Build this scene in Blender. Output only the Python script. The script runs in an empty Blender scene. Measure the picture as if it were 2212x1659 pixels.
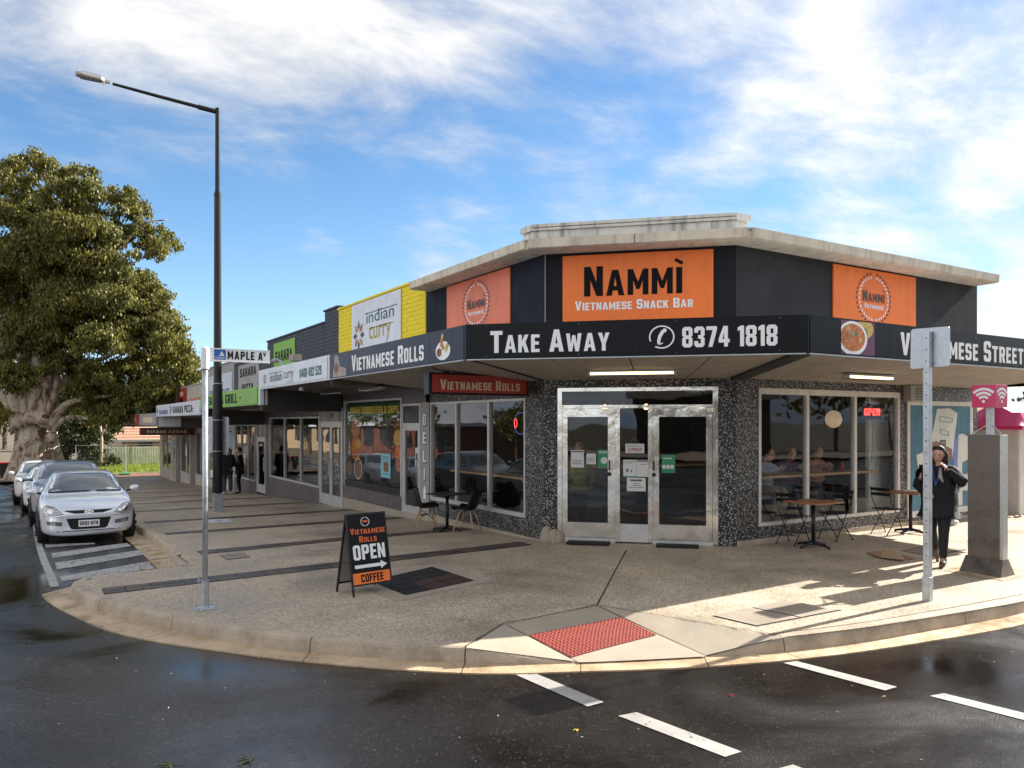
import bpy, bmesh, math, random
import numpy as np
from mathutils import Vector, Matrix
from mathutils.bvhtree import BVHTree
R = math.radians
random.seed(7); rng = np.random.default_rng(7)
SC = bpy.context.scene
COL = SC.collection

# ---------------------------------------------------------------- camera, light, exposure
# world frame: x runs along the right-hand street, y along the left-hand street, z up; z=0 at the corner shop's door
EYE = 2.0
cam = bpy.data.cameras.new('camera'); camo = bpy.data.objects.new('camera', cam); COL.objects.link(camo)
cam.sensor_fit = 'HORIZONTAL'; cam.sensor_width = 36; cam.lens = 36*1675/2212
cam.shift_y = (912-829.5)/2212
cam.clip_start = .05; cam.clip_end = 3000
camo.location = (0, 0, EYE); camo.rotation_euler = (R(90), 0, -math.atan2(.528, .849))
SC.camera = camo
SUN_EL = R(31); SUN_AZ = math.atan2(1.0, -0.02)     # azimuth measured from +y towards +x
sun = bpy.data.lights.new('sun', 'SUN'); suno = bpy.data.objects.new('sun', sun); COL.objects.link(suno)
sun.energy = 2.8; sun.angle = R(.5); sun.color = (1, .945, .86)
sd = Vector((math.sin(SUN_AZ)*math.cos(SUN_EL), math.cos(SUN_AZ)*math.cos(SUN_EL), math.sin(SUN_EL)))
suno.rotation_euler = sd.to_track_quat('Z', 'Y').to_euler()
suno.location = (30, 0, 30)
vs = SC.view_settings
vs.view_transform = 'Standard'; vs.look = 'None'; vs.gamma = 1; vs.exposure = 2.15
SC.cycles.use_denoising = True
SC.cycles.max_bounces = 6; SC.cycles.transparent_max_bounces = 12
SC.cycles.sample_clamp_indirect = 6

def camdir(x, y):           # photo direction (on a 2212 px wide copy) as a world direction
    X = (x-1106)/1675; Z = (912-y)/1675
    return Vector((.849*X+.528, -.528*X+.849, Z)).normalized()

W = bpy.data.worlds.new('World'); SC.world = W; W.use_nodes = True
nt = W.node_tree; N = nt.nodes; Lk = nt.links
for n in list(N): N.remove(n)
def wn(t, **k):
    n = N.new(t)
    for a, b in k.items(): setattr(n, a, b)
    return n
out = wn('ShaderNodeOutputWorld'); bg = wn('ShaderNodeBackground'); bg.inputs[1].default_value = .080
Lk.new(bg.outputs[0], out.inputs[0])
sky = wn('ShaderNodeTexSky', sky_type='NISHITA', sun_disc=False, sun_elevation=SUN_EL, sun_rotation=SUN_AZ, altitude=50, air_density=1.0, dust_density=.15, ozone_density=2.6)
tc = wn('ShaderNodeTexCoord')
def wm(op, a, b=None, c=None):
    n = wn('ShaderNodeMath', operation=op)
    for i, q in enumerate((a, b, c)):
        if q is None: continue
        if isinstance(q, (int, float)): n.inputs[i].default_value = q
        else: Lk.new(q, n.inputs[i])
    return n.outputs[0]
sep = wn('ShaderNodeSeparateXYZ'); Lk.new(tc.outputs['Generated'], sep.inputs[0])
zz = wm('ADD', wm('MAXIMUM', sep.outputs[2], 0.0), .20)
cmb = wn('ShaderNodeCombineXYZ')
Lk.new(wm('DIVIDE', sep.outputs[0], zz), cmb.inputs[0]); Lk.new(wm('DIVIDE', sep.outputs[1], zz), cmb.inputs[1])
mp = wn('ShaderNodeMapping'); Lk.new(cmb.outputs[0], mp.inputs[0])
mp.inputs['Rotation'].default_value = (0, 0, R(50)); mp.inputs['Scale'].default_value = (.72, 1.12, 1); mp.inputs['Location'].default_value = (3.1, 1.7, 0)
n1 = wn('ShaderNodeTexNoise'); n1.inputs['Scale'].default_value = 1.0; n1.inputs['Detail'].default_value = 12; n1.inputs['Roughness'].default_value = .55; n1.inputs['Distortion'].default_value = .5
Lk.new(mp.outputs[0], n1.inputs['Vector'])
n2 = wn('ShaderNodeTexNoise'); n2.inputs['Scale'].default_value = 3.4; n2.inputs['Detail'].default_value = 10; n2.inputs['Roughness'].default_value = .62; n2.inputs['Distortion'].default_value = .3
Lk.new(mp.outputs[0], n2.inputs['Vector'])
# cloud cover by direction, as in the photograph: rows of (height in the picture, cover from left to right)
CX = [-400, 0, 150, 300, 450, 600, 750, 900, 1050, 1200, 1350, 1500, 1650, 1800, 1950, 2100, 2250, 2700]
COVER = [(-300, [.6, .6, .6, .6, .6, .6, .6, .6, .6, .6, .6, .6, .6, .6, .6, .6, .6, .6]),
         (-60, [.5, .5, .6, .7, .75, .8, .8, .8, .75, .75, .75, .75, .8, .95, .9, .85, .8, .7]),
         (60, [.4, .35, .6, .78, .85, .9, .92, .88, .9, .86, .76, .72, .8, 1.05, 1.0, .85, .85, .7]),
         (150, [.2, .12, .35, .6, .74, .84, .84, .74, .62, .55, .58, .68, .86, .95, .9, .85, .85, .7]),
         (225, [.1, .02, .02, .15, .32, .48, .62, .50, .22, .22, .40, .62, .85, .9, .9, .85, .85, .7]),
         (300, [.1, .0, .0, .0, .12, .42, .36, .34, .60, .62, .50, .74, .82, .85, .9, .9, .9, .7]),
         (400, [.1, .0, .0, .0, .0, .02, .06, .36, .80, .90, .66, .62, .50, .78, .85, .75, .85, .7]),
         (480, [.1, .0, .0, .0, .0, .0, .05, .15, .40, .55, .70, .85, .80, .72, .75, .85, .9, .7]),
         (550, [.1, .0, .0, .0, .0, .0, .06, .66, .40, .2, .4, .7, .8, .8, .85, .95, .95, .7]),
         (640, [.2, .05, .0, .0, .0, .0, .0, .2, .2, .3, .5, .7, .8, .8, .9, .95, .95, .7]),
         (760, [.3, .2, .1, .1, .1, .1, .1, .2, .3, .4, .6, .7, .8, .8, .9, .9, .9, .7]),
         (912, [.4, .3, .2, .2, .3, .3, .3, .3, .3, .4, .6, .7, .8, .8, .9, .9, .9, .7])]
def cover(x, y): return float(np.interp(y, [r[0] for r in COVER], [float(np.interp(x, CX, r[1])) for r in COVER]))
az_ = wm('ARCTAN2', sep.outputs[0], sep.outputs[1]); el_ = wm('ARCSINE', sep.outputs[2])
azn = wm('MULTIPLY_ADD', az_, 1/R(145), 40/145)
ELS = [0, 5, 8.5, 11, 13.5, 16, 18.5, 21, 23.5, 26, 29, 35]; val = None
for k, e in enumerate(ELS):
    rp = wn('ShaderNodeValToRGB'); Lk.new(azn, rp.inputs[0]); el = rp.color_ramp.elements
    for q in range(30):
        p_ = q/29; a = -40+145*p_; da = a-31.9
        if abs(da) < 42:
            x = 1106+1675*math.tan(R(da)); c_v = cover(x, 912-math.tan(R(e))*math.hypot(1675, x-1106))
        else: c_v = .78  # cover out of view, raised to light the shaded fronts
        if q < 1: en = el[0]; en.position = 0
        elif q == 29: en = el[-1]; en.position = 1
        else: en = el.new(p_)
        en.color = ((c_v-(.07 if c_v > .7 and abs(da) < 42 else 0))*.8,)*3+(1,)
    o_ = rp.outputs[0]
    if val is None: val = o_
    else:
        mr_ = wn('ShaderNodeMapRange'); Lk.new(el_, mr_.inputs[0]); mr_.inputs[1].default_value = R(ELS[k-1]); mr_.inputs[2].default_value = R(e)
        m_ = wn('ShaderNodeMix', data_type='FLOAT'); Lk.new(mr_.outputs[0], m_.inputs[0]); Lk.new(val, m_.inputs[2]); Lk.new(o_, m_.inputs[3]); val = m_.outputs[0]
dens = wm('ADD', wm('MULTIPLY', val, 1.25), wm('ADD', wm('MULTIPLY', wm('SUBTRACT', n1.outputs[0], .5), 1.5), wm('MULTIPLY', wm('SUBTRACT', n2.outputs[0], .5), 1.7)))
mr = wn('ShaderNodeMapRange', interpolation_type='SMOOTHSTEP'); Lk.new(dens, mr.inputs[0])
mr.inputs[1].default_value = .10; mr.inputs[2].default_value = 1.12; mr.inputs[3].default_value = 0; mr.inputs[4].default_value = 1
# brighter towards the sun and where dense; unseen clouds opposite boosted to light shopfronts
vs_ = wn('ShaderNodeVectorMath', operation='DOT_PRODUCT'); Lk.new(tc.outputs['Generated'], vs_.inputs[0]); vs_.inputs[1].default_value = sd
sunw = wm('MULTIPLY', wm('POWER', wm('MAXIMUM', vs_.outputs['Value'], 0.0), 4.0), .8)
cb = wm('ADD', wm('ADD', wm('ADD', .95, sunw), wm('ADD', wm('MULTIPLY', dens, .85), wm('MULTIPLY', n2.outputs[0], 2.1))), wm('MULTIPLY', wm('MAXIMUM', wm('MULTIPLY', vs_.outputs['Value'], -1.0), 0.0), 2.6))
cc = wn('ShaderNodeCombineColor'); Lk.new(wm('MULTIPLY', cb, 1.0), cc.inputs[0]); Lk.new(wm('MULTIPLY', cb, .985), cc.inputs[1]); Lk.new(wm('MULTIPLY', cb, .965), cc.inputs[2])
hs = wn('ShaderNodeHueSaturation'); hs.inputs['Saturation'].default_value = 1.2; hs.inputs['Value'].default_value = .50
Lk.new(sky.outputs[0], hs.inputs['Color'])
hz = wn('ShaderNodeMix', data_type='RGBA'); Lk.new(wm('EXPONENT', wm('MULTIPLY', wm('ABSOLUTE', sep.outputs[2]), -9.0)), hz.inputs[0]); Lk.new(hs.outputs[0], hz.inputs[6]); hz.inputs[7].default_value = (1.7, 2.8, 4.3, 1)
mx = wn('ShaderNodeMix', data_type='RGBA'); Lk.new(wm('MULTIPLY', mr.outputs[0], .96), mx.inputs[0]); Lk.new(hz.outputs[2], mx.inputs[6]); Lk.new(cc.outputs[0], mx.inputs[7])
Lk.new(mx.outputs[2], bg.inputs[0])

# ---------------------------------------------------------------- the lie of the land
def fall(v):
    v = min(v, 52)
    return .04*1.5*math.log(1+math.exp((v-11)/1.5))
def g(u, v):                # footpath height
    d = max(0, (18.47-u-v)/1.4142, 8.75-v); d = min(d, 5)
    return -fall(v)-.018*d
def ray(x, y, Y):
    X = (x-1106)/1675*Y
    return Vector((.849*X+.528*Y, -.528*X+.849*Y, EYE-(y-912)/1675*Y))
def gp(x, y, off=0.0):      # where a sight line meets the ground
    lo, hi = 1, 200
    for _ in range(50):
        m = (lo+hi)/2; p = ray(x, y, m)
        if p.z > g(p.x, p.y)+off: lo = m
        else: hi = m
    return p

# ---------------------------------------------------------------- materials
MATS = {}
def newmat(name):
    m = bpy.data.materials.new(name); m.use_nodes = True; MATS[name] = m
    return m, m.node_tree, m.node_tree.nodes['Principled BSDF']
def nn(t, ty, **k):
    n = t.nodes.new(ty)
    for a, b in k.items(): setattr(n, a, b)
    return n
def lin(c):
    return tuple((x/12.92 if x <= .04045 else ((x+.055)/1.055)**2.4) for x in c)
def pbr(name, col, rough=.6, metal=0, var=.12, scale=3.0, fine=0, bump=0, bscale=60, coat=0, emit=None, es=0, spec=.5, dirt=0, rvar=0):
    m, t, b = newmat(name)
    b.inputs['Base Color'].default_value = (*col, 1); b.inputs['Roughness'].default_value = rough; b.inputs['Metallic'].default_value = metal
    b.inputs['Specular IOR Level'].default_value = spec
    if coat: b.inputs['Coat Weight'].default_value = coat; b.inputs['Coat Roughness'].default_value = .05
    if emit: b.inputs['Emission Color'].default_value = (*emit, 1); b.inputs['Emission Strength'].default_value = es
    if not (var or bump or dirt or rvar): return m
    co = nn(t, 'ShaderNodeTexCoord').outputs['Object']
    nz = nn(t, 'ShaderNodeTexNoise'); nz.inputs['Scale'].default_value = scale; nz.inputs['Detail'].default_value = 6; nz.inputs['Roughness'].default_value = .62
    t.links.new(co, nz.inputs['Vector'])
    cr = nn(t, 'ShaderNodeMapRange'); t.links.new(nz.outputs[0], cr.inputs[0])
    cr.inputs[1].default_value = .3; cr.inputs[2].default_value = .7; cr.inputs[3].default_value = 1-var; cr.inputs[4].default_value = 1+var
    last = cr.outputs[0]
    if fine:
        f = nn(t, 'ShaderNodeTexNoise'); f.inputs['Scale'].default_value = bscale; f.inputs['Detail'].default_value = 2; t.links.new(co, f.inputs['Vector'])
        fr = nn(t, 'ShaderNodeMapRange'); t.links.new(f.outputs[0], fr.inputs[0]); fr.inputs[1].default_value = .35; fr.inputs[2].default_value = .65; fr.inputs[3].default_value = 1-fine; fr.inputs[4].default_value = 1+fine
        mm = nn(t, 'ShaderNodeMath', operation='MULTIPLY'); t.links.new(last, mm.inputs[0]); t.links.new(fr.outputs[0], mm.inputs[1]); last = mm.outputs[0]
    if dirt:                # streaks that run down the surface
        mpn = nn(t, 'ShaderNodeMapping'); mpn.inputs['Scale'].default_value = (7, 7, .6); t.links.new(co, mpn.inputs[0])
        dn = nn(t, 'ShaderNodeTexNoise'); dn.inputs['Scale'].default_value = 1.2; dn.inputs['Detail'].default_value = 8; t.links.new(mpn.outputs[0], dn.inputs['Vector'])
        dr = nn(t, 'ShaderNodeMapRange'); t.links.new(dn.outputs[0], dr.inputs[0]); dr.inputs[1].default_value = .48; dr.inputs[2].default_value = .72; dr.inputs[3].default_value = 1; dr.inputs[4].default_value = 1-dirt
        mm = nn(t, 'ShaderNodeMath', operation='MULTIPLY'); t.links.new(last, mm.inputs[0]); t.links.new(dr.outputs[0], mm.inputs[1]); last = mm.outputs[0]
    vm = nn(t, 'ShaderNodeVectorMath', operation='SCALE'); vm.inputs[0].default_value = col; t.links.new(last, vm.inputs['Scale'])
    t.links.new(vm.outputs[0], b.inputs['Base Color'])
    if rvar:
        rr = nn(t, 'ShaderNodeMapRange'); t.links.new(nz.outputs[0], rr.inputs[0]); rr.inputs[1].default_value = .35; rr.inputs[2].default_value = .65
        rr.inputs[3].default_value = max(0, rough-rvar); rr.inputs[4].default_value = rough+rvar; t.links.new(rr.outputs[0], b.inputs['Roughness'])
    if bump:
        bn = nn(t, 'ShaderNodeTexNoise'); bn.inputs['Scale'].default_value = bscale; bn.inputs['Detail'].default_value = 4; t.links.new(co, bn.inputs['Vector'])
        bp = nn(t, 'ShaderNodeBump'); bp.inputs['Strength'].default_value = bump; bp.inputs['Distance'].default_value = .01
        t.links.new(bn.outputs[0], bp.inputs['Height']); t.links.new(bp.outputs[0], b.inputs['Normal'])
    return m

def asphalt():
    m, t, b = newmat('wet asphalt')
    co = nn(t, 'ShaderNodeTexCoord').outputs['Object']
    big = nn(t, 'ShaderNodeTexNoise'); big.inputs['Scale'].default_value = .42; big.inputs['Detail'].default_value = 7; big.inputs['Roughness'].default_value = .6; big.inputs['Distortion'].default_value = .6; t.links.new(co, big.inputs['Vector'])
    fi = nn(t, 'ShaderNodeTexNoise'); fi.inputs['Scale'].default_value = 85; fi.inputs['Detail'].default_value = 3; t.links.new(co, fi.inputs['Vector'])
    vo = nn(t, 'ShaderNodeTexVoronoi'); vo.inputs['Scale'].default_value = 75; t.links.new(co, vo.inputs['Vector'])
    # stone flecks in the binder
    fl = nn(t, 'ShaderNodeMapRange'); t.links.new(vo.outputs['Color'], fl.inputs[0]); fl.inputs[1].default_value = .80; fl.inputs[2].default_value = 1.; fl.inputs[3].default_value = 0; fl.inputs[4].default_value = .75
    base = nn(t, 'ShaderNodeMix', data_type='RGBA'); base.inputs[6].default_value = (.0025, .002, .0017, 1); base.inputs[7].default_value = (.009, .0068, .0055, 1)
    t.links.new(fi.outputs[0], base.inputs[0])
    mxx = nn(t, 'ShaderNodeMix', data_type='RGBA'); t.links.new(fl.outputs[0], mxx.inputs[0]); t.links.new(base.outputs[2], mxx.inputs[6]); mxx.inputs[7].default_value = (.075, .062, .05, 1)
    pt = nn(t, 'ShaderNodeTexNoise'); pt.inputs['Scale'].default_value = .9; pt.inputs['Detail'].default_value = 8; pt.inputs['Roughness'].default_value = .7; pt.inputs['Distortion'].default_value = .8; t.links.new(co, pt.inputs['Vector'])
    pr = nn(t, 'ShaderNodeMapRange'); t.links.new(pt.outputs[0], pr.inputs[0]); pr.inputs[1].default_value = .3; pr.inputs[2].default_value = .7; pr.inputs[3].default_value = .55; pr.inputs[4].default_value = 1.7
    pv_ = nn(t, 'ShaderNodeVectorMath', operation='SCALE'); t.links.new(mxx.outputs[2], pv_.inputs[0]); t.links.new(pr.outputs[0], pv_.inputs['Scale']); t.links.new(pv_.outputs[0], b.inputs['Base Color'])
    rr = nn(t, 'ShaderNodeMapRange'); t.links.new(big.outputs[0], rr.inputs[0]); rr.inputs[1].default_value = .38; rr.inputs[2].default_value = .66; rr.inputs[3].default_value = .09; rr.inputs[4].default_value = .46
    t.links.new(rr.outputs[0], b.inputs['Roughness'])
    bs = nn(t, 'ShaderNodeMapRange'); t.links.new(big.outputs[0], bs.inputs[0]); bs.inputs[1].default_value = .36; bs.inputs[2].default_value = .62; bs.inputs[3].default_value = .10; bs.inputs[4].default_value = .75
    bp = nn(t, 'ShaderNodeBump'); bp.inputs['Distance'].default_value = .006; t.links.new(bs.outputs[0], bp.inputs['Strength']); t.links.new(fi.outputs[0], bp.inputs['Height']); t.links.new(bp.outputs[0], b.inputs['Normal'])
    b.inputs['Specular IOR Level'].default_value = .5
    return m
def paint(name, col, wear):
    m, t, b = newmat(name); co = nn(t, 'ShaderNodeTexCoord').outputs['Object']
    n_ = nn(t, 'ShaderNodeTexNoise'); n_.inputs['Scale'].default_value = 14; n_.inputs['Detail'].default_value = 10; n_.inputs['Roughness'].default_value = .75; t.links.new(co, n_.inputs['Vector'])
    r_ = nn(t, 'ShaderNodeMapRange'); t.links.new(n_.outputs[0], r_.inputs[0]); r_.inputs[1].default_value = wear; r_.inputs[2].default_value = wear+.06
    n3 = nn(t, 'ShaderNodeTexNoise'); n3.inputs['Scale'].default_value = 3; n3.inputs['Detail'].default_value = 8; t.links.new(co, n3.inputs['Vector'])
    r3 = nn(t, 'ShaderNodeMapRange'); t.links.new(n3.outputs[0], r3.inputs[0]); r3.inputs[1].default_value = .35; r3.inputs[2].default_value = .7; r3.inputs[3].default_value = .75; r3.inputs[4].default_value = 1.08
    vm = nn(t, 'ShaderNodeVectorMath', operation='SCALE'); vm.inputs[0].default_value = col; t.links.new(r3.outputs[0], vm.inputs['Scale'])
    x_ = nn(t, 'ShaderNodeMix', data_type='RGBA'); t.links.new(r_.outputs[0], x_.inputs[0]); t.links.new(vm.outputs[0], x_.inputs[6]); x_.inputs[7].default_value = (.03, .027, .025, 1); t.links.new(x_.outputs[2], b.inputs['Base Color']); b.inputs['Roughness'].default_value = .55
    f_ = nn(t, 'ShaderNodeTexNoise'); f_.inputs['Scale'].default_value = 90; t.links.new(co, f_.inputs['Vector']); bp = nn(t, 'ShaderNodeBump'); bp.inputs['Strength'].default_value = .5; bp.inputs['Distance'].default_value = .004; t.links.new(f_.outputs[0], bp.inputs['Height']); t.links.new(bp.outputs[0], b.inputs['Normal'])
def aggregate():
    m, t, b = newmat('exposed aggregate')
    co = nn(t, 'ShaderNodeTexCoord').outputs['Object']
    vo = nn(t, 'ShaderNodeTexVoronoi'); vo.inputs['Scale'].default_value = 62; t.links.new(co, vo.inputs['Vector'])
    sv = nn(t, 'ShaderNodeSeparateColor'); t.links.new(vo.outputs['Color'], sv.inputs[0])
    ra = nn(t, 'ShaderNodeValToRGB'); t.links.new(sv.outputs[0], ra.inputs[0])
    e = ra.color_ramp.elements; e[0].position = 0; e[0].color = (.24, .19, .135, 1); e[1].position = 1; e[1].color = (.64, .53, .39, 1)
    for p, c in ((.2, (.34, .275, .20, 1)), (.6, (.45, .365, .265, 1)), (.88, (.54, .45, .33, 1))):
        q = e.new(p); q.color = c
    st = nn(t, 'ShaderNodeTexNoise'); st.inputs['Scale'].default_value = .8; st.inputs['Detail'].default_value = 8; st.inputs['Roughness'].default_value = .62; t.links.new(co, st.inputs['Vector'])
    mr_ = nn(t, 'ShaderNodeMapRange'); t.links.new(st.outputs[0], mr_.inputs[0]); mr_.inputs[1].default_value = .3; mr_.inputs[2].default_value = .7; mr_.inputs[3].default_value = .72; mr_.inputs[4].default_value = 1.15
    vm = nn(t, 'ShaderNodeVectorMath', operation='SCALE'); t.links.new(ra.outputs[0], vm.inputs[0]); t.links.new(mr_.outputs[0], vm.inputs['Scale'])
    gv = nn(t, 'ShaderNodeTexVoronoi'); gv.inputs['Scale'].default_value = 2.6; t.links.new(co, gv.inputs['Vector'])
    gr = nn(t, 'ShaderNodeMapRange'); t.links.new(gv.outputs['Distance'], gr.inputs[0]); gr.inputs[1].default_value = .035; gr.inputs[2].default_value = .055; gr.inputs[3].default_value = .62; gr.inputs[4].default_value = 1
    s2 = nn(t, 'ShaderNodeTexNoise'); s2.inputs['Scale'].default_value = .33; s2.inputs['Detail'].default_value = 9; s2.inputs['Roughness'].default_value = .7; s2.inputs['Distortion'].default_value = 1.2; t.links.new(co, s2.inputs['Vector'])
    sr = nn(t, 'ShaderNodeMapRange'); t.links.new(s2.outputs[0], sr.inputs[0]); sr.inputs[1].default_value = .50; sr.inputs[2].default_value = .66; sr.inputs[3].default_value = 1.04; sr.inputs[4].default_value = .74
    m1 = nn(t, 'ShaderNodeMath', operation='MULTIPLY'); t.links.new(gr.outputs[0], m1.inputs[0]); t.links.new(sr.outputs[0], m1.inputs[1])
    vm2 = nn(t, 'ShaderNodeVectorMath', operation='SCALE'); t.links.new(vm.outputs[0], vm2.inputs[0]); t.links.new(m1.outputs[0], vm2.inputs['Scale']); t.links.new(vm2.outputs[0], b.inputs['Base Color'])
    rg = nn(t, 'ShaderNodeMapRange'); t.links.new(st.outputs[0], rg.inputs[0]); rg.inputs[1].default_value = .35; rg.inputs[2].default_value = .6; rg.inputs[3].default_value = .42; rg.inputs[4].default_value = .8
    t.links.new(rg.outputs[0], b.inputs['Roughness'])
    bp = nn(t, 'ShaderNodeBump'); bp.inputs['Strength'].default_value = .35; bp.inputs['Distance'].default_value = .004; bp.invert = True
    t.links.new(vo.outputs['Distance'], bp.inputs['Height']); t.links.new(bp.outputs[0], b.inputs['Normal'])
    return m
def mosaic(name, base, chip, thr, sc=34):
    m, t, b = newmat(name)
    co = nn(t, 'ShaderNodeTexCoord').outputs['Object']
    wz = nn(t, 'ShaderNodeTexNoise'); wz.inputs['Scale'].default_value = 9; t.links.new(co, wz.inputs['Vector'])
    vo = nn(t, 'ShaderNodeTexVoronoi', distance='CHEBYCHEV'); vo.inputs['Scale'].default_value = sc; vo.inputs['Randomness'].default_value = .55; t.links.new(co, vo.inputs['Vector'])
    sv = nn(t, 'ShaderNodeSeparateColor'); t.links.new(vo.outputs['Color'], sv.inputs[0])
    gt = nn(t, 'ShaderNodeMath', operation='GREATER_THAN'); t.links.new(sv.outputs[0], gt.inputs[0]); gt.inputs[1].default_value = thr
    sc2 = nn(t, 'ShaderNodeMapRange'); t.links.new(sv.outputs[1], sc2.inputs[0]); sc2.inputs[3].default_value = .45; sc2.inputs[4].default_value = 1.25
    a = nn(t, 'ShaderNodeMix', data_type='RGBA'); t.links.new(gt.outputs[0], a.inputs[0]); a.inputs[6].default_value = (*base, 1); a.inputs[7].default_value = (*chip, 1)
    vm = nn(t, 'ShaderNodeVectorMath', operation='SCALE'); t.links.new(a.outputs[2], vm.inputs[0]); t.links.new(sc2.outputs[0], vm.inputs['Scale'])
    t.links.new(vm.outputs[0], b.inputs['Base Color']); b.inputs['Roughness'].default_value = .38
    bp = nn(t, 'ShaderNodeBump'); bp.inputs['Strength'].default_value = .5; bp.inputs['Distance'].default_value = .006; bp.invert = True
    t.links.new(vo.outputs['Distance'], bp.inputs['Height']); t.links.new(bp.outputs[0], b.inputs['Normal'])
    return m
def glass(name, tint=(.75, .78, .78), k=1.5, rough=.015, wave=.0):
    m, t, b = newmat(name); t.nodes.remove(b)
    o = t.nodes['Material Output']
    tr = nn(t, 'ShaderNodeBsdfTransparent'); tr.inputs[0].default_value = (*tint, 1)
    gl = nn(t, 'ShaderNodeBsdfGlossy'); gl.inputs['Roughness'].default_value = rough; gl.inputs[0].default_value = (.95, .97, 1, 1)
    fr = nn(t, 'ShaderNodeFresnel'); fr.inputs[0].default_value = 1.5
    mu = nn(t, 'ShaderNodeMath', operation='MULTIPLY', use_clamp=True); t.links.new(fr.outputs[0], mu.inputs[0]); mu.inputs[1].default_value = k
    mi = nn(t, 'ShaderNodeMixShader'); t.links.new(mu.outputs[0], mi.inputs[0]); t.links.new(tr.outputs[0], mi.inputs[1]); t.links.new(gl.outputs[0], mi.inputs[2]); t.links.new(mi.outputs[0], o.inputs[0])
    if wave:
        co = nn(t, 'ShaderNodeTexCoord').outputs['Object']
        nz = nn(t, 'ShaderNodeTexNoise'); nz.inputs['Scale'].default_value = 1.3; nz.inputs['Detail'].default_value = 1; t.links.new(co, nz.inputs['Vector'])
        bp = nn(t, 'ShaderNodeBump'); bp.inputs['Strength'].default_value = wave; bp.inputs['Distance'].default_value = .02; t.links.new(nz.outputs[0], bp.inputs['Height'])
        t.links.new(bp.outputs[0], gl.inputs['Normal'])
    return m
asphalt(); aggregate()
mosaic('black white pebble', (.010, .010, .012), (.44, .42, .39), .80, 70)
mosaic('purple pebble', (.035, .026, .034), (.26, .21, .23), .6, 80)
glass('window glass', (.97, .98, .98), 1.15, wave=.12); glass('door glass', k=1.3, wave=.25); glass('clear window glass', (.98, .99, .99), .75, wave=.1); glass('clear glass', (.93, .95, .95), 1.0)
M = MATS
pbr('concrete', (.36, .30, .235), .75, var=.22, scale=2.2, fine=.12, bump=.25, bscale=90, dirt=.12)
pbr('smooth concrete', (.37, .31, .235), .7, var=.15, scale=1.7, fine=.08, bump=.12, bscale=120)
pbr('kerb concrete', (.42, .34, .25), .7, var=.3, scale=3.1, fine=.15, bump=.3, bscale=80)
pbr('gutter concrete', (.50, .365, .23), .38, var=.3, scale=2.5, fine=.15, bump=.12, bscale=60, rvar=.2)
pbr('joint', (.03, .027, .024), .9, var=0)
pbr('slate paver', (.105, .072, .05), .5, var=.35, scale=9, fine=.2, bump=.3, bscale=40)
pbr('slate paver dark', (.055, .043, .036), .4, var=.35, scale=9, fine=.2, bump=.3, bscale=40)
pbr('red slate', (.06, .034, .028), .4, var=.3, scale=9, fine=.2, bump=.25, bscale=40)
paint('road paint', (.42, .40, .37), .585)
paint('worn paint', (.44, .43, .41), .53)
pbr('tactile red', (.26, .04, .027), .55, var=.12, scale=5, bump=.1)
pbr('dark render', (.014, .015, .018), .8, spec=.25, var=.25, scale=2, dirt=.2, bump=.08, bscale=70)
pbr('sky tinted render', (.012, .017, .030), .75, spec=.25, var=.3, scale=2, dirt=.2, bump=.08, bscale=70)  # the same dark render with reflected sky blue in its colour; also sign lettering
pbr('sun grazed render', (.036, .037, .040), .8, spec=.25, var=.22, scale=1.6, bump=.12, bscale=70)  # the same dark render, lightened in its colour as if grazed by sun
pbr('yellow paint', (.90, .70, .012), .6, var=.08, scale=3, bump=.15, bscale=60)
pbr('navy brick paint', (.035, .043, .062), .6, var=.18, scale=3, bump=.15, bscale=60)
pbr('eave paint', (.70, .61, .48), .7, var=.15, scale=3, dirt=.3, bump=.15, bscale=50)
pbr('parapet block', (.74, .70, .62), .75, var=.15, scale=4, dirt=.5, bump=.2, bscale=50)
pbr('zinc', (.42, .44, .46), .45, metal=.6, var=.15, scale=6)
pbr('galvanised', (.50, .53, .56), .42, metal=.75, var=.2, scale=14, rvar=.1)
pbr('aluminium', (.74, .71, .66), .14, metal=.85, var=.2, scale=3, bump=.9, bscale=3.0, rvar=.06)
pbr('aluminium dull', (.58, .57, .55), .4, metal=.4, var=.12, scale=4)
pbr('white frame', (.70, .67, .62), .5, var=.1, scale=5, dirt=.15)
pbr('sign black', (.004, .0045, .006), .22, var=.2, scale=2, spec=.15)
pbr('sign navy', (.008, .020, .050), .35, var=.2, scale=2, spec=.25)
pbr('sign orange', (.95, .20, .025), .5, var=.07, scale=1.2, dirt=.1)
pbr('sign faded orange', (.82, .21, .11), .5, var=.1, scale=1.2, dirt=.12)
pbr('sign red', (.42, .04, .03), .4, var=.1, scale=3)
pbr('sign white', (.70, .74, .80), .35, var=.08, scale=3, dirt=.08)
pbr('sign green', (.20, .46, .04), .35, var=.1, scale=3)
pbr('sign cream', (.52, .47, .39), .6, var=.12, scale=2, dirt=.2)
pbr('sign grey', (.36, .34, .33), .6, var=.12, scale=2, dirt=.15)
pbr('letter white', (.88, .88, .88), .45, var=0)
pbr('letter cream', (.75, .60, .42), .5, var=0)
pbr('letter black', (.004, .004, .005), .6, var=0, spec=.15)
pbr('letter teal', (.02, .12, .11), .5, var=0)
pbr('letter ochre', (.45, .30, .05), .5, var=0)
pbr('letter blue', (.03, .09, .25), .5, var=0)
pbr('letter orange', (.72, .13, .03), .5, var=0)
pbr('letter yellow', (.85, .62, .10), .5, var=0)
pbr('leaf grey', (.07, .045, .045), .5, var=0)
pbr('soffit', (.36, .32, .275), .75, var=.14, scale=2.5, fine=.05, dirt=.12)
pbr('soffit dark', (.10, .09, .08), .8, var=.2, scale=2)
pbr('beam', (.022, .024, .027), .5, var=.15)
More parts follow.
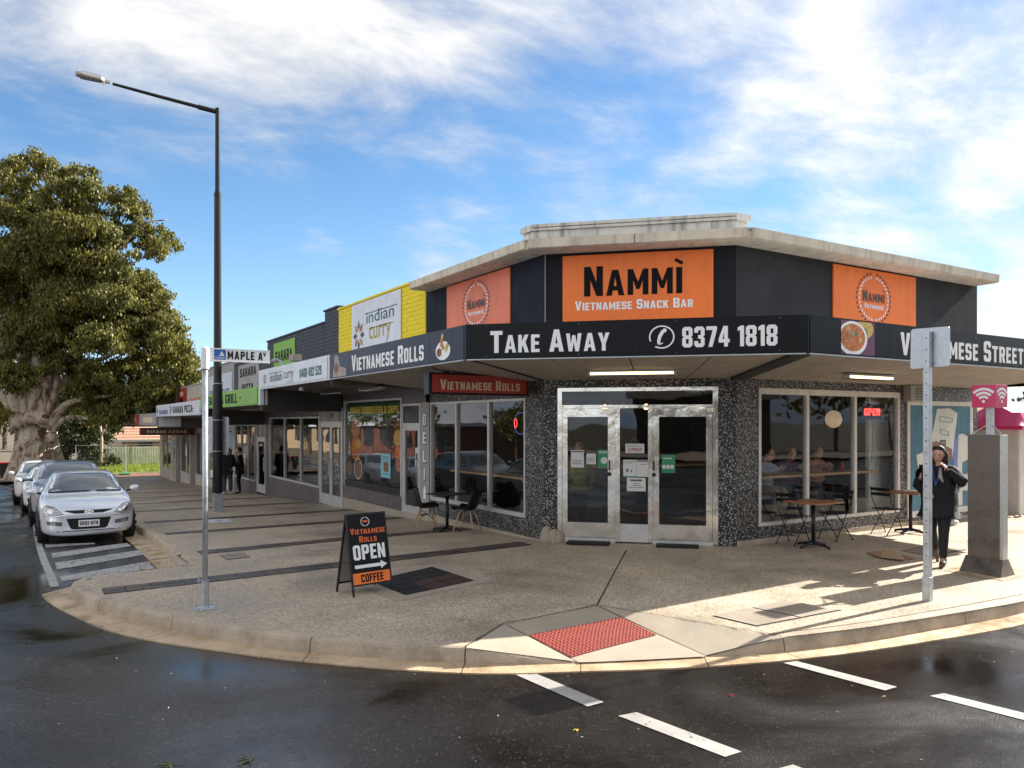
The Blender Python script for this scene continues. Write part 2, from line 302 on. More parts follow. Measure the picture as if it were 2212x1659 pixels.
pbr('dark metal', (.012, .012, .014), .38, metal=.3, var=.1)
pbr('black plastic', (.008, .008, .009), .5, var=.05, spec=.3)
pbr('black rubber', (.010, .010, .010), .8, var=.1, bump=.2)
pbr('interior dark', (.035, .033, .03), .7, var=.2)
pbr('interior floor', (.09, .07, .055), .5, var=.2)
pbr('interior pale', (.80, .84, .80), .6, var=.1)
pbr('counter timber', (.50, .33, .15), .45, var=.15, scale=8)
pbr('table timber', (.36, .15, .055), .42, var=.25, scale=9)
pbr('leg timber', (.48, .30, .15), .5, var=.15, scale=12)
pbr('paper', (.68, .69, .68), .6, var=.04)
pbr('paper green', (.03, .26, .12), .5, var=.04)
pbr('paper blue', (.22, .50, .58), .5, var=.04)
pbr('print grey', (.12, .12, .12), .6, var=0)
pbr('banner green', (.015, .085, .035), .5, var=.1)
pbr('food orange', (.55, .16, .04), .5, var=.5, scale=22, fine=.3)
pbr('food yellow', (.62, .42, .10), .5, var=.4, scale=25, fine=.3)
pbr('food green', (.10, .22, .03), .5, var=.4, scale=25)
pbr('food brown', (.22, .09, .04), .5, var=.5, scale=22, fine=.3)
pbr('food flesh', (.50, .22, .14), .5, var=.4, scale=22)
pbr('purple cloth', (.13, .035, .10), .6, var=.2)
pbr('tube glow', (.9, .8, .6), .4, var=0, emit=(1, .72, .36), es=.9)
pbr('bulb glow', (.9, .7, .4), .4, var=0, emit=(1, .55, .2), es=2.5)
pbr('globe glow', (.8, .6, .4), .4, var=0, emit=(1, .68, .42), es=.06)
pbr('neon red', (.9, .1, .08), .4, var=0, emit=(1, .04, .03), es=.9)
pbr('neon blue', (.2, .3, .9), .4, var=0, emit=(.10, .18, 1), es=.07)
pbr('mural blue', (.035, .15, .23), .5, var=.2, scale=3, dirt=.15)
pbr('mural white', (.62, .62, .58), .5, var=.08)
pbr('mural violet', (.16, .20, .50), .5, var=.15)
pbr('pink plastic', (.62, .02, .13), .3, var=.08, coat=.4)
pbr('bin white', (.60, .57, .52), .55, var=.1, dirt=.1)
pbr('stainless', (.15, .13, .11), .34, metal=.6, var=.18, scale=3.2, rvar=.12, fine=.08, bscale=120)
pbr('stainless light', (.5, .49, .47), .35, metal=.8, var=.15, scale=3)
pbr('cardboard', (.34, .20, .11), .75, var=.1)
pbr('cardboard light', (.45, .29, .17), .75, var=.1)
pbr('mat', (.012, .012, .012), .9, var=.2, bump=.5, bscale=150)
pbr('coat cloth', (.006, .006, .008), .85, var=.2, scale=12, bump=.4, bscale=30)
pbr('trouser cloth', (.008, .008, .010), .8, var=.2)
pbr('jeans', (.035, .05, .08), .8, var=.25, scale=12)
pbr('grey trousers', (.05, .052, .058), .8, var=.25, scale=12)
pbr('khaki', (.34, .26, .19), .8, var=.2)
pbr('grey shirt', (.5, .52, .58), .8, var=.15)
pbr('yellow shirt', (.5, .42, .06), .8, var=.15)
pbr('skin', (.58, .32, .23), .5, var=.06)
pbr('hair', (.014, .009, .007), .65, var=.2, bump=.5, bscale=60)
pbr('lips', (.35, .10, .09), .4, var=0)
pbr('eye', (.02, .015, .012), .2, var=0)
pbr('boot', (.10, .06, .035), .4, var=.2)
pbr('shoe light', (.5, .47, .43), .6, var=.1)
pbr('lanyard', (.01, .06, .28), .5, var=0)
def bark_mat():
    m, t, b = newmat('bark'); co = nn(t, 'ShaderNodeTexCoord').outputs['Object']
    mp_ = nn(t, 'ShaderNodeMapping'); mp_.inputs['Scale'].default_value = (1.1, 1.1, .62); t.links.new(co, mp_.inputs[0])
    a = nn(t, 'ShaderNodeTexNoise'); a.inputs['Scale'].default_value = 1.6; a.inputs['Detail'].default_value = 10; a.inputs['Roughness'].default_value = .68; a.inputs['Distortion'].default_value = 1.4; t.links.new(mp_.outputs[0], a.inputs['Vector'])
    r_ = nn(t, 'ShaderNodeValToRGB'); t.links.new(a.outputs[0], r_.inputs[0]); e = r_.color_ramp.elements; e[0].position = .36; e[0].color = (.09, .055, .035, 1); e[1].position = .66; e[1].color = (.80, .73, .62, 1)
    for p, c in ((.44, (.28, .19, .125, 1)), (.50, (.52, .42, .31, 1)), (.60, (.62, .54, .42, 1))): q = e.new(p); q.color = c
    t.links.new(r_.outputs[0], b.inputs['Base Color']); b.inputs['Roughness'].default_value = .8
    f = nn(t, 'ShaderNodeTexNoise'); f.inputs['Scale'].default_value = 5; f.inputs['Detail'].default_value = 8; t.links.new(mp_.outputs[0], f.inputs['Vector'])
    bp = nn(t, 'ShaderNodeBump'); bp.inputs['Strength'].default_value = .8; bp.inputs['Distance'].default_value = .05; t.links.new(f.outputs[0], bp.inputs['Height']); t.links.new(bp.outputs[0], b.inputs['Normal'])
bark_mat()
pbr('bark dark', (.12, .08, .05), .85, var=.4, scale=3, bump=.6, bscale=9)
def foliage(name, c1, c2, tr=.35):
    m, t, b = newmat(name); o = t.nodes['Material Output']
    co = nn(t, 'ShaderNodeTexCoord').outputs['Object']
    nz = nn(t, 'ShaderNodeTexNoise'); nz.inputs['Scale'].default_value = .9; nz.inputs['Detail'].default_value = 7; nz.inputs['Roughness'].default_value = .7; t.links.new(co, nz.inputs['Vector'])
    ge = nn(t, 'ShaderNodeNewGeometry')
    ad = nn(t, 'ShaderNodeMath', operation='ADD'); t.links.new(nz.outputs[0], ad.inputs[0]); 
    rp = nn(t, 'ShaderNodeMath', operation='MULTIPLY_ADD'); t.links.new(ge.outputs['Random Per Island'], rp.inputs[0]); rp.inputs[1].default_value = .5; rp.inputs[2].default_value = -.25; t.links.new(rp.outputs[0], ad.inputs[1])
    r2 = nn(t, 'ShaderNodeMapRange'); t.links.new(ad.outputs[0], r2.inputs[0]); r2.inputs[1].default_value = .25; r2.inputs[2].default_value = .75
    mi = nn(t, 'ShaderNodeMix', data_type='RGBA'); t.links.new(r2.outputs[0], mi.inputs[0]); mi.inputs[6].default_value = (*c1, 1); mi.inputs[7].default_value = (*c2, 1)
    t.links.new(mi.outputs[2], b.inputs['Base Color']); b.inputs['Roughness'].default_value = .5; b.inputs['Specular IOR Level'].default_value = .35
    tl = nn(t, 'ShaderNodeBsdfTranslucent'); t.links.new(mi.outputs[2], tl.inputs[0])
    ms = nn(t, 'ShaderNodeMixShader'); ms.inputs[0].default_value = tr; t.links.new(b.outputs[0], ms.inputs[1]); t.links.new(tl.outputs[0], ms.inputs[2]); t.links.new(ms.outputs[0], o.inputs[0])
foliage('gum leaves', (.04, .05, .013), (.25, .225, .042))
foliage('dark leaves', (.018, .028, .010), (.09, .10, .03))
foliage('grass blades', (.12, .17, .02), (.36, .42, .05))
pbr('lawn', (.20, .25, .04), .9, var=.4, scale=3, fine=.4, bscale=30, bump=.6)
pbr('dirt', (.20, .105, .06), .9, var=.35, scale=1.5, fine=.3, bscale=25, bump=.5)
pbr('ground earth', (.12, .10, .065), .9, var=.35, scale=.5, fine=.2, bscale=12, bump=.3)
pbr('leaf litter', (.14, .085, .05), .9, var=.5, scale=2, fine=.5, bscale=18, bump=.6)
pbr('corrugated', (.78, .76, .68), .55, var=.12, scale=2, dirt=.25)
pbr('terracotta', (.42, .20, .11), .7, var=.25, scale=6)
pbr('terracotta pale', (.60, .44, .33), .7, var=.25, scale=6)
pbr('cream brick', (.42, .30, .18), .75, var=.15, scale=4)
pbr('red brick', (.20, .07, .048), .75, var=.3, scale=4, fine=.2, bscale=20)
pbr('tan wall', (.075, .068, .055), .75, var=.2, scale=1.5)
pbr('house window', (.03, .035, .04), .15, var=.1)
pbr('tyre', (.012, .012, .012), .75, var=.1)
pbr('rim', (.40, .41, .43), .3, metal=.8, var=.1)
pbr('car silver', (.82, .85, .90), .28, metal=.35, var=.04, coat=1)
pbr('car blue grey', (.36, .41, .50), .3, metal=.4, var=.04, coat=1)
pbr('car white', (.82, .82, .83), .3, var=.03, coat=1)
pbr('car dark', (.02, .022, .026), .3, metal=.3, var=.03, coat=1)
pbr('car glass', (.11, .13, .128), .06, var=.3, scale=2, spec=1.0, coat=.6)
pbr('chrome', (.7, .7, .72), .12, metal=1, var=0)
pbr('lamp lens', (.45, .44, .40), .12, metal=.4, var=.35, scale=18, coat=1)
pbr('bin dark', (.02, .022, .02), .6, var=.1)
pbr('bin red', (.42, .02, .02), .5, var=.1)
pbr('barrier green', (.02, .30, .12), .6, var=.1)
pbr('teal mat', (.16, .34, .30), .7, var=.1)
pbr('sign blue', (.01, .12, .42), .4, var=.05)

# ---------------------------------------------------------------- mesh helpers
ORG = {}
class Frame:                # s along the face to the viewer's right, d out of the face, h up
    def __init__(s, o, ax, n=None, up=(0, 0, 1)):
        s.o = Vector(o); s.ax = Vector(ax).normalized(); s.up = Vector(up).normalized(); s.n = s.ax.cross(s.up)
    def P(s, a, d, h): return s.o + s.ax*a + s.n*d + s.up*h
WL = 7.476; WR = 8.75
FLw = Frame((WL, 0, 0), (0, -1, 0))             # left facade, s = -y
FRw = Frame((0, WR, 0), (1, 0, 0))              # right facade, s = x
FCw = Frame((WL, 10.994, 0), (1, -1, 0))        # canted corner, s = 0 .. 3.17
FLf = Frame((5.21, 0, 0), (0, -1, 0)); FRf = Frame((0, 6.40, 0), (1, 0, 0)); FCf = Frame((5.21, 9.61, 0), (1, -1, 0))
def sL(x, u=WL):            # s on a face x=const seen at photo column x
    k = (x-1106)/1675; return -u*(.849-k*.528)/(.528+k*.849)
def sR(x, v=WR):
    k = (x-1106)/1675; return v*(.528+k*.849)/(.849-k*.528)
def sC(x, c=18.47, o=WL):
    k = (x-1106)/1675; r = (.849-k*.528)/(.528+k*.849); return (c/(1+r)-o)*1.41421
class MB:
    def __init__(s): s.v = []; s.f = []; s.m = []; s.mi = 0
    def add(s, vs, fs):
        b = len(s.v); s.v += [tuple(p) for p in vs]; s.f += [tuple(b+i for i in f) for f in fs]; s.m += [s.mi]*len(fs); return s
    def hexa(s, p): return s.add(p, [(0, 3, 2, 1), (4, 5, 6, 7), (0, 1, 5, 4), (1, 2, 6, 5), (2, 3, 7, 6), (3, 0, 4, 7)])
    def box(s, x0, x1, y0, y1, z0, z1): return s.hexa([(x0, y0, z0), (x1, y0, z0), (x1, y1, z0), (x0, y1, z0), (x0, y0, z1), (x1, y0, z1), (x1, y1, z1), (x0, y1, z1)])
    def fbox(s, F, s0, s1, d0, d1, h0, h1): return s.hexa([F.P(s0, d1, h0), F.P(s1, d1, h0), F.P(s1, d0, h0), F.P(s0, d0, h0), F.P(s0, d1, h1), F.P(s1, d1, h1), F.P(s1, d0, h1), F.P(s0, d0, h1)])
    def quad(s, a, b, c, d): return s.add([a, b, c, d], [(0, 1, 2, 3)])
    def poly(s, pts): return s.add(pts, [tuple(range(len(pts)))])
    def fpoly(s, F, pts, d): return s.poly([F.P(a, d, h) for a, h in pts])
    def fprism(s, F, pts, d0, d1):      # pts counter-clockwise seen from the front
        n = len(pts); v = [F.P(a, d1, h) for a, h in pts]+[F.P(a, d0, h) for a, h in pts]
        return s.add(v, [tuple(range(n)), tuple(range(2*n-1, n-1, -1))]+[(i, i+n, (i+1) % n+n, (i+1) % n) for i in range(n)])
    def prism(s, pts, z0, z1):
        n = len(pts); v = [(p[0], p[1], z1) for p in pts]+[(p[0], p[1], z0) for p in pts]
        return s.add(v, [tuple(range(n)), tuple(range(2*n-1, n-1, -1))]+[(i, i+n, (i+1) % n+n, (i+1) % n) for i in range(n)])
    def tube(s, pts, rs, n=10, caps=True):
        pts = [Vector(p) for p in pts]
        if not hasattr(rs, '__len__'): rs = [rs]*len(pts)
        vs = []; px = None
        for i, p in enumerate(pts):
            t = (pts[min(i+1, len(pts)-1)]-pts[max(i-1, 0)]).normalized()
            if px is None: px = t.orthogonal().normalized()
            px = (px-t*px.dot(t)).normalized(); py = t.cross(px)
            for k in range(n):
                a = 2*math.pi*k/n; vs.append(p+(px*math.cos(a)+py*math.sin(a))*rs[i])
        fs = []
        for i in range(len(pts)-1):
            for k in range(n): fs.append((i*n+k, i*n+(k+1) % n, (i+1)*n+(k+1) % n, (i+1)*n+k))
        if caps: fs += [tuple(range(n-1, -1, -1)), tuple((len(pts)-1)*n+k for k in range(n))]
        return s.add(vs, fs)
    def ell(s, c, r, nu=14, nv=9, rot=None):
        c = Vector(c); vs = []; fs = []
        for j in range(nv+1):
            th = math.pi*j/nv
            for i in range(nu):
                ph = 2*math.pi*i/nu; p = Vector((r[0]*math.sin(th)*math.cos(ph), r[1]*math.sin(th)*math.sin(ph), r[2]*math.cos(th)))
                if rot: p = rot @ p
                vs.append(c+p)
        for j in range(nv):
            for i in range(nu): fs.append((j*nu+i, (j+1)*nu+i, (j+1)*nu+(i+1) % nu, j*nu+(i+1) % nu))
        return s.add(vs, fs)
    def grid(s, fn, nu, nv):
        vs = [fn(i/nu, j/nv) for j in range(nv+1) for i in range(nu+1)]
        return s.add(vs, [(j*(nu+1)+i, j*(nu+1)+i+1, (j+1)*(nu+1)+i+1, (j+1)*(nu+1)+i) for j in range(nv) for i in range(nu)])
    def build(s, name, mat, parent=None, smooth=False, bevel=0, sub=0, mesh_only=False, xf=None):
        o_ = ORG.get(parent.name, Vector()) if parent else Vector()
        me = bpy.data.meshes.new(name)
        vv = [Vector(p) for p in s.v]
        if xf is not None: vv = [xf @ p for p in vv]
        me.from_pydata([tuple(p-o_) for p in vv], [], s.f); me.update()
        for mm in (mat if isinstance(mat, (list, tuple)) else [mat]): me.materials.append(M[mm])
        if isinstance(mat, (list, tuple)): me.polygons.foreach_set('material_index', s.m)
        if smooth: me.polygons.foreach_set('use_smooth', [True]*len(me.polygons))
        if mesh_only: return me
        ob = bpy.data.objects.new(name, me); COL.objects.link(ob)
        if parent: ob.parent = parent; ORG[ob.name] = o_.copy()
        if bevel:
            b = ob.modifiers.new('bevel', 'BEVEL'); b.width = bevel; b.segments = 2; b.limit_method = 'ANGLE'; b.angle_limit = R(40)
        if sub:
            b = ob.modifiers.new('sub', 'SUBSURF'); b.levels = sub; b.render_levels = sub
        return ob
def weld(ob):
    bm = bmesh.new(); bm.from_mesh(ob.data); bmesh.ops.remove_doubles(bm, verts=bm.verts, dist=.0005); bm.to_mesh(ob.data); bm.free(); return ob
def thing(name, label, cat, loc=(0, 0, 0), group=None, kind=None):
    o = bpy.data.objects.new(name, None); COL.objects.link(o); o.location = loc; o.empty_display_size = .2
    ORG[o.name] = Vector(loc); tag(o, label, cat, group, kind); return o
def tag(o, label=None, cat=None, group=None, kind=None):
    if label: o['label'] = label
    if cat: o['category'] = cat
    if group: o['group'] = group
    if kind: o['kind'] = kind
    return o
def struct(o): o['kind'] = 'structure'; return o
def place(o, loc, rz=0): o.location = loc; o.rotation_euler = (0, 0, rz); return o
def dup(root, loc, rz, label, group=None):
    def rec(o, par):
        c = o.copy(); COL.objects.link(c); c.parent = par
        for ch in o.children: rec(ch, c)
        return c
    r = rec(root, None); r.location = loc; r.rotation_euler = (0, 0, rz); r['label'] = label
    if group: r['group'] = group
    return r
def piece(me, name, parent, mat4):      # an object that shares mesh data
    ob = bpy.data.objects.new(name, me); COL.objects.link(ob); ob.parent = parent; ob.matrix_basis = mat4; return ob
DG = bpy.context.evaluated_depsgraph_get
GL = {}
def _g(ch, w, *polys): GL[ch] = (w, polys)
_g('A', 6.2, [(0,0),(1.95,0),(2.3,2),(3.9,2),(4.25,0),(6.2,0),(4.2,10),(2.0,10)], [(2.6,3.7),(3.6,3.7),(3.1,7.2)])
_g('B', 5.5, [(0,0),(4.4,0),(5.5,1.1),(5.5,4.3),(4.8,5.1),(5.4,5.9),(5.4,8.9),(4.3,10),(0,10)], [(2,1.8),(3.5,1.8),(3.5,4.2),(2,4.2)], [(2,6),(3.4,6),(3.4,8.2),(2,8.2)])
_g('C', 5.4, [(1.1,0),(4.3,0),(5.4,1.1),(5.4,3.4),(3.4,3.4),(3.4,1.8),(2,1.8),(2,8.2),(3.4,8.2),(3.4,6.6),(5.4,6.6),(5.4,8.9),(4.3,10),(1.1,10),(0,8.9),(0,1.1)])
_g('D', 5.4, [(0,0),(4.3,0),(5.4,1.1),(5.4,8.9),(4.3,10),(0,10)], [(2,1.8),(3.4,1.8),(3.4,8.2),(2,8.2)])
_g('E', 4.6, [(0,0),(4.6,0),(4.6,1.8),(2,1.8),(2,4.2),(4.2,4.2),(4.2,6),(2,6),(2,8.2),(4.6,8.2),(4.6,10),(0,10)])
_g('F', 4.6, [(0,0),(2,0),(2,4.2),(4.2,4.2),(4.2,6),(2,6),(2,8.2),(4.6,8.2),(4.6,10),(0,10)])
_g('G', 5.4, [(1.1,0),(4.3,0),(5.4,1.1),(5.4,5.2),(2.9,5.2),(2.9,3.6),(3.4,3.6),(3.4,1.8),(2,1.8),(2,8.2),(3.4,8.2),(3.4,6.8),(5.4,6.8),(5.4,8.9),(4.3,10),(1.1,10),(0,8.9),(0,1.1)])
_g('H', 5.4, [(0,0),(2,0),(2,4.1),(3.4,4.1),(3.4,0),(5.4,0),(5.4,10),(3.4,10),(3.4,5.9),(2,5.9),(2,10),(0,10)])
_g('I', 2.0, [(0,0),(2,0),(2,10),(0,10)])
_g('K', 5.8, [(0,0),(2,0),(2,2.8),(2.6,4.0),(3.6,0),(5.8,0),(4.0,5.8),(5.6,10),(3.5,10),(2,6.2),(2,10),(0,10)])
_g('L', 4.5, [(0,0),(4.5,0),(4.5,1.8),(2,1.8),(2,10),(0,10)])
_g('M', 7.0, [(0,0),(1.9,0),(1.9,5.6),(2.9,2.2),(4.1,2.2),(5.1,5.6),(5.1,0),(7,0),(7,10),(5.2,10),(3.5,5),(1.8,10),(0,10)])
_g('N', 5.6, [(0,0),(1.9,0),(1.9,5.4),(3.7,0),(5.6,0),(5.6,10),(3.7,10),(3.7,4.6),(1.9,10),(0,10)])
_g('O', 5.4, [(1.1,0),(4.3,0),(5.4,1.1),(5.4,8.9),(4.3,10),(1.1,10),(0,8.9),(0,1.1)], [(2,1.8),(3.4,1.8),(3.4,8.2),(2,8.2)])
_g('P', 5.4, [(0,0),(2,0),(2,3.8),(4.3,3.8),(5.4,4.9),(5.4,8.9),(4.3,10),(0,10)], [(2,5.6),(3.4,5.6),(3.4,8.2),(2,8.2)])
_g('R', 5.5, [(0,0),(2,0),(2,3.9),(2.6,3.9),(3.4,0),(5.5,0),(4.6,4.3),(5.4,5),(5.4,8.9),(4.3,10),(0,10)], [(2,5.6),(3.4,5.6),(3.4,8.2),(2,8.2)])
_g('S', 5.4, [(0,1.1),(1.1,0),(4.3,0),(5.4,1.1),(5.4,4.8),(4.4,5.9),(2,5.9),(2,8.2),(3.4,8.2),(3.4,7),(5.4,7),(5.4,8.9),(4.3,10),(1.1,10),(0,8.9),(0,5.2),(1,4.1),(3.4,4.1),(3.4,1.8),(2,1.8),(2,3),(0,3)])
_g('T', 5.4, [(1.7,0),(3.7,0),(3.7,8.2),(5.4,8.2),(5.4,10),(0,10),(0,8.2),(1.7,8.2)])
_g('U', 5.4, [(1.1,0),(4.3,0),(5.4,1.1),(5.4,10),(3.4,10),(3.4,1.8),(2,1.8),(2,10),(0,10),(0,1.1)])
_g('V', 6.0, [(2.1,0),(3.9,0),(6,10),(3.9,10),(3,3.6),(2.1,10),(0,10)])
_g('W', 8.2, [(1.4,0),(3.3,0),(4.1,5.2),(4.9,0),(6.8,0),(8.2,10),(6.2,10),(5.7,4.2),(4.9,9),(3.3,9),(2.5,4.2),(2.0,10),(0,10)])
_g('Y', 6.0, [(2,0),(4,0),(4,4),(6,10),(3.9,10),(3,6.3),(2.1,10),(0,10),(2,4)])
_g('Z', 5.0, [(0,0),(5,0),(5,1.8),(2.2,1.8),(5,8.4),(5,10),(0,10),(0,8.2),(2.8,8.2),(0,1.6)])
_g('0', 5.4, *GL['O'][1])
_g('1', 3.2, [(1.2,0),(3.2,0),(3.2,10),(1.6,10),(0,9),(0,7.3),(1.2,7.9)])
_g('2', 5.4, [(0,0),(5.4,0),(5.4,1.8),(2.4,1.8),(5.4,5.8),(5.4,8.9),(4.3,10),(1.1,10),(0,8.9),(0,6.8),(2,6.8),(2,8.2),(3.4,8.2),(3.4,6.3),(0,1.8)])
_g('3', 5.4, [(1.1,0),(4.3,0),(5.4,1.1),(5.4,4.2),(4.6,5),(5.4,5.8),(5.4,8.9),(4.3,10),(1.1,10),(0,8.9),(0,7),(2,7),(2,8.2),(3.4,8.2),(3.4,5.9),(2,5.9),(2,4.1),(3.4,4.1),(3.4,1.8),(2,1.8),(2,3),(0,3),(0,1.1)])
_g('4', 5.6, [(2.8,0),(4.7,0),(4.7,2),(5.6,2),(5.6,3.7),(4.7,3.7),(4.7,10),(2.4,10),(0,3.9),(0,2),(2.8,2)], [(1.9,3.7),(2.8,3.7),(2.8,6.9)])
_g('5', 5.4, [(1.1,0),(4.3,0),(5.4,1.1),(5.4,5.4),(4.3,6.5),(2,6.5),(2,8.2),(5,8.2),(5,10),(0.1,10),(0,4.8),(3.4,4.8),(3.4,1.8),(2,1.8),(2,3),(0,3),(0,1.1)])
_g('6', 5.4, [(1.1,0),(4.3,0),(5.4,1.1),(5.4,5),(4.3,6.1),(2,6.1),(2,8.2),(3.4,8.2),(3.4,7.2),(5.4,7.2),(5.4,8.9),(4.3,10),(1.1,10),(0,8.9),(0,1.1)], [(2,1.8),(3.4,1.8),(3.4,4.4),(2,4.4)])
_g('7', 5.4, [(1,0),(3.1,0),(5.4,8.4),(5.4,10),(0,10),(0,8.2),(3.2,8.2)])
_g('8', 5.4, [(1.1,0),(4.3,0),(5.4,1.1),(5.4,4.2),(4.7,5),(5.4,5.8),(5.4,8.9),(4.3,10),(1.1,10),(0,8.9),(0,5.8),(.7,5),(0,4.2),(0,1.1)], [(2,1.8),(3.4,1.8),(3.4,4.1),(2,4.1)], [(2,5.9),(3.4,5.9),(3.4,8.2),(2,8.2)])
_g('9', 5.4, [(5.4-a, 10-b) for a, b in GL['6'][1][0]], [(5.4-a, 10-b) for a, b in GL['6'][1][1]])
_g('/', 3.6, [(0,-.5),(1.5,-.5),(3.6,10.5),(2.1,10.5)])
_g('-', 3.0, [(0,4.1),(3,4.1),(3,5.9),(0,5.9)])
_g('&', 6.2, [(1.1,0),(3.6,0),(4.2,.6),(4.7,0),(6.4,0),(5.2,2.2),(5.9,4.6),(4.3,4.6),(4.1,3.9),(3.3,5.4),(4.4,6.6),(4.4,9),(3.4,10),(1.4,10),(.5,9),(.5,7),(1.2,5.2),(0,4),(0,1.1)], [(1.8,1.8),(2.9,1.8),(1.9,3.6)], [(2,7.2),(2.6,6.6),(2.9,8.3),(2,8.3)])
def text(name, body, F, s0, s1, h0, h1, d, mat, parent, caps=False, bold=.0, spacing=1.0, shear=0, capscale=.80, sans=False, serif=False):
    if sans or any(c.upper() not in GL and c != ' ' for c in body):
        cu = bpy.data.curves.new(name, 'FONT'); cu.body = body; cu.offset = bold; cu.space_character = spacing; cu.resolution_u = 3; cu.shear = shear
    else:
        cu = bpy.data.curves.new(name, 'CURVE'); cu.dimensions = '2D'; cu.fill_mode = 'BOTH'; x = 0
        for c in body:
            if c == ' ': x += 3.2; continue
            k = capscale if (caps and c.islower()) else 1; w_, ps = GL[c.upper()]
            for p in ps:
                sp = cu.splines.new('POLY'); sp.points.add(len(p)-1); sp.use_cyclic_u = True
                for i, (a, b) in enumerate(p): sp.points[i].co = (x+a*k, b*k, 0, 1)
            x += w_*k+.95*spacing
    to = bpy.data.objects.new(name, cu); COL.objects.link(to)
    me = bpy.data.meshes.new_from_object(to.evaluated_get(DG()))
    bpy.data.objects.remove(to); bpy.data.curves.remove(cu)
    n = len(me.vertices); a = np.empty(n*3); me.vertices.foreach_get('co', a); a = a.reshape(-1, 3)
    lo = a.min(0); hi = a.max(0)
    o_ = ORG.get(parent.name, Vector()) if parent else Vector()
    fx = (a[:, 0]-lo[0])/(hi[0]-lo[0]); fy = (a[:, 1]-lo[1])/(hi[1]-lo[1])
    A_ = np.array(F.ax); U_ = np.array(F.up); N_ = np.array(F.n); O_ = np.array(F.o)-np.array(o_)
    P = O_+np.outer(s0+(s1-s0)*fx, A_)+np.outer(h0+(h1-h0)*fy, U_)+N_*d
    me.vertices.foreach_set('co', P.ravel()); me.update()
    me.materials.clear(); me.materials.append(M[mat]); me.name = name
    ob = bpy.data.objects.new(name, me); COL.objects.link(ob); ob.parent = parent
    if parent: ORG[ob.name] = o_.copy()
    if sans: ob['kind'] = 'stuff'
    return ob
def wall(mb, F, s0, s1, h0, h1, holes, thick=.2):
    S = sorted({s0, s1, *[q for h in holes for q in h[:2]]}); H_ = sorted({h0, h1, *[q for h in holes for q in h[2:]]})
    inside = lambda a, b: any(h[0] < a < h[1] and h[2] < b < h[3] for h in holes)
    for i in range(len(S)-1):
        for j in range(len(H_)-1):
            if inside((S[i]+S[i+1])/2, (H_[j]+H_[j+1])/2): continue
            for d, fl in ((0, 0), (-thick, 1)):
                q = [F.P(S[i], d, H_[j]), F.P(S[i+1], d, H_[j]), F.P(S[i+1], d, H_[j+1]), F.P(S[i], d, H_[j+1])]
                mb.poly(q[::-1] if fl else q)
    for a, b, c, e in holes:
        for p, q in (((a, c), (b, c)), ((b, c), (b, e)), ((b, e), (a, e)), ((a, e), (a, c))):
            mb.quad(F.P(p[0], 0, p[1]), F.P(p[0], -thick, p[1]), F.P(q[0], -thick, q[1]), F.P(q[0], 0, q[1]))
    for p, q in (((s0, h0), (s1, h0)), ((s1, h0), (s1, h1)), ((s1, h1), (s0, h1)), ((s0, h1), (s0, h0))):
        mb.quad(F.P(p[0], 0, p[1]), F.P(q[0], 0, q[1]), F.P(q[0], -thick, q[1]), F.P(p[0], -thick, p[1]))
# ---------------------------------------------------------------- ground and roads
def sheet(xs, ys, zf, keep=lambda u, v: True):
    mb = MB(); idx = {}
    def vi(i, j):
        if (i, j) not in idx: idx[i, j] = len(mb.v); mb.v.append((xs[i], ys[j], zf(xs[i], ys[j])))
        return idx[i, j]
    for j in range(len(ys)-1):
        for i in range(len(xs)-1):
            if keep((xs[i]+xs[i+1])/2, (ys[j]+ys[j+1])/2): mb.f.append((vi(i, j), vi(i+1, j), vi(i+1, j+1), vi(i, j+1))); mb.m.append(0)
    return mb
def steps(*seg):
    r = []
    for a, b, st in seg: r += list(np.arange(a, b-1e-6, st))
    return [float(round(q, 4)) for q in r]+[float(seg[-1][1])]
XS = steps((-900, -100, 200), (-100, -20, 10), (-20, 20, 1), (20, 100, 8), (100, 900, 200))
YS = steps((-900, -100, 200), (-100, -20, 10), (-20, 60, 1), (60, 100, 8), (100, 900, 200))
struct(sheet(XS, YS, lambda u, v: g(u, v)-.21).build('ground', 'ground earth'))
rx = steps((-90, -14, 8), (-14, -11, 1), (-11, 16, .75), (16, 90, 8)); ry = steps((-60, -12, 6), (-12, 14, .75), (14, 60, 1), (60, 160, 10))
inroad = lambda u, v: (-11 < u < 2.3 and (v < 57 or u < -4)) or (-12 < v < 4.6) or (2.3 < u < 8 and 4.6 < v < 13)
struct(sheet(rx, ry, lambda u, v: g(u, v)-.17, inroad).build('road', 'wet asphalt', smooth=True))

def catmull(P, n):
    out = []
    P = [2*np.array(P[0])-np.array(P[1])]+[np.array(p) for p in P]+[2*np.array(P[-1])-np.array(P[-2])]
    for i in range(1, len(P)-2):
        for k in range(n):
            t = k/n; a, b, c, d = P[i-1:i+3]
            out.append(.5*((2*b)+(-a+c)*t+(2*a-5*b+4*c-d)*t*t+(-a+3*b-3*c+d)*t**3))
    out.append(P[-2]); return np.array(out)
def resample(P, st):
    d = np.r_[0, np.cumsum(np.linalg.norm(np.diff(P, axis=0), axis=1))]
    n = max(2, int(d[-1]/st)); q = np.linspace(0, d[-1], n+1)
    return np.c_[np.interp(q, d, P[:, 0]), np.interp(q, d, P[:, 1])]
KP = [(.95, 12.32), (.62, 12.22), (.46, 11.9), (.47, 11.45), (.54, 11.0), (.70, 10.45), (.95, 9.80), (1.26, 9.1), (1.65, 8.31), (2.31, 7.40), (3.43, 6.32), (4.30, 5.78), (5.45, 5.28), (6.19, 5.01), (7.4, 4.74), (8.76, 4.58), (9.79, 4.50), (12, 4.42)]
KC = catmull(KP, 12)
KC = resample(np.vstack([KC, [[14, 4.40], [60, 4.35]]]), .12)
KF = KC[KC[:, 0] < 25]
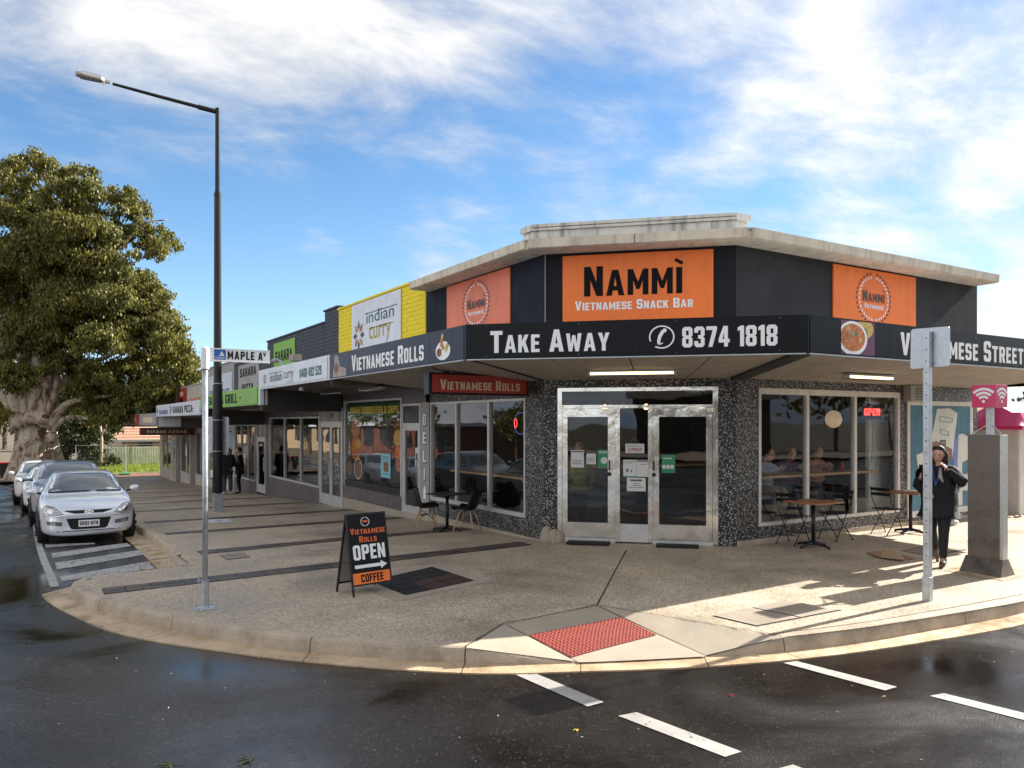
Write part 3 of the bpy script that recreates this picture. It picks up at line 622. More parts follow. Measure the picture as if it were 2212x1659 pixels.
def kv(u):                  # kerb line y at x on the front run
    m = KC[:, 1] < 11.6
    return float(np.interp(u, KC[m, 0], KC[m, 1]))
RA, RB, RCc = (4.18, 6.87), (3.43, 6.32), (4.30, 5.78)       # ramp corners, left flare
RD, RE, RFf = (5.47, 6.96), (6.19, 5.01), (5.45, 5.28)       # right flare
def bary(p, a, b, c):
    d = (b[1]-c[1])*(a[0]-c[0])+(c[0]-b[0])*(a[1]-c[1])
    l1 = ((b[1]-c[1])*(p[0]-c[0])+(c[0]-b[0])*(p[1]-c[1]))/d; l2 = ((c[1]-a[1])*(p[0]-c[0])+(a[0]-c[0])*(p[1]-c[1]))/d
    return l1, l2, 1-l1-l2
def drop(u, v):
    l = bary((u, v), RA, RB, RCc)
    if min(l) >= -.001: return .13*max(0, l[2])
    l = bary((u, v), RD, RE, RFf)
    if min(l) >= -.001: return .13*max(0, l[2])
    # middle panel
    xl = RA[0]+(RCc[0]-RA[0])*(RA[1]-v)/(RA[1]-RCc[1]) if v < RA[1] else RA[0]
    xr = 5.46
    if xl <= u <= xr and v < 6.95:
        vk = kv(u); vt = RA[1]+(RD[1]-RA[1])*(u-RA[0])/(RD[0]-RA[0])
        return .13*min(1, max(0, (vt-v)/(vt-vk)))
    return 0
def gz(u, v): return g(u, v)-drop(u, v)
# footpath: rows across the paving, clipped by the kerb line
kfront = KC[(KC[:, 1] < 11.9)][::-1]
def kerb_x(v):              # x of the kerb's inner edge at y
    if v >= 12.3: return 2.17 if v > 12.6 else 2.17-(12.6-v)*1.2
    if v >= 11.9: return .62
    m = kfront[:, 1] < 11.95
    vs2 = kfront[m, 1]; us = kfront[m, 0]; o = np.argsort(vs2)
    return float(np.interp(v, vs2[o], us[o]))
fy = sorted(set([round(float(kv(60)), 3)+.02]+steps((4.46, 7.2, .06), (7.2, 12.0, .15))+steps((12.0, 12.9, .1), (12.9, 16, .5), (16, 57, 1.0))))
mb = MB(); NX = 90; prev = None
for v in fy:
    x0 = kerb_x(v)+(.10 if v < 12.3 else -.02); x1 = 7.6 if v > 10.9 else (60 if v < 8.9 else 18.5-v+.1)
    # finer towards the kerb end
    row = []
    for i in range(NX+1):
        t = i/NX
        u = x0+(min(x1, x0+9)-x0)*t if x1 > x0+9 else x0+(x1-x0)*t
        if x1 > x0+9 and i == NX: u = x1
        row.append(len(mb.v)); dd = drop(u, v); mb.v.append((u, v, g(u, v)-dd-(.012 if dd > 0 else 0)))
    if prev:
        for i in range(NX): mb.f.append((prev[i], prev[i+1], row[i+1], row[i])); mb.m.append(0)
    prev = row
struct(mb.build('footpath', 'exposed aggregate', smooth=True))
# far side of the front street and the left street
o_ = MB()
far = sheet(steps((-90, -14, 8), (-14, 90, 8)), [-16.5, -12], lambda u, v: g(u, v)-.03); struct(far.build('pavement', 'exposed aggregate'))
far = sheet([-15, -11], steps((6, 60, 3)), lambda u, v: g(u, v)-.03); struct(far.build('pavement', 'exposed aggregate'))
v_ = sheet(steps((-4, 2.2, .6), (2.2, 7.5, .5)), steps((57, 66, .6)), lambda u, v: g(u, v)-.01+.05*math.sin(u*1.7+v)*math.cos(v*.9)); struct(v_.build('verge', 'leaf litter', smooth=True))
v_ = sheet(steps((2.2, 40, 1)), steps((57, 61.0, .5)), lambda u, v: g(u, v)+.02); struct(v_.build('dirt_path', 'dirt'))
v_ = sheet(steps((1.0, 40, 1)), steps((61, 72, .8)), lambda u, v: g(u, v)+.03+.10*min(1, (v-61)/3)); struct(v_.build('lawn', 'lawn', smooth=True))

# kerb stones between the joints, and the gutter beside them
def inner(P):
    T = np.gradient(P, axis=0); T /= np.linalg.norm(T, axis=1)[:, None]
    return np.c_[-T[:, 1], T[:, 0]]       # left of the direction of travel = towards the paving
NRM = inner(KC)
def khgt(u, v):
    if v > 7 or not (3.43 < u < 6.19): return 1
    if u < 4.30: return (4.30-u)/.87
    if u < 5.45: return 0
    return (u-5.45)/.74
cuts = [0]
def idx_at(u, v): return int(np.argmin(np.hypot(KC[:, 0]-u, KC[:, 1]-v)))
cuts += [idx_at(*p) for p in ((.67, 10.49), (1.26, 9.06), (2.31, 7.38), (3.43, 6.32), (4.30, 5.78), (5.45, 5.28), (6.19, 5.01), (8.76, 4.59))]
while cuts[-1]+22 < len(KC)-1 and KC[cuts[-1]][0] < 40: cuts.append(cuts[-1]+22)
kerb = thing('kerb', 'rounded concrete kerb curving round the street corner', 'kerb', (2, 8, -.2), kind='structure')
PROF = [(0, -.03), (.006, .04), (.016, .10), (.03, .127), (.055, .138), (.16, .14), (.17, -.05)]
def kerbseg(i0, i1, parent, nm='kerb_segment'):
    mb = MB(); rows = []
    for i in range(i0, i1+1):
        p = KC[i].copy(); t = (KC[min(i+1, len(KC)-1)]-KC[max(i-1, 0)]); t /= np.linalg.norm(t)
        if i == i0: p = p+t*.006
        if i == i1: p = p-t*.006
        n_ = NRM[i]; h = khgt(*KC[i]); row = []
        for a, b in PROF:
            q = p+n_*a; row.append(len(mb.v)); mb.v.append((q[0], q[1], g(p[0], p[1])-.138+(b*h if b > 0 else b)+.002))
        rows.append(row)
    k = len(PROF)
    for a, b in zip(rows, rows[1:]):
        for j in range(k-1): mb.f.append((a[j], a[j+1], b[j+1], b[j])[::-1]); mb.m.append(0)
    mb.f += [tuple(rows[0]), tuple(rows[-1][::-1])]; mb.m += [0, 0]
    return mb.build(nm, 'kerb concrete', parent, smooth=False)
for a, b in zip(cuts, cuts[1:]):
    if KC[a][0] > 4.2 and KC[b][0] < 5.6: continue
    if b-a > 2: kerbseg(a, b, kerb)
# kerb along the parking bay
bk = [(1.95, 12.12), (2.12, 12.35), (2.12, 12.8), (2.06, 13.6), (2.05, 16), (2.05, 57)]
BKC = resample(catmull(bk, 10), .15); sv = (KC, NRM)
KC = BKC[::-1]; NRM = inner(KC)
bay = thing('bay_kerb', 'straight concrete kerb beside the parked cars', 'kerb', (2.05, 20, -.5), kind='structure')
cb_ = list(range(0, len(KC)-1, 20))+[len(KC)-1]
for a, b in zip(cb_, cb_[1:]):
    if b-a > 2: kerbseg(a, b, bay)
KC, NRM = sv
# gutter
GO = [(.95, 12.75), (.30, 12.62), (.14, 12.31), (.22, 11.5), (.43, 10.53), (.76, 9.42), (1.14, 8.68), (1.47, 8.2), (2.16, 7.28), (3.29, 6.15), (4.22, 5.62), (5.18, 5.17), (6.26, 4.80), (7.85, 4.47), (9.35, 4.30), (12, 4.20)]
GOC = resample(np.vstack([catmull(GO, 12), [[14, 4.17], [60, 4.12]]]), .12)
tt = np.linspace(0, 1, len(KC)); t2 = np.linspace(0, 1, len(GOC))
def gout(i):
    p = KC[i]; d = np.hypot(GOC[:, 0]-p[0], GOC[:, 1]-p[1]); return GOC[int(np.argmin(d))]
gut = thing('gutter', 'wet concrete gutter strip at the foot of the kerb', 'gutter', (2, 8, -.25), kind='structure')
for a, b in zip(cuts, cuts[1:]):
    mb = MB(); pr = None
    for i in range(a, b+1):
        p = KC[i]+NRM[i]*.02; q = gout(i); t = (KC[min(i+1, len(KC)-1)]-KC[max(i-1, 0)]); t /= np.linalg.norm(t)
        sh = t*.004 if i == a else (-t*.004 if i == b else 0*t)
        p = p+sh; q = q+sh; r = []
        for f in (0, .5, 1):
            w = p+(q-p)*f; r.append(len(mb.v)); mb.v.append((w[0], w[1], g(w[0], w[1])-.136-.02*f-(.004 if f == .5 else 0)))
        r.append(len(mb.v)); mb.v.append((q[0], q[1], g(q[0], q[1])-.2))
        if pr:
            for j in range(3): mb.f.append((pr[j], r[j], r[j+1], pr[j+1])); mb.m.append(0)
        pr = r
    mb.build('gutter_slab', 'gutter concrete', gut)
# ramp panels
ramp = thing('kerb_ramp', 'smooth concrete kerb ramp with flared sides', 'kerb ramp', (4.8, 6.2, -.1), kind='structure')
def tri_surf(a, b, c, name, inset=.008, n=6):
    cx = [(a[0]+b[0]+c[0])/3, (a[1]+b[1]+c[1])/3]; mb = MB(); ids = {}
    pts = [tuple(np.array(q)+(np.array(cx)-np.array(q))*inset*2) for q in (a, b, c)]
    for i in range(n+1):
        for j in range(n+1-i):
            k = n-i-j; p = [(pts[0][m]*i+pts[1][m]*j+pts[2][m]*k)/n for m in (0, 1)]
            l = bary(p, a, b, c); ids[i, j] = len(mb.v); mb.v.append((p[0], p[1], g(*p)-.13*max(0, l[2])+.004))
    for i in range(n):
        for j in range(n-i):
            mb.f.append((ids[i, j], ids[i+1, j], ids[i, j+1])); mb.m.append(0)
            if i+j < n-1: mb.f.append((ids[i+1, j], ids[i+1, j+1], ids[i, j+1])); mb.m.append(0)
    o = mb.build(name, 'smooth concrete', ramp); return o
tri_surf(RA, RB, RCc, 'ramp_flare'); tri_surf(RD, RE, RFf, 'ramp_flare')
def ramp_pt(a, t):          # a across, t from the top (0) to the gutter (1)
    u = 4.195+(5.445-4.195)*a+(.11*t*(1-a)); vt = RA[1]+(RD[1]-RA[1])*(u-RA[0])/(RD[0]-RA[0])-.015; v = vt+(kv(u)-.02-vt)*t
    return u, v
mb = MB(); mb.grid(lambda a, t: (*ramp_pt(a, t), gz(*ramp_pt(a, t))+.004), 12, 12); mb.f = [f[::-1] for f in mb.f]; mb.build('ramp_slab', 'smooth concrete', ramp)
# tactile tiles with studs
T_ = [np.array(q) for q in ((4.235, 6.50), (5.435, 6.51), (5.42, 5.92), (4.30, 5.87))]
def tac(a, b): return (T_[0]*(1-a)+T_[1]*a)*(1-b)+(T_[3]*(1-a)+T_[2]*a)*b
tact = thing('tactile_paving', 'red studded warning tiles let into the kerb ramp', 'tactile paving', (4.8, 6.2, -.1))
for k in range(4):
    for r_ in range(2):
        a0, a1, b0, b1 = k/4+.0012, (k+1)/4-.0012, r_/2+.002, (r_+1)/2-.002
        mb = MB(); mb.grid(lambda a, b: (lambda p: (p[0], p[1], gz(*p)+.012))(tac(a0+(a1-a0)*a, b0+(b1-b0)*b)), 3, 3)
        mb.f = [f[::-1] for f in mb.f]
        for i in range(6):
            for j in range(6):
                p = tac(a0+(a1-a0)*(i+.5)/6, b0+(b1-b0)*(j+.5)/6); z = gz(*p)+.012
                vs = [(p[0]+.0155*math.cos(q*math.pi/3), p[1]+.0155*math.sin(q*math.pi/3), z) for q in range(6)]+[(p[0]+.009*math.cos(q*math.pi/3), p[1]+.009*math.sin(q*math.pi/3), z+.006) for q in range(6)]
                mb.add(vs, [(q, (q+1) % 6, 6+(q+1) % 6, 6+q) for q in range(6)]+[tuple(range(6, 12))])
        mb.build('tile', 'tactile red', tact)

def patch(pts, name, mat, off, parent=None, zf=gz, n=8):   # a four-cornered patch that follows the ground
    a, b, c, d = [np.array(p[:2]) for p in pts]; mb = MB()
    def fn(s, t):
        p = (a*(1-s)+b*s)*(1-t)+(d*(1-s)+c*s)*t; return (p[0], p[1], zf(*p)+off)
    mb.grid(fn, n, n); nrm = (b-a)[0]*(d-a)[1]-(b-a)[1]*(d-a)[0]
    if nrm < 0: mb.f = [f[::-1] for f in mb.f]
    return mb.build(name, mat, parent)
def line(p, q, w, name, mat, off, parent=None, zf=gz, n=10):
    p = np.array(p[:2]); q = np.array(q[:2]); t = (q-p)/np.linalg.norm(q-p); nr = np.array([-t[1], t[0]])*w/2
    return patch([p-nr, q-nr, q+nr, p+nr], name, mat, off, parent, zf, n)
roadz = lambda u, v: g(u, v)-.17
# painted dashes
mk = thing('road_markings', 'white painted lines on the wet asphalt', 'road marking', (4, 5, -.25), kind='structure')
for k, q in enumerate((((3.69, 5.87), (3.86, 5.80), (3.93, 4.92), (3.76, 4.91)), ((3.84, 4.63), (4.01, 4.61), (4.14, 3.68), (3.98, 3.68)), ((6.00, 4.83), (6.15, 4.80), (6.28, 3.88), (6.11, 3.88)), ((6.30, 3.61), (6.46, 3.58), (6.60, 2.70), (6.43, 2.70)), ((4.10, 3.38), (4.27, 3.36), (4.38, 2.5), (4.21, 2.5)))):
    patch(q, 'dash', 'road paint', .005, mk, roadz, 6)
EL = catmull([(.30, 12.68), (.16, 18), (.10, 26), (-.05, 36), (-.35, 45), (-.72, 51), (-1.5, 55.5), (-3.2, 57.5), (-6, 58.6)], 10)
mb = MB(); nrm_ = inner(EL)
for i, p in enumerate(EL):
    for s_ in (-.055, .055): q = p+nrm_[i]*s_; mb.v.append((q[0], q[1], roadz(*q)+.005))
    if i: b = 2*i; mb.f.append((b-2, b-1, b+1, b)[::-1]); mb.m.append(0)
mb.build('edge_line', 'road paint', mk)
for q in (((.25, 18.2), (1.12, 17.75), (1.1, 17.5), (.27, 17.6)), ((.34, 16.57), (1.65, 17.26), (1.67, 16.6), (.34, 15.86)), ((.36, 15.18), (1.71, 15.89), (1.71, 15.15), (.37, 14.34)), ((.39, 13.57), (1.70, 14.27), (1.69, 13.40), (.40, 13.1))):
    patch(q, 'bay_stripe', 'worn paint', .005, mk, roadz, 8)
# concrete channel inside the bay
BG = BKC
mb = MB(); nb = inner(BG)
for i, p in enumerate(BG):
    for s_ in (0.0, .34): q = p+nb[i]*s_; mb.v.append((q[0], q[1], roadz(*q)+.006+(.02 if s_ == 0 else 0)))
    if i: b = 2*i; mb.f.append((b-2, b-1, b+1, b)); mb.m.append(0)
struct(mb.build('bay_gutter', 'gutter concrete'))

# slate bands across the paving: every paver its own piece in the near bands
pv = MB(); pv.hexa([(-.5, -.5, -.03), (.5, -.5, -.03), (.5, .5, -.03), (-.5, .5, -.03), (-.492, -.485, .004), (.492, -.485, .004), (.492, .485, .004), (-.492, .485, .004)])
PVM = [pv.build('paver', m_, mesh_only=True) for m_ in ('slate paver', 'slate paver dark', 'red slate')]
def slope_m(u, v, su, sv, dz=0):
    gu = (g(u+.1, v)-g(u-.1, v))/.2; gv = (g(u, v+.1)-g(u, v-.1))/.2
    m = Matrix(((su, 0, 0, u), (0, sv, 0, v), (gu*su, gv*sv, 1, g(u, v)+dz), (0, 0, 0, 1))); return m
BANDS = [(10.98, .78), (13.5, 2.35), (16.8, 2.3), (20.0, 2.3), (24.2, 2.3), (28.1, 2.3), (32.2, 2.3), (36.4, 2.3), (40.6, 2.3), (44.6, 2.3), (48.8, 2.3), (53, 2.3)]
for bi, (v0, u0) in enumerate(BANDS):
    u1 = 7.38 if v0 > 11.1 else 7.1; w_ = .40 if bi < 4 else .34
    base = (u0+u1)/2
    if bi < 4:
        bd = thing('paver_band', 'dark slate band crossing the footpath, number %s from the corner' % ('one', 'two', 'three', 'four')[bi], 'paving band', (base, v0, g(base, v0)), 'slate bands across the footpath', 'structure')
        bd['label'] = ('dark slate paver band that runs from the kerb nose to the corner wall', 'dark slate paver band just beyond the small ribbed pit lid', 'dark slate paver band between the pit lid and the white lid', 'dark slate paver band just beyond the white pit lid')[bi]
        patch([(u0, v0-w_/2-.01), (u1, v0-w_/2-.01), (u1, v0+w_/2+.01), (u0, v0+w_/2+.01)], 'joint_bed', 'joint', .003, bd, g, 12)
        rows = 2
        for r_ in range(rows):
            u = u0
            while u < u1-.06:
                L = min(random.uniform(.18, .42), u1-u); cu, cv = u+L/2, v0-w_/2+w_*(r_+.5)/rows
                m4 = Matrix.Translation(-ORG[bd.name]) @ slope_m(cu, cv, L-.006, w_/rows-.006, .004+random.uniform(-.001, .003))
                piece(random.choice(PVM[:2]*3+PVM[2:]), 'paver', bd, m4); u += L
    else:
        b_ = patch([(u0, v0-w_/2), (u1, v0-w_/2), (u1, v0+w_/2), (u0, v0+w_/2)], 'paver_band', 'slate paver dark', .005, None, g, 12)
        tag(b_, None, None, 'slate bands across the footpath'); struct(b_)
# joints, lids, covers
jn = thing('paving_joints', 'thin dark joints between footpath slabs', 'joint', (6, 8, 0), kind='structure')
line((5.47, 6.97), (8.05, 9.5), .018, 'joint', 'joint', .004, jn); line((5.47, 6.97), (6.22, 5.10), .014, 'joint', 'joint', .007, jn); line((4.18, 6.89), (3.44, 6.36), .014, 'joint', 'joint', .007, jn); line((4.18, 6.885), (5.47, 6.975), .014, 'joint', 'joint', .007, jn)
for a, b in zip(catmull([(6.2, 5.15), (7.4, 4.9), (8.76, 4.76), (12, 4.6)], 5), catmull([(6.2, 5.15), (7.4, 4.9), (8.76, 4.76), (12, 4.6)], 5)[1:]): line(a, b, .01, 'joint', 'joint', .004, jn, n=2)
ch = thing('access_cover', 'recessed paver-filled access cover in a concrete surround behind the sandwich board', 'access cover', (4.4, 9.3, -.08))
patch([(3.55, 9.80), (5.10, 10.25), (5.16, 8.72), (3.62, 8.38)], 'surround', 'smooth concrete', .004, ch)
patch([(3.78, 9.60), (4.88, 10.0), (4.93, 8.86), (3.84, 8.60)], 'tray', 'joint', .008, ch)
for q in range(4):
    a0, a1 = q/4+.01, (q+1)/4-.01
    A0, B0, C0, D0 = [np.array(t) for t in ((3.78, 9.60), (4.88, 10.0), (4.93, 8.86), (3.84, 8.60))]
    L0 = lambda s, t: (A0*(1-s)+B0*s)*(1-t)+(D0*(1-s)+C0*s)*t
    for r_ in range(3):
        b0, b1 = r_/3+.012, (r_+1)/3-.012
        patch([L0(b0, a0), L0(b1, a0), L0(b1, a1), L0(b0, a1)], 'paver', ('black rubber', 'slate paver dark', 'red slate')[2 if q >= 2 and r_ > 0 else 0], .013, ch, n=2)
sv_ = thing('service_cover', 'pair of square concrete-filled service lids near the kerb', 'service cover', (6.9, 5.65, -.08))
S4 = [np.array(t) for t in ((6.22, 5.93), (7.46, 5.95), (7.60, 5.33), (6.30, 5.40))]
patch(S4, 'lid_frame', 'joint', .004, sv_)
for k in (0, 1):
    f_ = lambda s, t: (S4[0]*(1-s)+S4[1]*s)*(1-t)+(S4[3]*(1-s)+S4[2]*s)*t
    a0, a1 = k/2+.014, (k+1)/2-.014
    patch([f_(a0, .03), f_(a1, .03), f_(a1, .97), f_(a0, .97)], 'lid', 'concrete', .009, sv_)
    for j in range(12):
        b = .08+.84*j/11; line(f_(a0+.04, b), f_(a1-.04, b), .008, 'rib', 'kerb concrete', .012, sv_, n=2)
def ribbed_lid(q, label, mat, name='pit_lid'):
    c = np.mean([np.array(p[:2]) for p in q], axis=0); t = thing(name, label, 'pit lid', (c[0], c[1], g(*c)))
    Q = [np.array(p[:2]) for p in q]; f2 = lambda s, u_: (Q[0]*(1-s)+Q[1]*s)*(1-u_)+(Q[3]*(1-s)+Q[2]*s)*u_
    patch(q, 'rim', 'joint', .004, t); patch([f2(.04, .05), f2(.96, .05), f2(.96, .95), f2(.04, .95)], 'plate', mat, .008, t)
    for j in range(7): b = .12+.76*j/6; line(f2(.1, b), f2(.9, b), .010, 'rib', 'joint', .011, t, n=2)
    return t
ribbed_lid([(2.57, 12.98), (2.95, 13.05), (2.94, 12.48), (2.58, 12.44)], 'small ribbed metal pit lid between two slate bands', 'concrete')
w_ = thing('pit_lid', 'pale square pit lid near the lamp pole', 'pit lid', (3.8, 19.1, -.3)); patch([(3.62, 19.75), (4.06, 19.5), (3.98, 18.6), (3.50, 18.7)], 'plate', 'sign white', .006, w_); line((3.72, 19.1), (3.86, 19.1), .08, 'grip', 'joint', .010, w_, n=2)
ribbed_lid([(11.68, 7.16), (12.16, 7.20), (12.20, 6.66), (11.62, 6.64)], 'sunlit metal grate lid beside the woman, the half nearer the shop door', 'smooth concrete', 'grate_lid')
ribbed_lid([(12.18, 7.20), (12.64, 7.22), (12.74, 6.69), (12.22, 6.66)], 'sunlit metal grate lid beside the woman, the half nearer the steel kiosk', 'smooth concrete', 'grate_lid')
struct(patch([(10.75, 5.96), (11.3, 6.0), (11.95, 5.28), (10.73, 5.16)], 'kiosk_pad', 'gutter concrete', .005))
# ---------------------------------------------------------------- the corner shop
HA = 2.90                   # soffit height at the awning edge
shop = thing('corner_shop', 'single-storey canted corner shop clad in black and white pebble mosaic with dark upper walls', 'shop', (9, 10.5, 0))
# openings: (s0, s1, h0, h1)
LWIN = (-15.41, -11.57, .30, 2.43); LDOOR = (-16.90, -15.45, -.33, 2.43); LPOST = (-20.9, -16.95, .24, 2.58)
RWIN = (10.25, 14.24, .27, 2.57); CDOOR = (.246, 2.89, -.03, 2.58)
mb = MB(); wall(mb, FLw, -15.64, -10.994, -1, 2.95, [LWIN]); 
mb.build('wall', 'black white pebble', shop)
mb = MB(); wall(mb, FRw, 9.72, 17.05, -.4, 2.95, [RWIN]); wall(mb, FCw, 0, 3.172, -.4, 2.95, [CDOOR])
mb.build('wall', 'black white pebble', shop)
mb = MB(); wall(mb, FCw, 0, 3.172, 2.95, 5.0, []); mb.build('upper_wall', 'dark render', shop)
mb = MB(); wall(mb, FLw, -15.64, -10.994, 2.95, 5.0, []); mb.build('upper_wall', 'sky tinted render', shop)
mb = MB(); wall(mb, FRw, 9.72, 17.05, 2.95, 5.0, []); wall(mb, Frame((17.053, 8.753, 0), (0, 1, 0)), 0, 7, -.4, 5.0, []); mb.build('upper_wall', 'sun grazed render', shop)
mb = MB(); mb.fbox(FLw, -10.945, -10.932, 0, .012, 2.95, 4.86); mb.build('corner_strip', 'sign grey', shop)
mb = MB(); mb.fbox(FLw, -15.64, -11.0, 0, .03, -1, -.02); mb.build('plinth', 'smooth concrete', shop)
mb = MB(); mb.fbox(FRw, 9.74, 17.05, 0, .025, -.4, .07); mb.build('plinth', 'kerb concrete', shop)
mb = MB()
for a, b, c in ((0, 0, .17), (.10, .04, .12), (.2, .0, .09), (-.02, .08, .08)): mb.ell((WL+.02+a*.7, 10.97-a*.7-.05-b, .02), (.13, .11, c+.05), 8, 6)
mb.build('footing', 'smooth concrete', shop, smooth=True)
# roof: thick eave round three sides and a raised parapet at the corner
ov = .45; a = (WL-ov, 15.45); bq = (WL-ov, 10.994-ov*.414); cq = (9.72+ov*.414-.0, WR-ov); dq = (16.95, WR-ov)
bq = (WL-ov, 18.47-ov*1.4142-(WL-ov)); cq = (18.47-ov*1.4142-(WR-ov), WR-ov)
roof = MB(); roof.prism([a, bq, cq, dq, (16.95, 15.45)], 4.87, 5.0); roof.build('roof_slab', 'eave paint', shop, bevel=.012)
rm = MB(); i_ = .03
rm.prism([(a[0]-.02, a[1]-.02), (bq[0]-.02, bq[1]-.01), (cq[0]-.01, cq[1]-.02), (dq[0]-.02, dq[1]-.02), (16.9, 15.4)], 5.003, 5.035); rm.build('roof_edge', 'zinc', shop)
for k in range(9):          # cast lengths of gutter round the eave
    if k < 3: F = Frame((a[0], 0, 0), (0, -1, 0)); s0 = -15.43+k*(15.43-bq[1]-.02)/3; s1 = -15.43+(k+1)*(15.43-bq[1]-.02)/3-.015
    elif k < 5: F = Frame((bq[0], bq[1], 0), (1, -1, 0)); L = math.hypot(cq[0]-bq[0], cq[1]-bq[1]); s0 = .02+(k-3)*(L-.04)/2; s1 = .02+(k-2)*(L-.04)/2-.015
    else: F = Frame((0, cq[1], 0), (1, 0, 0)); L = dq[0]-cq[0]; s0 = cq[0]+.03+(k-5)*(L-.04)/4; s1 = cq[0]+.03+(k-4)*(L-.04)/4-.015
    q = MB(); q.add([F.P(s, d, h) for s in (s0, s1) for d, h in ((.002, 4.87), (.05, 4.885), (.06, 5.03), (.002, 5.04))], [(0, 1, 2, 3)[::-1], (4, 5, 6, 7), (0, 4, 5, 1), (1, 5, 6, 2), (2, 6, 7, 3)])
    q.build('gutter_length', 'eave paint', shop)
PF = Frame((7.17, 10.88, 0), (1, -1, 0)); PLn = 3.28
pb = MB(); pb.fbox(PF, 0, PLn, -.2, 0, 5.04, 5.2); pb.fbox(Frame((7.17, 10.88, 0), (0, -1, 0)), -.28, -.0, -.2, 0, 5.04, 5.2); pb.fbox(Frame((9.49, 8.56, 0), (1, 0, 0)), 0, .28, -.2, 0, 5.04, 5.2); pb.build('parapet', 'parapet block', shop)
pc = MB(); pc.fbox(PF, -.02, PLn+.02, -.2, .05, 5.203, 5.31); pc.fbox(Frame((7.15, 10.88, 0), (0, -1, 0)), -.30, .02, -.2, .03, 5.203, 5.306); pc.fbox(Frame((9.49, 8.54, 0), (1, 0, 0)), -.02, .30, -.2, .03, 5.203, 5.306); pc.build('parapet_cap', 'parapet block', shop)
pp = MB(); pp.fbox(PF, .0, PLn, .052, .06, 5.25, 5.256); pp.build('cap_seam', 'joint', shop)
for k in range(9):
    q = MB(); q.fbox(PF, k*PLn/9+.004, (k+1)*PLn/9-.004, .0, .012, 5.045, 5.198); q.build('block', 'parapet block', shop)
cn = MB(); pts = []
for k in range(40): pts.append(FRw.P(9.8+k*.1, .02+.01*math.sin(k*2.1), 4.80-.012*k*.1+.02*math.sin(k*1.3)))
cn.tube(pts, .006, 5); cn.build('conduit', 'joint', shop)

# awning
def awn(F, s0, s1, h0, h1, mat, nm='fascia', par=shop): q = MB(); q.fbox(F, s0, s1, -.06, 0, h0, h1); return q.build(nm, mat, par)
awning = thing('corner_awning', 'broad cantilevered awning wrapped round the canted corner shop', 'awning', (8, 9, 2.9))
awn(FLf, -15.44, -9.61, 2.885, 3.375, 'sign navy', par=awning); awn(FCf, 0, 4.54, 2.885, 3.375, 'sign black', par=awning); awn(FRf, 8.42, 17.1, 2.885, 3.375, 'sign black', par=awning)
dk = MB(); dk.prism([(5.27, 15.44), (5.27, 9.66), (8.45, 6.46), (17.04, 6.46), (17.04, 8.75), (9.72, 8.75), (WL, 10.99), (WL, 15.44)], 3.18, 3.2); dk.build('deck', 'zinc', awning)
en = MB(); en.box(17.04, 17.1, 6.46, 8.75, 2.72, 3.375); en.build('end_fascia', 'sign black', awning)
# soffit lining: sheets that fall towards the wall
def sheetpoly(pts, zs, nm='soffit_panel', mat='soffit', par=awning, sh=.014):
    c = np.mean([p[:2] for p in pts], axis=0); v = []
    for p, z in zip(pts, zs):
        q = np.array(p[:2]); dlt = c-q; q = q+dlt/np.linalg.norm(dlt)*sh; v.append((q[0], q[1], z))
    n = len(v); vv = v+[(x, y, z+.012) for x, y, z in v]
    mb = MB(); mb.add(vv, [tuple(range(n-1, -1, -1)), tuple(range(n, 2*n))]+[(i, (i+1) % n, (i+1) % n+n, i+n) for i in range(n)])
    return mb.build(nm, mat, par)
HW = 2.715
vs_l = np.linspace(10.99, 15.44, 5)
for k in range(4):
    y0, y1 = vs_l[k], vs_l[k+1]
    for a0, a1 in ((0, .5), (.5, 1)):
        X0, X1 = 5.27+(WL-5.27)*a0, 5.27+(WL-5.27)*a1; z0, z1 = HA+(HW-HA)*a0, HA+(HW-HA)*a1
        sheetpoly([(X0, y0), (X1, y0), (X1, y1), (X0, y1)], [z0, z1, z1, z0])
sheetpoly([(5.27, 9.66), (WL, 10.99), (5.27, 10.99)], [HA, HW, HA])
for k in range(4):
    f0, f1 = k/4, (k+1)/4
    o0 = [5.27+(8.45-5.27)*f0, 9.66+(6.46-9.66)*f0]; o1 = [5.27+(8.45-5.27)*f1, 9.66+(6.46-9.66)*f1]
    w0 = [WL+(9.72-WL)*f0, 10.99+(8.75-10.99)*f0]; w1 = [WL+(9.72-WL)*f1, 10.99+(8.75-10.99)*f1]
    for a0, a1 in ((0, .52), (.52, 1)):
        L_ = lambda p, q, t: (p[0]+(q[0]-p[0])*t, p[1]+(q[1]-p[1])*t)
        z0, z1 = HA+(HW-HA)*a0, HA+(HW-HA)*a1
        sheetpoly([L_(o0, w0, a0), L_(o1, w1, a0), L_(o1, w1, a1), L_(o0, w0, a1)], [z0, z0, z1, z1])
us_ = [8.45, 9.72, 11.2, 12.7, 14.2, 15.7, 17.04]
sheetpoly([(8.45, 6.46), (9.72, 6.46), (9.72, 8.75)], [HA, HA, HW])
for k in range(1, 6):
    for a0, a1 in ((0, .5), (.5, 1)):
        Y0, Y1 = 6.46+2.29*a0, 6.46+2.29*a1; z0, z1 = HA+(HW-HA)*a0, HA+(HW-HA)*a1
        sheetpoly([(us_[k], Y0), (us_[k+1], Y0), (us_[k+1], Y1), (us_[k], Y1)], [z0, z0, z1, z1])
def strip(p, q, z0, z1, w_, nm, mat, par, th=.02):
    p = np.array(p); q = np.array(q); t = (q-p)/np.linalg.norm(q-p); r = np.array([-t[1], t[0]])*w_/2; mb = MB()
    mb.hexa([(*(p-r), z0-th), (*(q-r), z1-th), (*(q+r), z1-th), (*(p+r), z0-th), (*(p-r), z0), (*(q-r), z1), (*(q+r), z1), (*(p+r), z0)]); return mb.build(nm, mat, par)
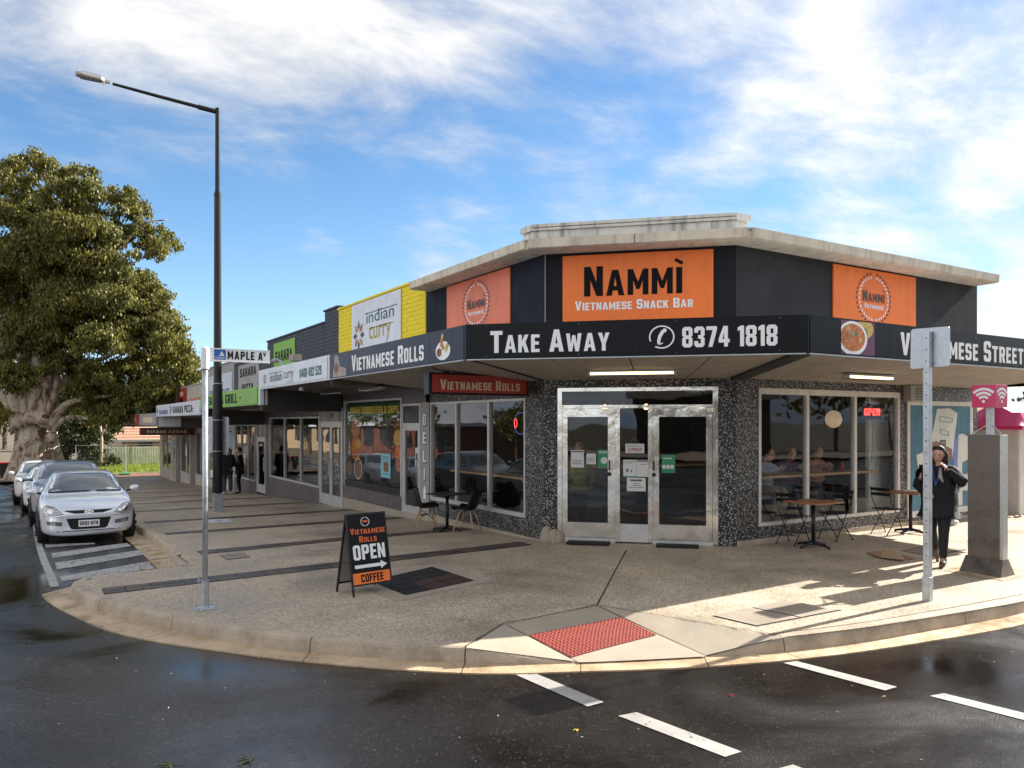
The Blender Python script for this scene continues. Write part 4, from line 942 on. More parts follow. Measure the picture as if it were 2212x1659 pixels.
strip((8.46, 6.50), (9.70, 8.70), HA-.001, HW-.001, .26, 'hip_beam', 'beam', awning, .03)
strip((5.30, 9.68), (7.44, 10.93), HA-.001, HW-.001, .03, 'hip_beam', 'beam', awning)
trm = MB(); trm.fbox(FCf, 0.02, 4.52, -.05, .012, 2.868, 2.884); trm.fbox(FRf, 8.45, 17.08, -.05, .012, 2.868, 2.884); trm.fbox(FLf, -15.42, -9.66, -.05, .012, 2.868, 2.884); trm.build('drip_trim', 'zinc', awning)

# fluorescent battens under the awning
def batten(c, ang, z, L, label, lit):
    t = thing('batten_light', label, 'light', (c[0], c[1], z), 'batten lights under the awnings')
    F = Frame((c[0], c[1], z), (math.cos(ang), math.sin(ang), 0))
    m = MB(); m.fbox(F, -L/2, L/2, -.07, .07, -.03, .0); m.build('tray', 'zinc' if lit else 'beam', t)
    for dd in (-.035, .035):
        m = MB(); m.tube([F.P(-L/2+.03, dd, -.05), F.P(L/2-.03, dd, -.05)], .016, 8); m.build('tube', 'tube glow' if lit else 'zinc', t, smooth=True)
    for s_ in (-L/2+.015, L/2-.015): m = MB(); m.fbox(F, s_-.015, s_+.015, -.065, .065, -.075, -.03); m.build('end_cap', 'aluminium dull', t)
    m = MB(); m.fbox(F, -L/2-.02, L/2+.02, -.08, .08, -.088, -.083); 
    m.build('diffuser', 'clear glass', t); return t
batten((7.83, 9.12), -math.pi/4, 2.80, 1.32, 'lit fluorescent batten under the awning in front of the entrance doors', True)
batten((11.75, 7.75), 0, 2.785, 1.25, 'lit fluorescent batten under the awning above the right-hand cafe tables', True)
batten((6.3, 15.9), math.pi/2, 2.78, 1.2, 'unlit batten light above the shop poster window, the one nearer the corner', False)
batten((6.5, 19.2), math.pi/2, 2.78, 1.2, 'unlit batten light above the shop poster window, the one farther from the corner', False)

# metal framed openings
def bars(F, lst, mat, name, par, d0=-.06, d1=.02, bev=0):
    for a0, a1, b0, b1 in lst:
        q = MB(); q.fbox(F, a0, a1, d0, d1, b0, b1); q.build(name, mat, par, bevel=bev)
def window(F, s0, s1, h0, h1, mull, mat, label, fr=.05, mw=.05, sill=.0, gl='window glass', d=.01, fr_top=None):
    t = thing('shop_window', label, 'window', F.P((s0+s1)/2, 0, h0))
    ft = fr_top or fr
    m = MB(); m.fbox(F, s0, s0+fr, -.08, d, h0, h1); m.fbox(F, s1-fr, s1, -.08, d, h0, h1); m.fbox(F, s0+fr, s1-fr, -.08, d, h1-ft, h1); m.fbox(F, s0+fr, s1-fr, -.08, d, h0, h0+fr+sill); m.build('frame', mat, t)
    mull = sorted(mull)
    for q in mull: m = MB(); m.fbox(F, q-mw/2, q+mw/2, -.08, d-.003, h0+fr+sill, h1-ft); m.build('mullion', mat, t)
    e = [s0+fr]+[x for q in mull for x in (q-mw/2, q+mw/2)]+[s1-fr]
    for k in range(0, len(e), 2):
        m = MB(); m.fpoly(F, [(e[k], h0+fr+sill), (e[k+1], h0+fr+sill), (e[k+1], h1-ft), (e[k], h1-ft)], -.04); m.build('pane', gl, t)
    return t
wl = window(FLw, *LWIN[:2], .30, 2.43, [-14.21, -12.88], 'aluminium dull', 'three-pane window of the corner shop behind the two black shell chairs', fr=.045, mw=.07, sill=.03)
window(FRw, *RWIN[:2], .27, 2.57, [11.51, 12.86], 'white frame', 'three-pane white-framed window behind the folding chairs, with diners inside', fr=.06, mw=.07, sill=.0, fr_top=.10, gl='clear window glass')
# entrance
D = thing('entrance_doors', 'polished metal shopfront with two glazed doors and a narrow fixed panel between', 'doorway', FCw.P(1.57, 0, 0))
bars(FCw, [(.246, .322, 0, 2.58), (2.805, 2.89, 0, 2.58)], 'aluminium', 'jamb', D, -.06, .03)
bars(FCw, [(.322, 2.805, 2.52, 2.58), (.322, 2.805, 2.235, 2.29)], 'aluminium', 'rail', D, -.06, .028)
bars(FCw, [(1.222, 1.30, 0, 2.235), (1.765, 1.842, 0, 2.235)], 'aluminium', 'mullion', D, -.06, .024)
bars(FCw, [(.322, 1.222, -.03, .05), (1.842, 2.805, -.03, .05)], 'aluminium dull', 'threshold', D, -.1, .04)
q = MB(); q.fpoly(FCw, [(.322, 2.29), (2.805, 2.29), (2.805, 2.52), (.322, 2.52)], -.02); q.build('transom_pane', 'door glass', D)
q = MB(); q.fbox(FCw, 1.30, 1.765, -.05, .012, .0, .30); q.build('kick_panel', 'aluminium dull', D)
q = MB(); q.fpoly(FCw, [(1.30, .30), (1.765, .30), (1.765, 2.235), (1.30, 2.235)], -.02); q.build('pane', 'door glass', D)
for s0, s1, g0, g1, hs_ in ((.326, 1.218, .415, 1.10, 1.16), (1.846, 2.80, 1.945, 2.70, 1.895)):
    dl = MB(); dl.fbox(FCw, s0, g0, -.05, .016, .055, 2.232); dl.fbox(FCw, g1, s1, -.05, .016, .055, 2.232); dl.fbox(FCw, g0, g1, -.05, .016, 2.09, 2.232); dl.fbox(FCw, g0, g1, -.05, .016, .055, .305)
    dd = dl.build('door', 'aluminium', D)
    q = MB(); q.fpoly(FCw, [(g0, .305), (g1, .305), (g1, 2.09), (g0, 2.09)], -.02); q.build('pane', 'door glass', dd)
    q = MB(); q.fprism(FCw, [(hs_-.035+.035*math.cos(k*.5236), 1.13+.035*math.sin(k*.5236)) for k in range(12)], .016, .03); q.tube([FCw.P(hs_-.035, .035, 1.20), FCw.P(hs_-.035, .055, 1.23), FCw.P(hs_-.035, .055, 1.33), FCw.P(hs_-.035, .035, 1.36)], .012, 6); q.build('handle', 'dark metal', dd)
# notices on the doors
def notice(F, s0, s1, h0, h1, mat, label, bars_=(), d=-.012, nm='notice', par=None):
    t = thing(nm, label, 'notice', F.P((s0+s1)/2, d, h0)) if par is None else par
    q = MB(); q.fbox(F, s0, s1, d-.002, d, h0, h1); q.build('sheet', mat, t)
    for a0, a1, b0, b1, m_ in bars_:
        q = MB(); q.fpoly(F, [(s0+(s1-s0)*a0, h0+(h1-h0)*b0), (s0+(s1-s0)*a1, h0+(h1-h0)*b0), (s0+(s1-s0)*a1, h0+(h1-h0)*b1), (s0+(s1-s0)*a0, h0+(h1-h0)*b1)], d+.002); q.build('print', m_, t)
    return t
def cD(cx): return sC((1500+cx/2.86)/1.302)
def hD(cy): return 2-((1020+cy/2.86)/1.302-912)/1675*12.92
L3 = lambda k: tuple((.12, .88, .2+.1*i, .23+.1*i, 'print grey') for i in range(k))
notice(FCw, cD(302), cD(405), hD(850), hD(708), 'paper', 'white printed notice, leftmost on the entrance doors', ((.05, .95, .88, .96, 'print grey'), (.15, .85, .40, .43, 'print grey'))+L3(2))
notice(FCw, cD(427), cD(503), hD(822), hD(735), 'paper', 'small white notice between a larger one and a green poster', L3(5))
tq = notice(FCw, cD(517), cD(621), hD(847), hD(703), 'paper green', 'green poster with a white disc on the left entrance door', ((.1, .9, .80, .84, 'paper'), (.1, .8, .88, .92, 'paper')))
q = MB(); q.fpoly(FCw, [((cD(517)+cD(621))/2+.036*3.2*.5*math.cos(k*.3927), hD(790)+.058*math.sin(k*.3927)) for k in range(16)], -.009); q.build('disc', 'paper', tq)
tq = thing('open_sign', 'white hanging card that reads OPEN on the middle door panel', 'sign', FCw.P(1.5, -.015, 1.4))
q = MB(); q.fbox(FCw, cD(740), cD(892), -.014, -.011, hD(728), hD(652)); q.build('card', 'paper', tq)
text('lettering', 'OPEN!', FCw, cD(762), cD(872), hD(716), hD(686), -.009, 'sign red', tq, bold=.02)
text('lettering', 'Welcome in, we are', FCw, cD(755), cD(868), hD(678), hD(664), -.009, 'print grey', tq)
q = MB(); q.tube([FCw.P(cD(775), -.01, hD(652)), FCw.P(cD(812), -.01, hD(600)), FCw.P(cD(858), -.01, hD(652))], .003, 4); q.build('string', 'zinc', tq)
notice(FCw, cD(722), cD(826), hD(924), hD(782), 'paper', 'left sheet of the pair of white notices on the middle panel', ((.08, .9, .88, .91, 'print grey'), (.08, .7, .80, .82, 'print grey'), (.25, .4, .3, .5, 'print grey'), (.6, .7, .3, .42, 'print grey'), (0, 1, 0, .07, 'paper green')))
notice(FCw, cD(828), cD(932), hD(918), hD(782), 'paper', 'right sheet of the pair of white notices on the middle panel', ((.03, .97, .89, .97, 'print grey'), (.3, .8, .72, .75, 'print grey')))
tq = notice(FCw, cD(752), cD(904), hD(1035), hD(926), 'paper', 'white opening hours sheet low on the middle door panel', ((.35, .65, .55, .59, 'print grey'), (.28, .72, .42, .46, 'print grey'), (.12, .88, .26, .30, 'print grey')), d=-.008)
text('lettering', 'Opening Hours', FCw, cD(782), cD(872), hD(955), hD(940), -.005, 'letter black', tq)
tq = notice(FCw, cD(1032), cD(1140), hD(883), hD(740), 'paper green', 'green poster with three white dots on the right entrance door', ((.1, .75, .78, .84, 'paper'),))
for k in range(3):
    q = MB(); q.fpoly(FCw, [(cD(1050+k*33)+.032*math.cos(j*.3927), hD(835)+.036*math.sin(j*.3927)) for j in range(16)], -.009); q.build('disc', 'paper', tq)
# door mats
for (x0, x1, y), lb in (((1226, 1322, 1180), 'black rubber mat at the left entrance door'), ((1415, 1512, 1188), 'black rubber mat at the right entrance door')):
    s0, s1 = sC(x0), sC(x1); q = MB(); q.fbox(FCw, s0+.03, s1-.02, .09, .34, -.025, .012); o = q.build('door_mat', 'mat', bevel=.005); tag(o, lb, 'mat')

# interior
inn = thing('shop_interior', 'dim cafe room with a bare back wall seen through the shopfront glass', 'interior', (12, 12, 0))
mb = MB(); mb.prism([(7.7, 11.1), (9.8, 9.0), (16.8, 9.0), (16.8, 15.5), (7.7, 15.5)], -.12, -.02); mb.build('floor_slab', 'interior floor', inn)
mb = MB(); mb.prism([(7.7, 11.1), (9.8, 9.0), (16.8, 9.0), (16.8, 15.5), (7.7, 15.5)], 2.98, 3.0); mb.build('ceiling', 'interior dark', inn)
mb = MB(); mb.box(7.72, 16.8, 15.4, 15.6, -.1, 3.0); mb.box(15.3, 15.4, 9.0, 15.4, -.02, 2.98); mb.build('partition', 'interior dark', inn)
mb = MB(); mb.box(14.02, 15.3, 9.25, 9.32, -.02, 2.98); mb.build('pale_partition', 'interior pale', inn)
mb = MB(); mb.box(10.28, 13.95, 9.0, 9.40, 1.03, 1.07); mb.build('window_counter', 'counter timber', inn)
mb = MB(); mb.box(9.9, 13.4, 12.4, 13.0, -.02, 1.05); mb.build('service_counter', 'interior dark', inn)
mb = MB(); mb.box(9.9, 13.4, 12.3, 13.1, 1.05, 1.09); mb.build('counter_top', 'counter timber', inn)
mb = MB(); mb.box(7.85, 8.35, 11.7, 15.2, .92, .96); mb.build('bench_top', 'counter timber', inn)
for k, (p, r, lb, mt) in enumerate((((13.62, 9.75, 2.06), .16, 'glowing paper globe lamp inside the right-hand window', 'globe glow'), ((9.30, 11.6, 2.28), .05, 'small bare bulb hanging behind the left entrance door', 'bulb glow'), ((10.15, 11.4, 2.30), .05, 'small bare bulb hanging behind the middle door panel', 'bulb glow'), ((11.0, 10.75, 2.24), .055, 'small bare bulb hanging behind the right entrance door', 'bulb glow'))):
    t = thing('pendant_lamp', lb, 'lamp', p, 'pendant lamps in the cafe'); q = MB(); q.ell(p, (r, r, r*1.1), 14, 10); q.build('globe', mt, t, smooth=True); q = MB(); q.tube([(p[0], p[1], p[2]+r), (p[0], p[1], 2.98)], .006, 5); q.build('cord', 'black plastic', t)
t = thing('led_sign', 'black LED window sign spelling OPEN in red', 'sign', (13.4, 8.95, 2.1))
q = MB(); q.fbox(FRw, 13.22, 13.80, -.14, -.10, 2.05, 2.35); q.build('case', 'black plastic', t); text('lettering', 'OPEN', FRw, 13.27, 13.76, 2.13, 2.26, -.096, 'neon red', t, bold=.02)
q = MB(); q.tube([(13.55, 8.87, 2.05), (13.57, 8.87, 1.5), (13.5, 8.88, 1.2), (13.35, 8.95, 1.08)], .004, 4); q.tube([(13.4, 8.87, 2.35), (13.5, 8.87, 2.47), (13.7, 8.87, 2.35)], .003, 4); q.build('cable', 'black plastic', t)
t = thing('neon_sign', 'round blue and red neon sign in the left-hand shop window', 'sign', (7.7, 11.9, 1.9))
q = MB(); cc_ = (-11.95, 1.98)
for rr_, m_ in ((.235, 'neon blue'),): q = MB(); q.tube([FLw.P(cc_[0]+.22*math.cos(k*.2618), -.14, cc_[1]+.85*rr_*math.sin(k*.2618)) for k in range(25)], .007, 5, False); q.build('tube_ring', m_, t)
q = MB(); q.tube([FLw.P(cc_[0]-.16+.045*math.cos(k*.5236), -.135, cc_[1]+.08*math.sin(k*.5236)) for k in range(13)], .006, 5, False); q.build('tube_letter', 'neon red', t)
t = thing('sauce_bottle', 'red sauce bottle on the window counter', 'bottle', (13.1, 9.2, 1.07)); q = MB(); q.tube([(13.1, 9.2, 1.07), (13.1, 9.2, 1.21), (13.1, 9.2, 1.235), (13.1, 9.2, 1.27)], [.04, .04, .02, .008], 10); q.build('body', 'bin red', t, smooth=True)
# ---------------------------------------------------------------- signs on the corner shop
def signboard(F, s0, s1, h0, h1, mat, label, d0=.0, d1=.02, name='signboard'):
    t = thing(name, label, 'sign', F.P((s0+s1)/2, d1, h0)); q = MB(); q.fbox(F, s0, s1, d0, d1, h0, h1); q.build('board', mat, t); return t
t = signboard(FCw, sC(1216), sC(1541), 3.40, 4.82, 'sign orange', 'large bright orange signboard with black and white lettering over the entrance', .005, .03)
text('lettering', 'Nammi', FCw, .70, 2.32, 4.12, 4.62, .035, 'letter black', t, caps=True, bold=.035, capscale=.86)
# grave accent over the last letter
q = MB(); q.fpoly(FCw, [(2.215, 4.70), (2.19, 4.655), (2.315, 4.585), (2.34, 4.63)], .036); q.build('accent', 'letter black', t)
text('lettering', 'Vietnamese Snack Bar', FCw, .545, 2.49, 3.885, 4.045, .035, 'letter cream', t, caps=True, bold=.03)
for m_ in t.children:
    if m_.data.materials[0] == M['letter cream']: m_.data.materials[0] = M['letter white']
def laurel(F, cs, ch_, rw, rh, d, par, lo=-250, hi=70, n=15, s=1.0):
    for inner_, mat in ((0, 'leaf grey'), (1, 'letter white')):
        mb = MB()
        for side in (-1, 1):
            for k in range(n):
                an = R(-82+(k/(n-1))*160); rr_ = 1.0-.14*inner_
                x = cs+side*math.cos(an)*rw*rr_; y = ch_+math.sin(an)*rh*rr_
                tx, ty = -math.sin(an)*rw*side, math.cos(an)*rh; l_ = math.hypot(tx, ty); tx /= l_; ty /= l_
                tilt = (.55 if not inner_ else -.55)*side
                dx, dy = tx*math.cos(tilt)+ty*math.sin(tilt), -tx*math.sin(tilt)+ty*math.cos(tilt)
                L = .085*s; w2 = .022*s
                pts = [(x-dx*L/2, y-dy*L/2), (x-dy*w2, y+dx*w2), (x+dx*L/2, y+dy*L/2), (x+dy*w2, y-dx*w2)]
                a_ = sum(pts[i][0]*pts[(i+1) % 4][1]-pts[(i+1) % 4][0]*pts[i][1] for i in range(4))
                if a_ < 0: pts = pts[::-1]
                mb.fpoly(F, pts, d+.001*inner_)
        mb.build('laurel_wreath', mat, par)['kind'] = 'stuff'
t = signboard(FRw, 12.18, 14.74, 3.40, 4.83, 'sign orange', 'orange laurel-wreath signboard on the right-hand upper wall', .005, .03)
laurel(FRw, 13.37, 4.30, .52, .46, .034, t)
text('lettering', 'Nammi', FRw, 13.03, 13.70, 4.24, 4.44, .036, 'leaf grey', t, caps=True, bold=.03); text('lettering', 'Vietnamese', FRw, 13.07, 13.67, 4.11, 4.20, .036, 'letter white', t, caps=True, bold=.03)
q = MB(); q.fpoly(FRw, [(13.66, 4.485), (13.65, 4.465), (13.70, 4.44), (13.715, 4.46)], .036); q.build('accent', 'leaf grey', t)
t = signboard(FLw, -14.57, -12.05, 3.40, 4.84, 'sign faded orange', 'faded salmon laurel-wreath signboard on the left-hand upper wall', .005, .03)
laurel(FLw, -13.31, 4.32, .52, .45, .034, t)
text('lettering', 'Nammi', FLw, -13.66, -12.96, 4.24, 4.43, .036, 'leaf grey', t, caps=True, bold=.03); text('lettering', 'Vietnamese', FLw, -13.62, -13.0, 4.11, 4.19, .036, 'letter white', t, caps=True, bold=.03)
q = MB(); q.fpoly(FLw, [(-13.0, 4.475), (-13.01, 4.455), (-12.96, 4.43), (-12.945, 4.45)], .036); q.build('accent', 'leaf grey', t)
# awning face lettering: panels one can unscrew
t = signboard(FCf, .02, 4.52, 2.90, 3.36, 'sign black', 'glossy black awning sign reading TAKE AWAY with a phone number', .002, .008)
text('lettering', 'Take Away', FCf, .36, 2.02, 2.965, 3.27, .011, 'letter white', t, caps=True, bold=.03)
text('lettering', '8374 1818', FCf, 2.975, 4.17, 2.985, 3.255, .011, 'letter white', t, bold=.025, spacing=.95)
ring = MB(); c0, r0 = (2.71, 3.13), .155
for k in range(27):
    a0, a1 = R(238+k*12), R(238+(k+1)*12)
    ring.fpoly(FCf, [(c0[0]+(r0)*1.08*math.cos(a), c0[1]+r0*math.sin(a)) for a in (a0, a1)]+[(c0[0]+(r0-.018)*1.08*math.cos(a), c0[1]+(r0-.018)*math.sin(a)) for a in (a1, a0)], .011)
ring.mi = 0; ring.f = [f[::-1] for f in ring.f]
arc = [(c0[0]+x, c0[1]+y) for x, y in ((.065, .105), (.03, .115), (-.01, .08), (-.045, .02), (-.06, -.05), (-.055, -.095), (-.02, -.09), (-.018, -.06), (-.005, 0), (.03, .055), (.06, .07))]
ring.fpoly(FCf, arc[::-1], .012); ring.fpoly(FCf, [(c0[0]+x, c0[1]+y) for x, y in ((-.05, -.105), (-.01, -.10), (.015, -.085), (.015, -.07), (-.012, -.085))], .0125); ring.build('phone_symbol', 'letter white', t)
sc_ = MB()
for k in range(4):
    for h in (2.92, 3.34): sc_.ell(FCf.P(.3+k*1.3, .010, h), (.006, .006, .006), 6, 4)
sc_.build('screw', 'zinc', t)
t = signboard(FRf, 8.46, 17.06, 2.90, 3.36, 'sign black', 'black awning sign reading VIETNAMESE STREET FOOD on the right-hand side', .002, .008)
text('lettering', 'Vietnamese Street', FRf, 10.42, 13.88, 2.95, 3.27, .011, 'letter white', t, caps=True, bold=.03); text('lettering', 'Food', FRf, 14.2, 15.2, 2.95, 3.27, .011, 'letter white', t, caps=True, bold=.03)
def disc(F, cs, ch_, rs, rh, d, nm, mat, par, n=28, cut=None):
    pts = [(cs+rs*math.cos(2*math.pi*k/n), ch_+rh*math.sin(2*math.pi*k/n)) for k in range(n)]
    if cut: pts = [(max(cut[0], min(cut[1], a)), max(cut[2], min(cut[3], b))) for a, b in pts]
    q = MB(); q.fpoly(F, pts, d); return q.build(nm, mat, par)
pn = thing('food_picture', 'printed picture of an orange noodle bowl on the right awning face', 'picture', FRf.P(9.4, .01, 2.9))
q = MB(); q.fpoly(FRf, [(9.08, 2.905), (9.82, 2.905), (9.82, 3.355), (9.08, 3.355)], .010); q.build('print', 'purple cloth', pn)
disc(FRf, 9.60, 3.26, .19, .13, .0112, 'side_plate', 'food yellow', pn, cut=(9.1, 9.82, 2.91, 3.352)); disc(FRf, 9.60, 3.22, .06, .05, .012, 'lime', 'food green', pn)
disc(FRf, 9.33, 3.12, .32, .23, .013, 'bowl', 'letter white', pn, cut=(9.08, 9.82, 2.91, 3.35)); disc(FRf, 9.33, 3.13, .27, .185, .0142, 'soup', 'food orange', pn, cut=(9.08, 9.82, 2.91, 3.35))
rs_ = random.Random(5)
for k in range(14): disc(FRf, 9.33+rs_.uniform(-.18, .18), 3.13+rs_.uniform(-.12, .12), rs_.uniform(.03, .07), rs_.uniform(.02, .045), .0150+k*.0003, 'topping', rs_.choice(['food flesh', 'food orange', 'food flesh', 'food yellow', 'food green']), pn, 9)
t = signboard(FLf, -15.42, -9.66, 2.90, 3.36, 'sign navy', 'navy awning sign reading VIETNAMESE ROLLS on the left-hand side', .002, .008)
text('lettering', 'Vietnamese Rolls', FLf, -14.14, -10.96, 2.965, 3.265, .011, 'letter white', t, caps=True, bold=.03)
pn = thing('food_picture', 'printed picture of spring rolls on a plate at the right end of the navy sign', 'picture', FLf.P(-10.3, .01, 2.9))
q = MB(); q.fpoly(FLf, [(-10.63, 2.905), (-10.01, 2.905), (-10.01, 3.355), (-10.63, 3.355)], .010); q.build('print', 'sign navy', pn)
disc(FLf, -10.30, 3.06, .24, .14, .012, 'plate', 'letter white', pn); disc(FLf, -10.42, 3.04, .085, .065, .014, 'dip', 'food brown', pn)
for k, (a, b, c, e) in enumerate(((-10.36, 3.12, -10.30, 3.31), (-10.28, 3.08, -10.36, 3.24), (-10.22, 3.05, -10.12, 3.16))):
    dx, dy = c-a, e-b; l_ = math.hypot(dx, dy); nx, ny = -dy/l_*.035, dx/l_*.03
    q = MB(); q.fpoly(FLf, [(a+nx, b+ny), (a-nx, b-ny), (c-nx, e-ny), (c+nx, e+ny)][::1], .016+k*.001); q.build('roll', ('food yellow', 'food orange')[k % 2], pn)
pn = thing('food_picture', 'printed picture of a wrapped roll at the left end of the navy sign', 'picture', FLf.P(-15, .01, 2.9))
q = MB(); q.fpoly(FLf, [(-15.22, 2.905), (-14.45, 2.905), (-14.45, 3.05), (-14.8, 3.10), (-14.9, 3.32), (-15.1, 3.34), (-15.14, 3.1), (-15.22, 3.0)], .010); q.build('print', 'sign grey', pn)
disc(FLf, -15.0, 3.08, .13, .10, .012, 'roll', 'food brown', pn); disc(FLf, -14.65, 3.0, .09, .05, .012, 'garnish', 'food flesh', pn)
# under-awning lightbox
lb = thing('hanging_sign', 'red hanging lightbox sign reading VIETNAMESE ROLLS under the left awning', 'sign', (6.45, 11.45, 2.5))
FH = Frame((0, 11.36, 0), (1, 0, 0))
q = MB(); q.fbox(FH, 5.50, 7.40, -.20, 0, 2.46, 2.81); q.build('case', 'black plastic', lb, bevel=.008)
q = MB(); q.fbox(FH, 5.485, 5.499, -.19, -.01, 2.455, 2.80); q.build('end_panel', 'sign navy', lb)
q = MB(); q.fbox(FH, 5.54, 7.36, 0, .006, 2.49, 2.78); q.build('face', 'sign red', lb); text('lettering', 'Vietnamese Rolls', FH, 5.68, 7.22, 2.535, 2.70, .010, 'letter cream', lb, caps=True, bold=.03)
q = MB(); q.tube([(5.85, 11.46, 2.80), (5.85, 11.46, 2.88)], .05, 10); q.build('hanger', 'beam', lb)
q = MB(); q.tube([(5.85, 11.46, 2.80), (5.4, 11.2, 2.90)], .006, 4); q.tube([(5.85, 11.46, 2.80), (6.3, 11.2, 2.86)], .006, 4); q.build('stay_wire', 'black plastic', lb)
# wall box and mural on the right
mu = thing('mural_board', 'blue painted board with a tilted milk carton reading ICED on the shop wall', 'mural', FRw.P(15.6, .02, .2))
q = MB(); q.fbox(FRw, 14.47, 16.83, .003, .03, .14, 2.42); q.build('frame', 'white frame', mu)
q = MB(); q.fpoly(FRw, [(14.55, .26), (16.72, .26), (16.72, 2.33), (14.55, 2.33)], .033); q.build('panel', 'mural blue', mu)
def mp_(cx, cy):            # crop coordinates of the mural photograph to the wall
    x = (2480+cx/3.3175)/1.302; y = (1150+cy/3.3175)/1.302; s = sR(x); Y = .528*s+.849*WR; return (s, 2-(y-912)/1675*Y)
for pts, mt, d in (([(500, 0), (620, -5), (690, 40), (640, 470), (450, 460), (455, 230)], 'mural white', .036), ([(450, 310), (490, 300), (640, 375), (640, 470), (450, 470)], 'food brown', .0375),
        ([(700, 240), (740, 230), (790, 260), (790, 470), (735, 500), (730, 620), (790, 600), (790, 760), (700, 760), (690, 480)], 'mural white', .036), ([(640, 370), (690, 240), (730, 520), (720, 620), (660, 520)], 'mural violet', .035),
        ([(305, 430), (370, 405), (380, 560), (330, 590)], 'mural white', .036), ([(690, 740), (735, 735), (738, 900), (715, 925), (700, 900)], 'mural white', .037), ([(770, 480), (790, 470), (790, 505), (735, 500)], 'print grey', .0375)):
    p = [mp_(*c) for c in pts]; p = [(min(max(a, 14.56), 16.7), min(max(b, .28), 2.31)) for a, b in p]
    if sum(p[i][0]*p[(i+1) % len(p)][1]-p[(i+1) % len(p)][0]*p[i][1] for i in range(len(p))) < 0: p = p[::-1]
    q = MB(); q.fpoly(FRw, p, d); q.build('painted_shape', mt, mu)
text('lettering', 'ICED', FRw, mp_(525, 0)[0], mp_(580, 0)[0], mp_(550, 340)[1], mp_(550, 290)[1], .039, 'letter black', mu, bold=.02)
a_, b_ = mp_(530, 100), mp_(640, 135)
for (x0, y0, x1, y1) in ((525, 70, 640, 125), (530, 185, 605, 250)):
    A_, B_ = mp_(x0, y0), mp_(x1, y1); q = MB()
    for e in (((A_[0], A_[1]), (B_[0], B_[1]+.08)), ((A_[0], A_[1]-.10), (B_[0], B_[1]))): q.tube([FRw.P(e[0][0], .038, e[0][1]), FRw.P(e[1][0], .038, e[1][1])], .006, 4)
    q.tube([FRw.P(A_[0], .038, A_[1]), FRw.P(A_[0], .038, A_[1]-.10)], .006, 4); q.tube([FRw.P(B_[0], .038, B_[1]+.08), FRw.P(B_[0], .038, B_[1])], .006, 4); q.build('outline', 'mural blue', mu)
q = MB(); q.tube([FRw.P(*(lambda p: (p[0], .038, p[1]))(mp_(500+28*math.cos(k*.4), 400+45*math.sin(k*.4)))) for k in range(4, 13)], .012, 5); q.build('letter_curl', 'letter white', mu)
vb = thing('louvred_box', 'small grey louvred vent box on the wall above the mural', 'vent', FRw.P(14.55, .1, 2.45))
q = MB(); q.fbox(FRw, 14.36, 14.84, .003, .16, 2.40, 2.71); q.build('case', 'sign grey', vb)
for k in range(5): q = MB(); q.fbox(FRw, 14.5, 14.8, .161, .17, 2.44+k*.05, 2.455+k*.05); q.build('slat', 'print grey', vb)
# pylon with DELI beside the left window
t = thing('deli_sign', 'narrow grey upright panel spelling DELI beside the left window', 'sign', FLw.P(-15.6, .05, 0))
q = MB(); q.fbox(FLw, -15.86, -15.43, -.05, .03, -.05, 2.44); q.build('panel', 'sign grey', t)
for ch_, h in zip('DELI', (1.93, 1.52, 1.11, .72)):
    w2 = .075 if ch_ != 'I' else .03; text('letter', ch_, FLw, -15.63-w2, -15.63+w2, h-.02, h+.25-.02, .034, 'letter black', t, bold=.05); text('letter', ch_, FLw, -15.645-w2, -15.645+w2, h, h+.25, .038, 'letter white', t, bold=.02)
q = MB(); q.fpoly(FLw, [(-15.70, .30), (-15.58, .30), (-15.58, .50), (-15.64, .60), (-15.70, .50)], .036); q.build('arrow', 'letter white', t)
# A-frame board

# joints between the awning sign sheets
for nm_, F_, ss in (('front', FCf, (1.2, 2.36, 3.5)), ('right', FRf, (10.2, 12.6, 15.0)), ('left', FLf, (-14.3, -12.0, -10.75))):
    for s_ in ss: q = MB(); q.fbox(F_, s_-.0025, s_+.0025, .0082, .0095, 2.905, 3.355); o = q.build('sheet_joint', 'joint', awning)
for a, b in ((sC(1216)+.006, 0), (sC(1541)-.006, 0), ((sC(1216)+sC(1541))/2, 0)):
    for h in (3.46, 4.79): q = MB(); q.ell(FCw.P(a, .032, h), (.007, .007, .007), 6, 4); q.build('sign_screw', 'zinc', shop)
# ---------------------------------------------------------------- the row of shops down the left-hand street
def zf(v): return -.04-fall(v)
def shopfront(name, label, v0, v1, top, lowmat, upmat, holes, roofz=None, soff=2.4):
    t = thing(name, label, 'shop', (WL, (v0+v1)/2, zf(v0)))
    mb = MB(); wall(mb, FLw, -v1, -v0, -3, soff, [(-b, -a, c, d) for a, b, c, d in holes]); mb.build('wall', lowmat, t)
    mb = MB(); mb.box(WL+.001, WL+.2, v0, v1, soff, top); mb.build('upper_wall', upmat, t)
    mb = MB(); mb.box(WL+.2, 17, v0, v1, top-.5, top-.4); mb.build('roof', 'zinc', t)
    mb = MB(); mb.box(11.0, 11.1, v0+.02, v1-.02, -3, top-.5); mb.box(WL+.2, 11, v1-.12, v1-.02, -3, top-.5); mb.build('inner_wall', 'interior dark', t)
    mb = MB(); mb.box(WL+.2, 11, v0, v1-.1, zf(v1)-.05, zf(v1)+.05); mb.build('floor_slab', 'interior floor', t)
    return t
def ledge(t, v0, v1, c, mat, h=.08):
    mb = MB(); mb.box(WL-.05, WL+.2, v0, v1, c, c+h); mb.build('coping', mat, t)
S2 = shopfront('curry_shop', 'yellow brick-topped takeaway shop next to the corner shop', 15.64, 21.36, 5.18, 'purple pebble', 'yellow paint', [(15.45, 16.9, -.4, 2.43), (16.95, 20.9, .24, 2.58)], soff=2.95)
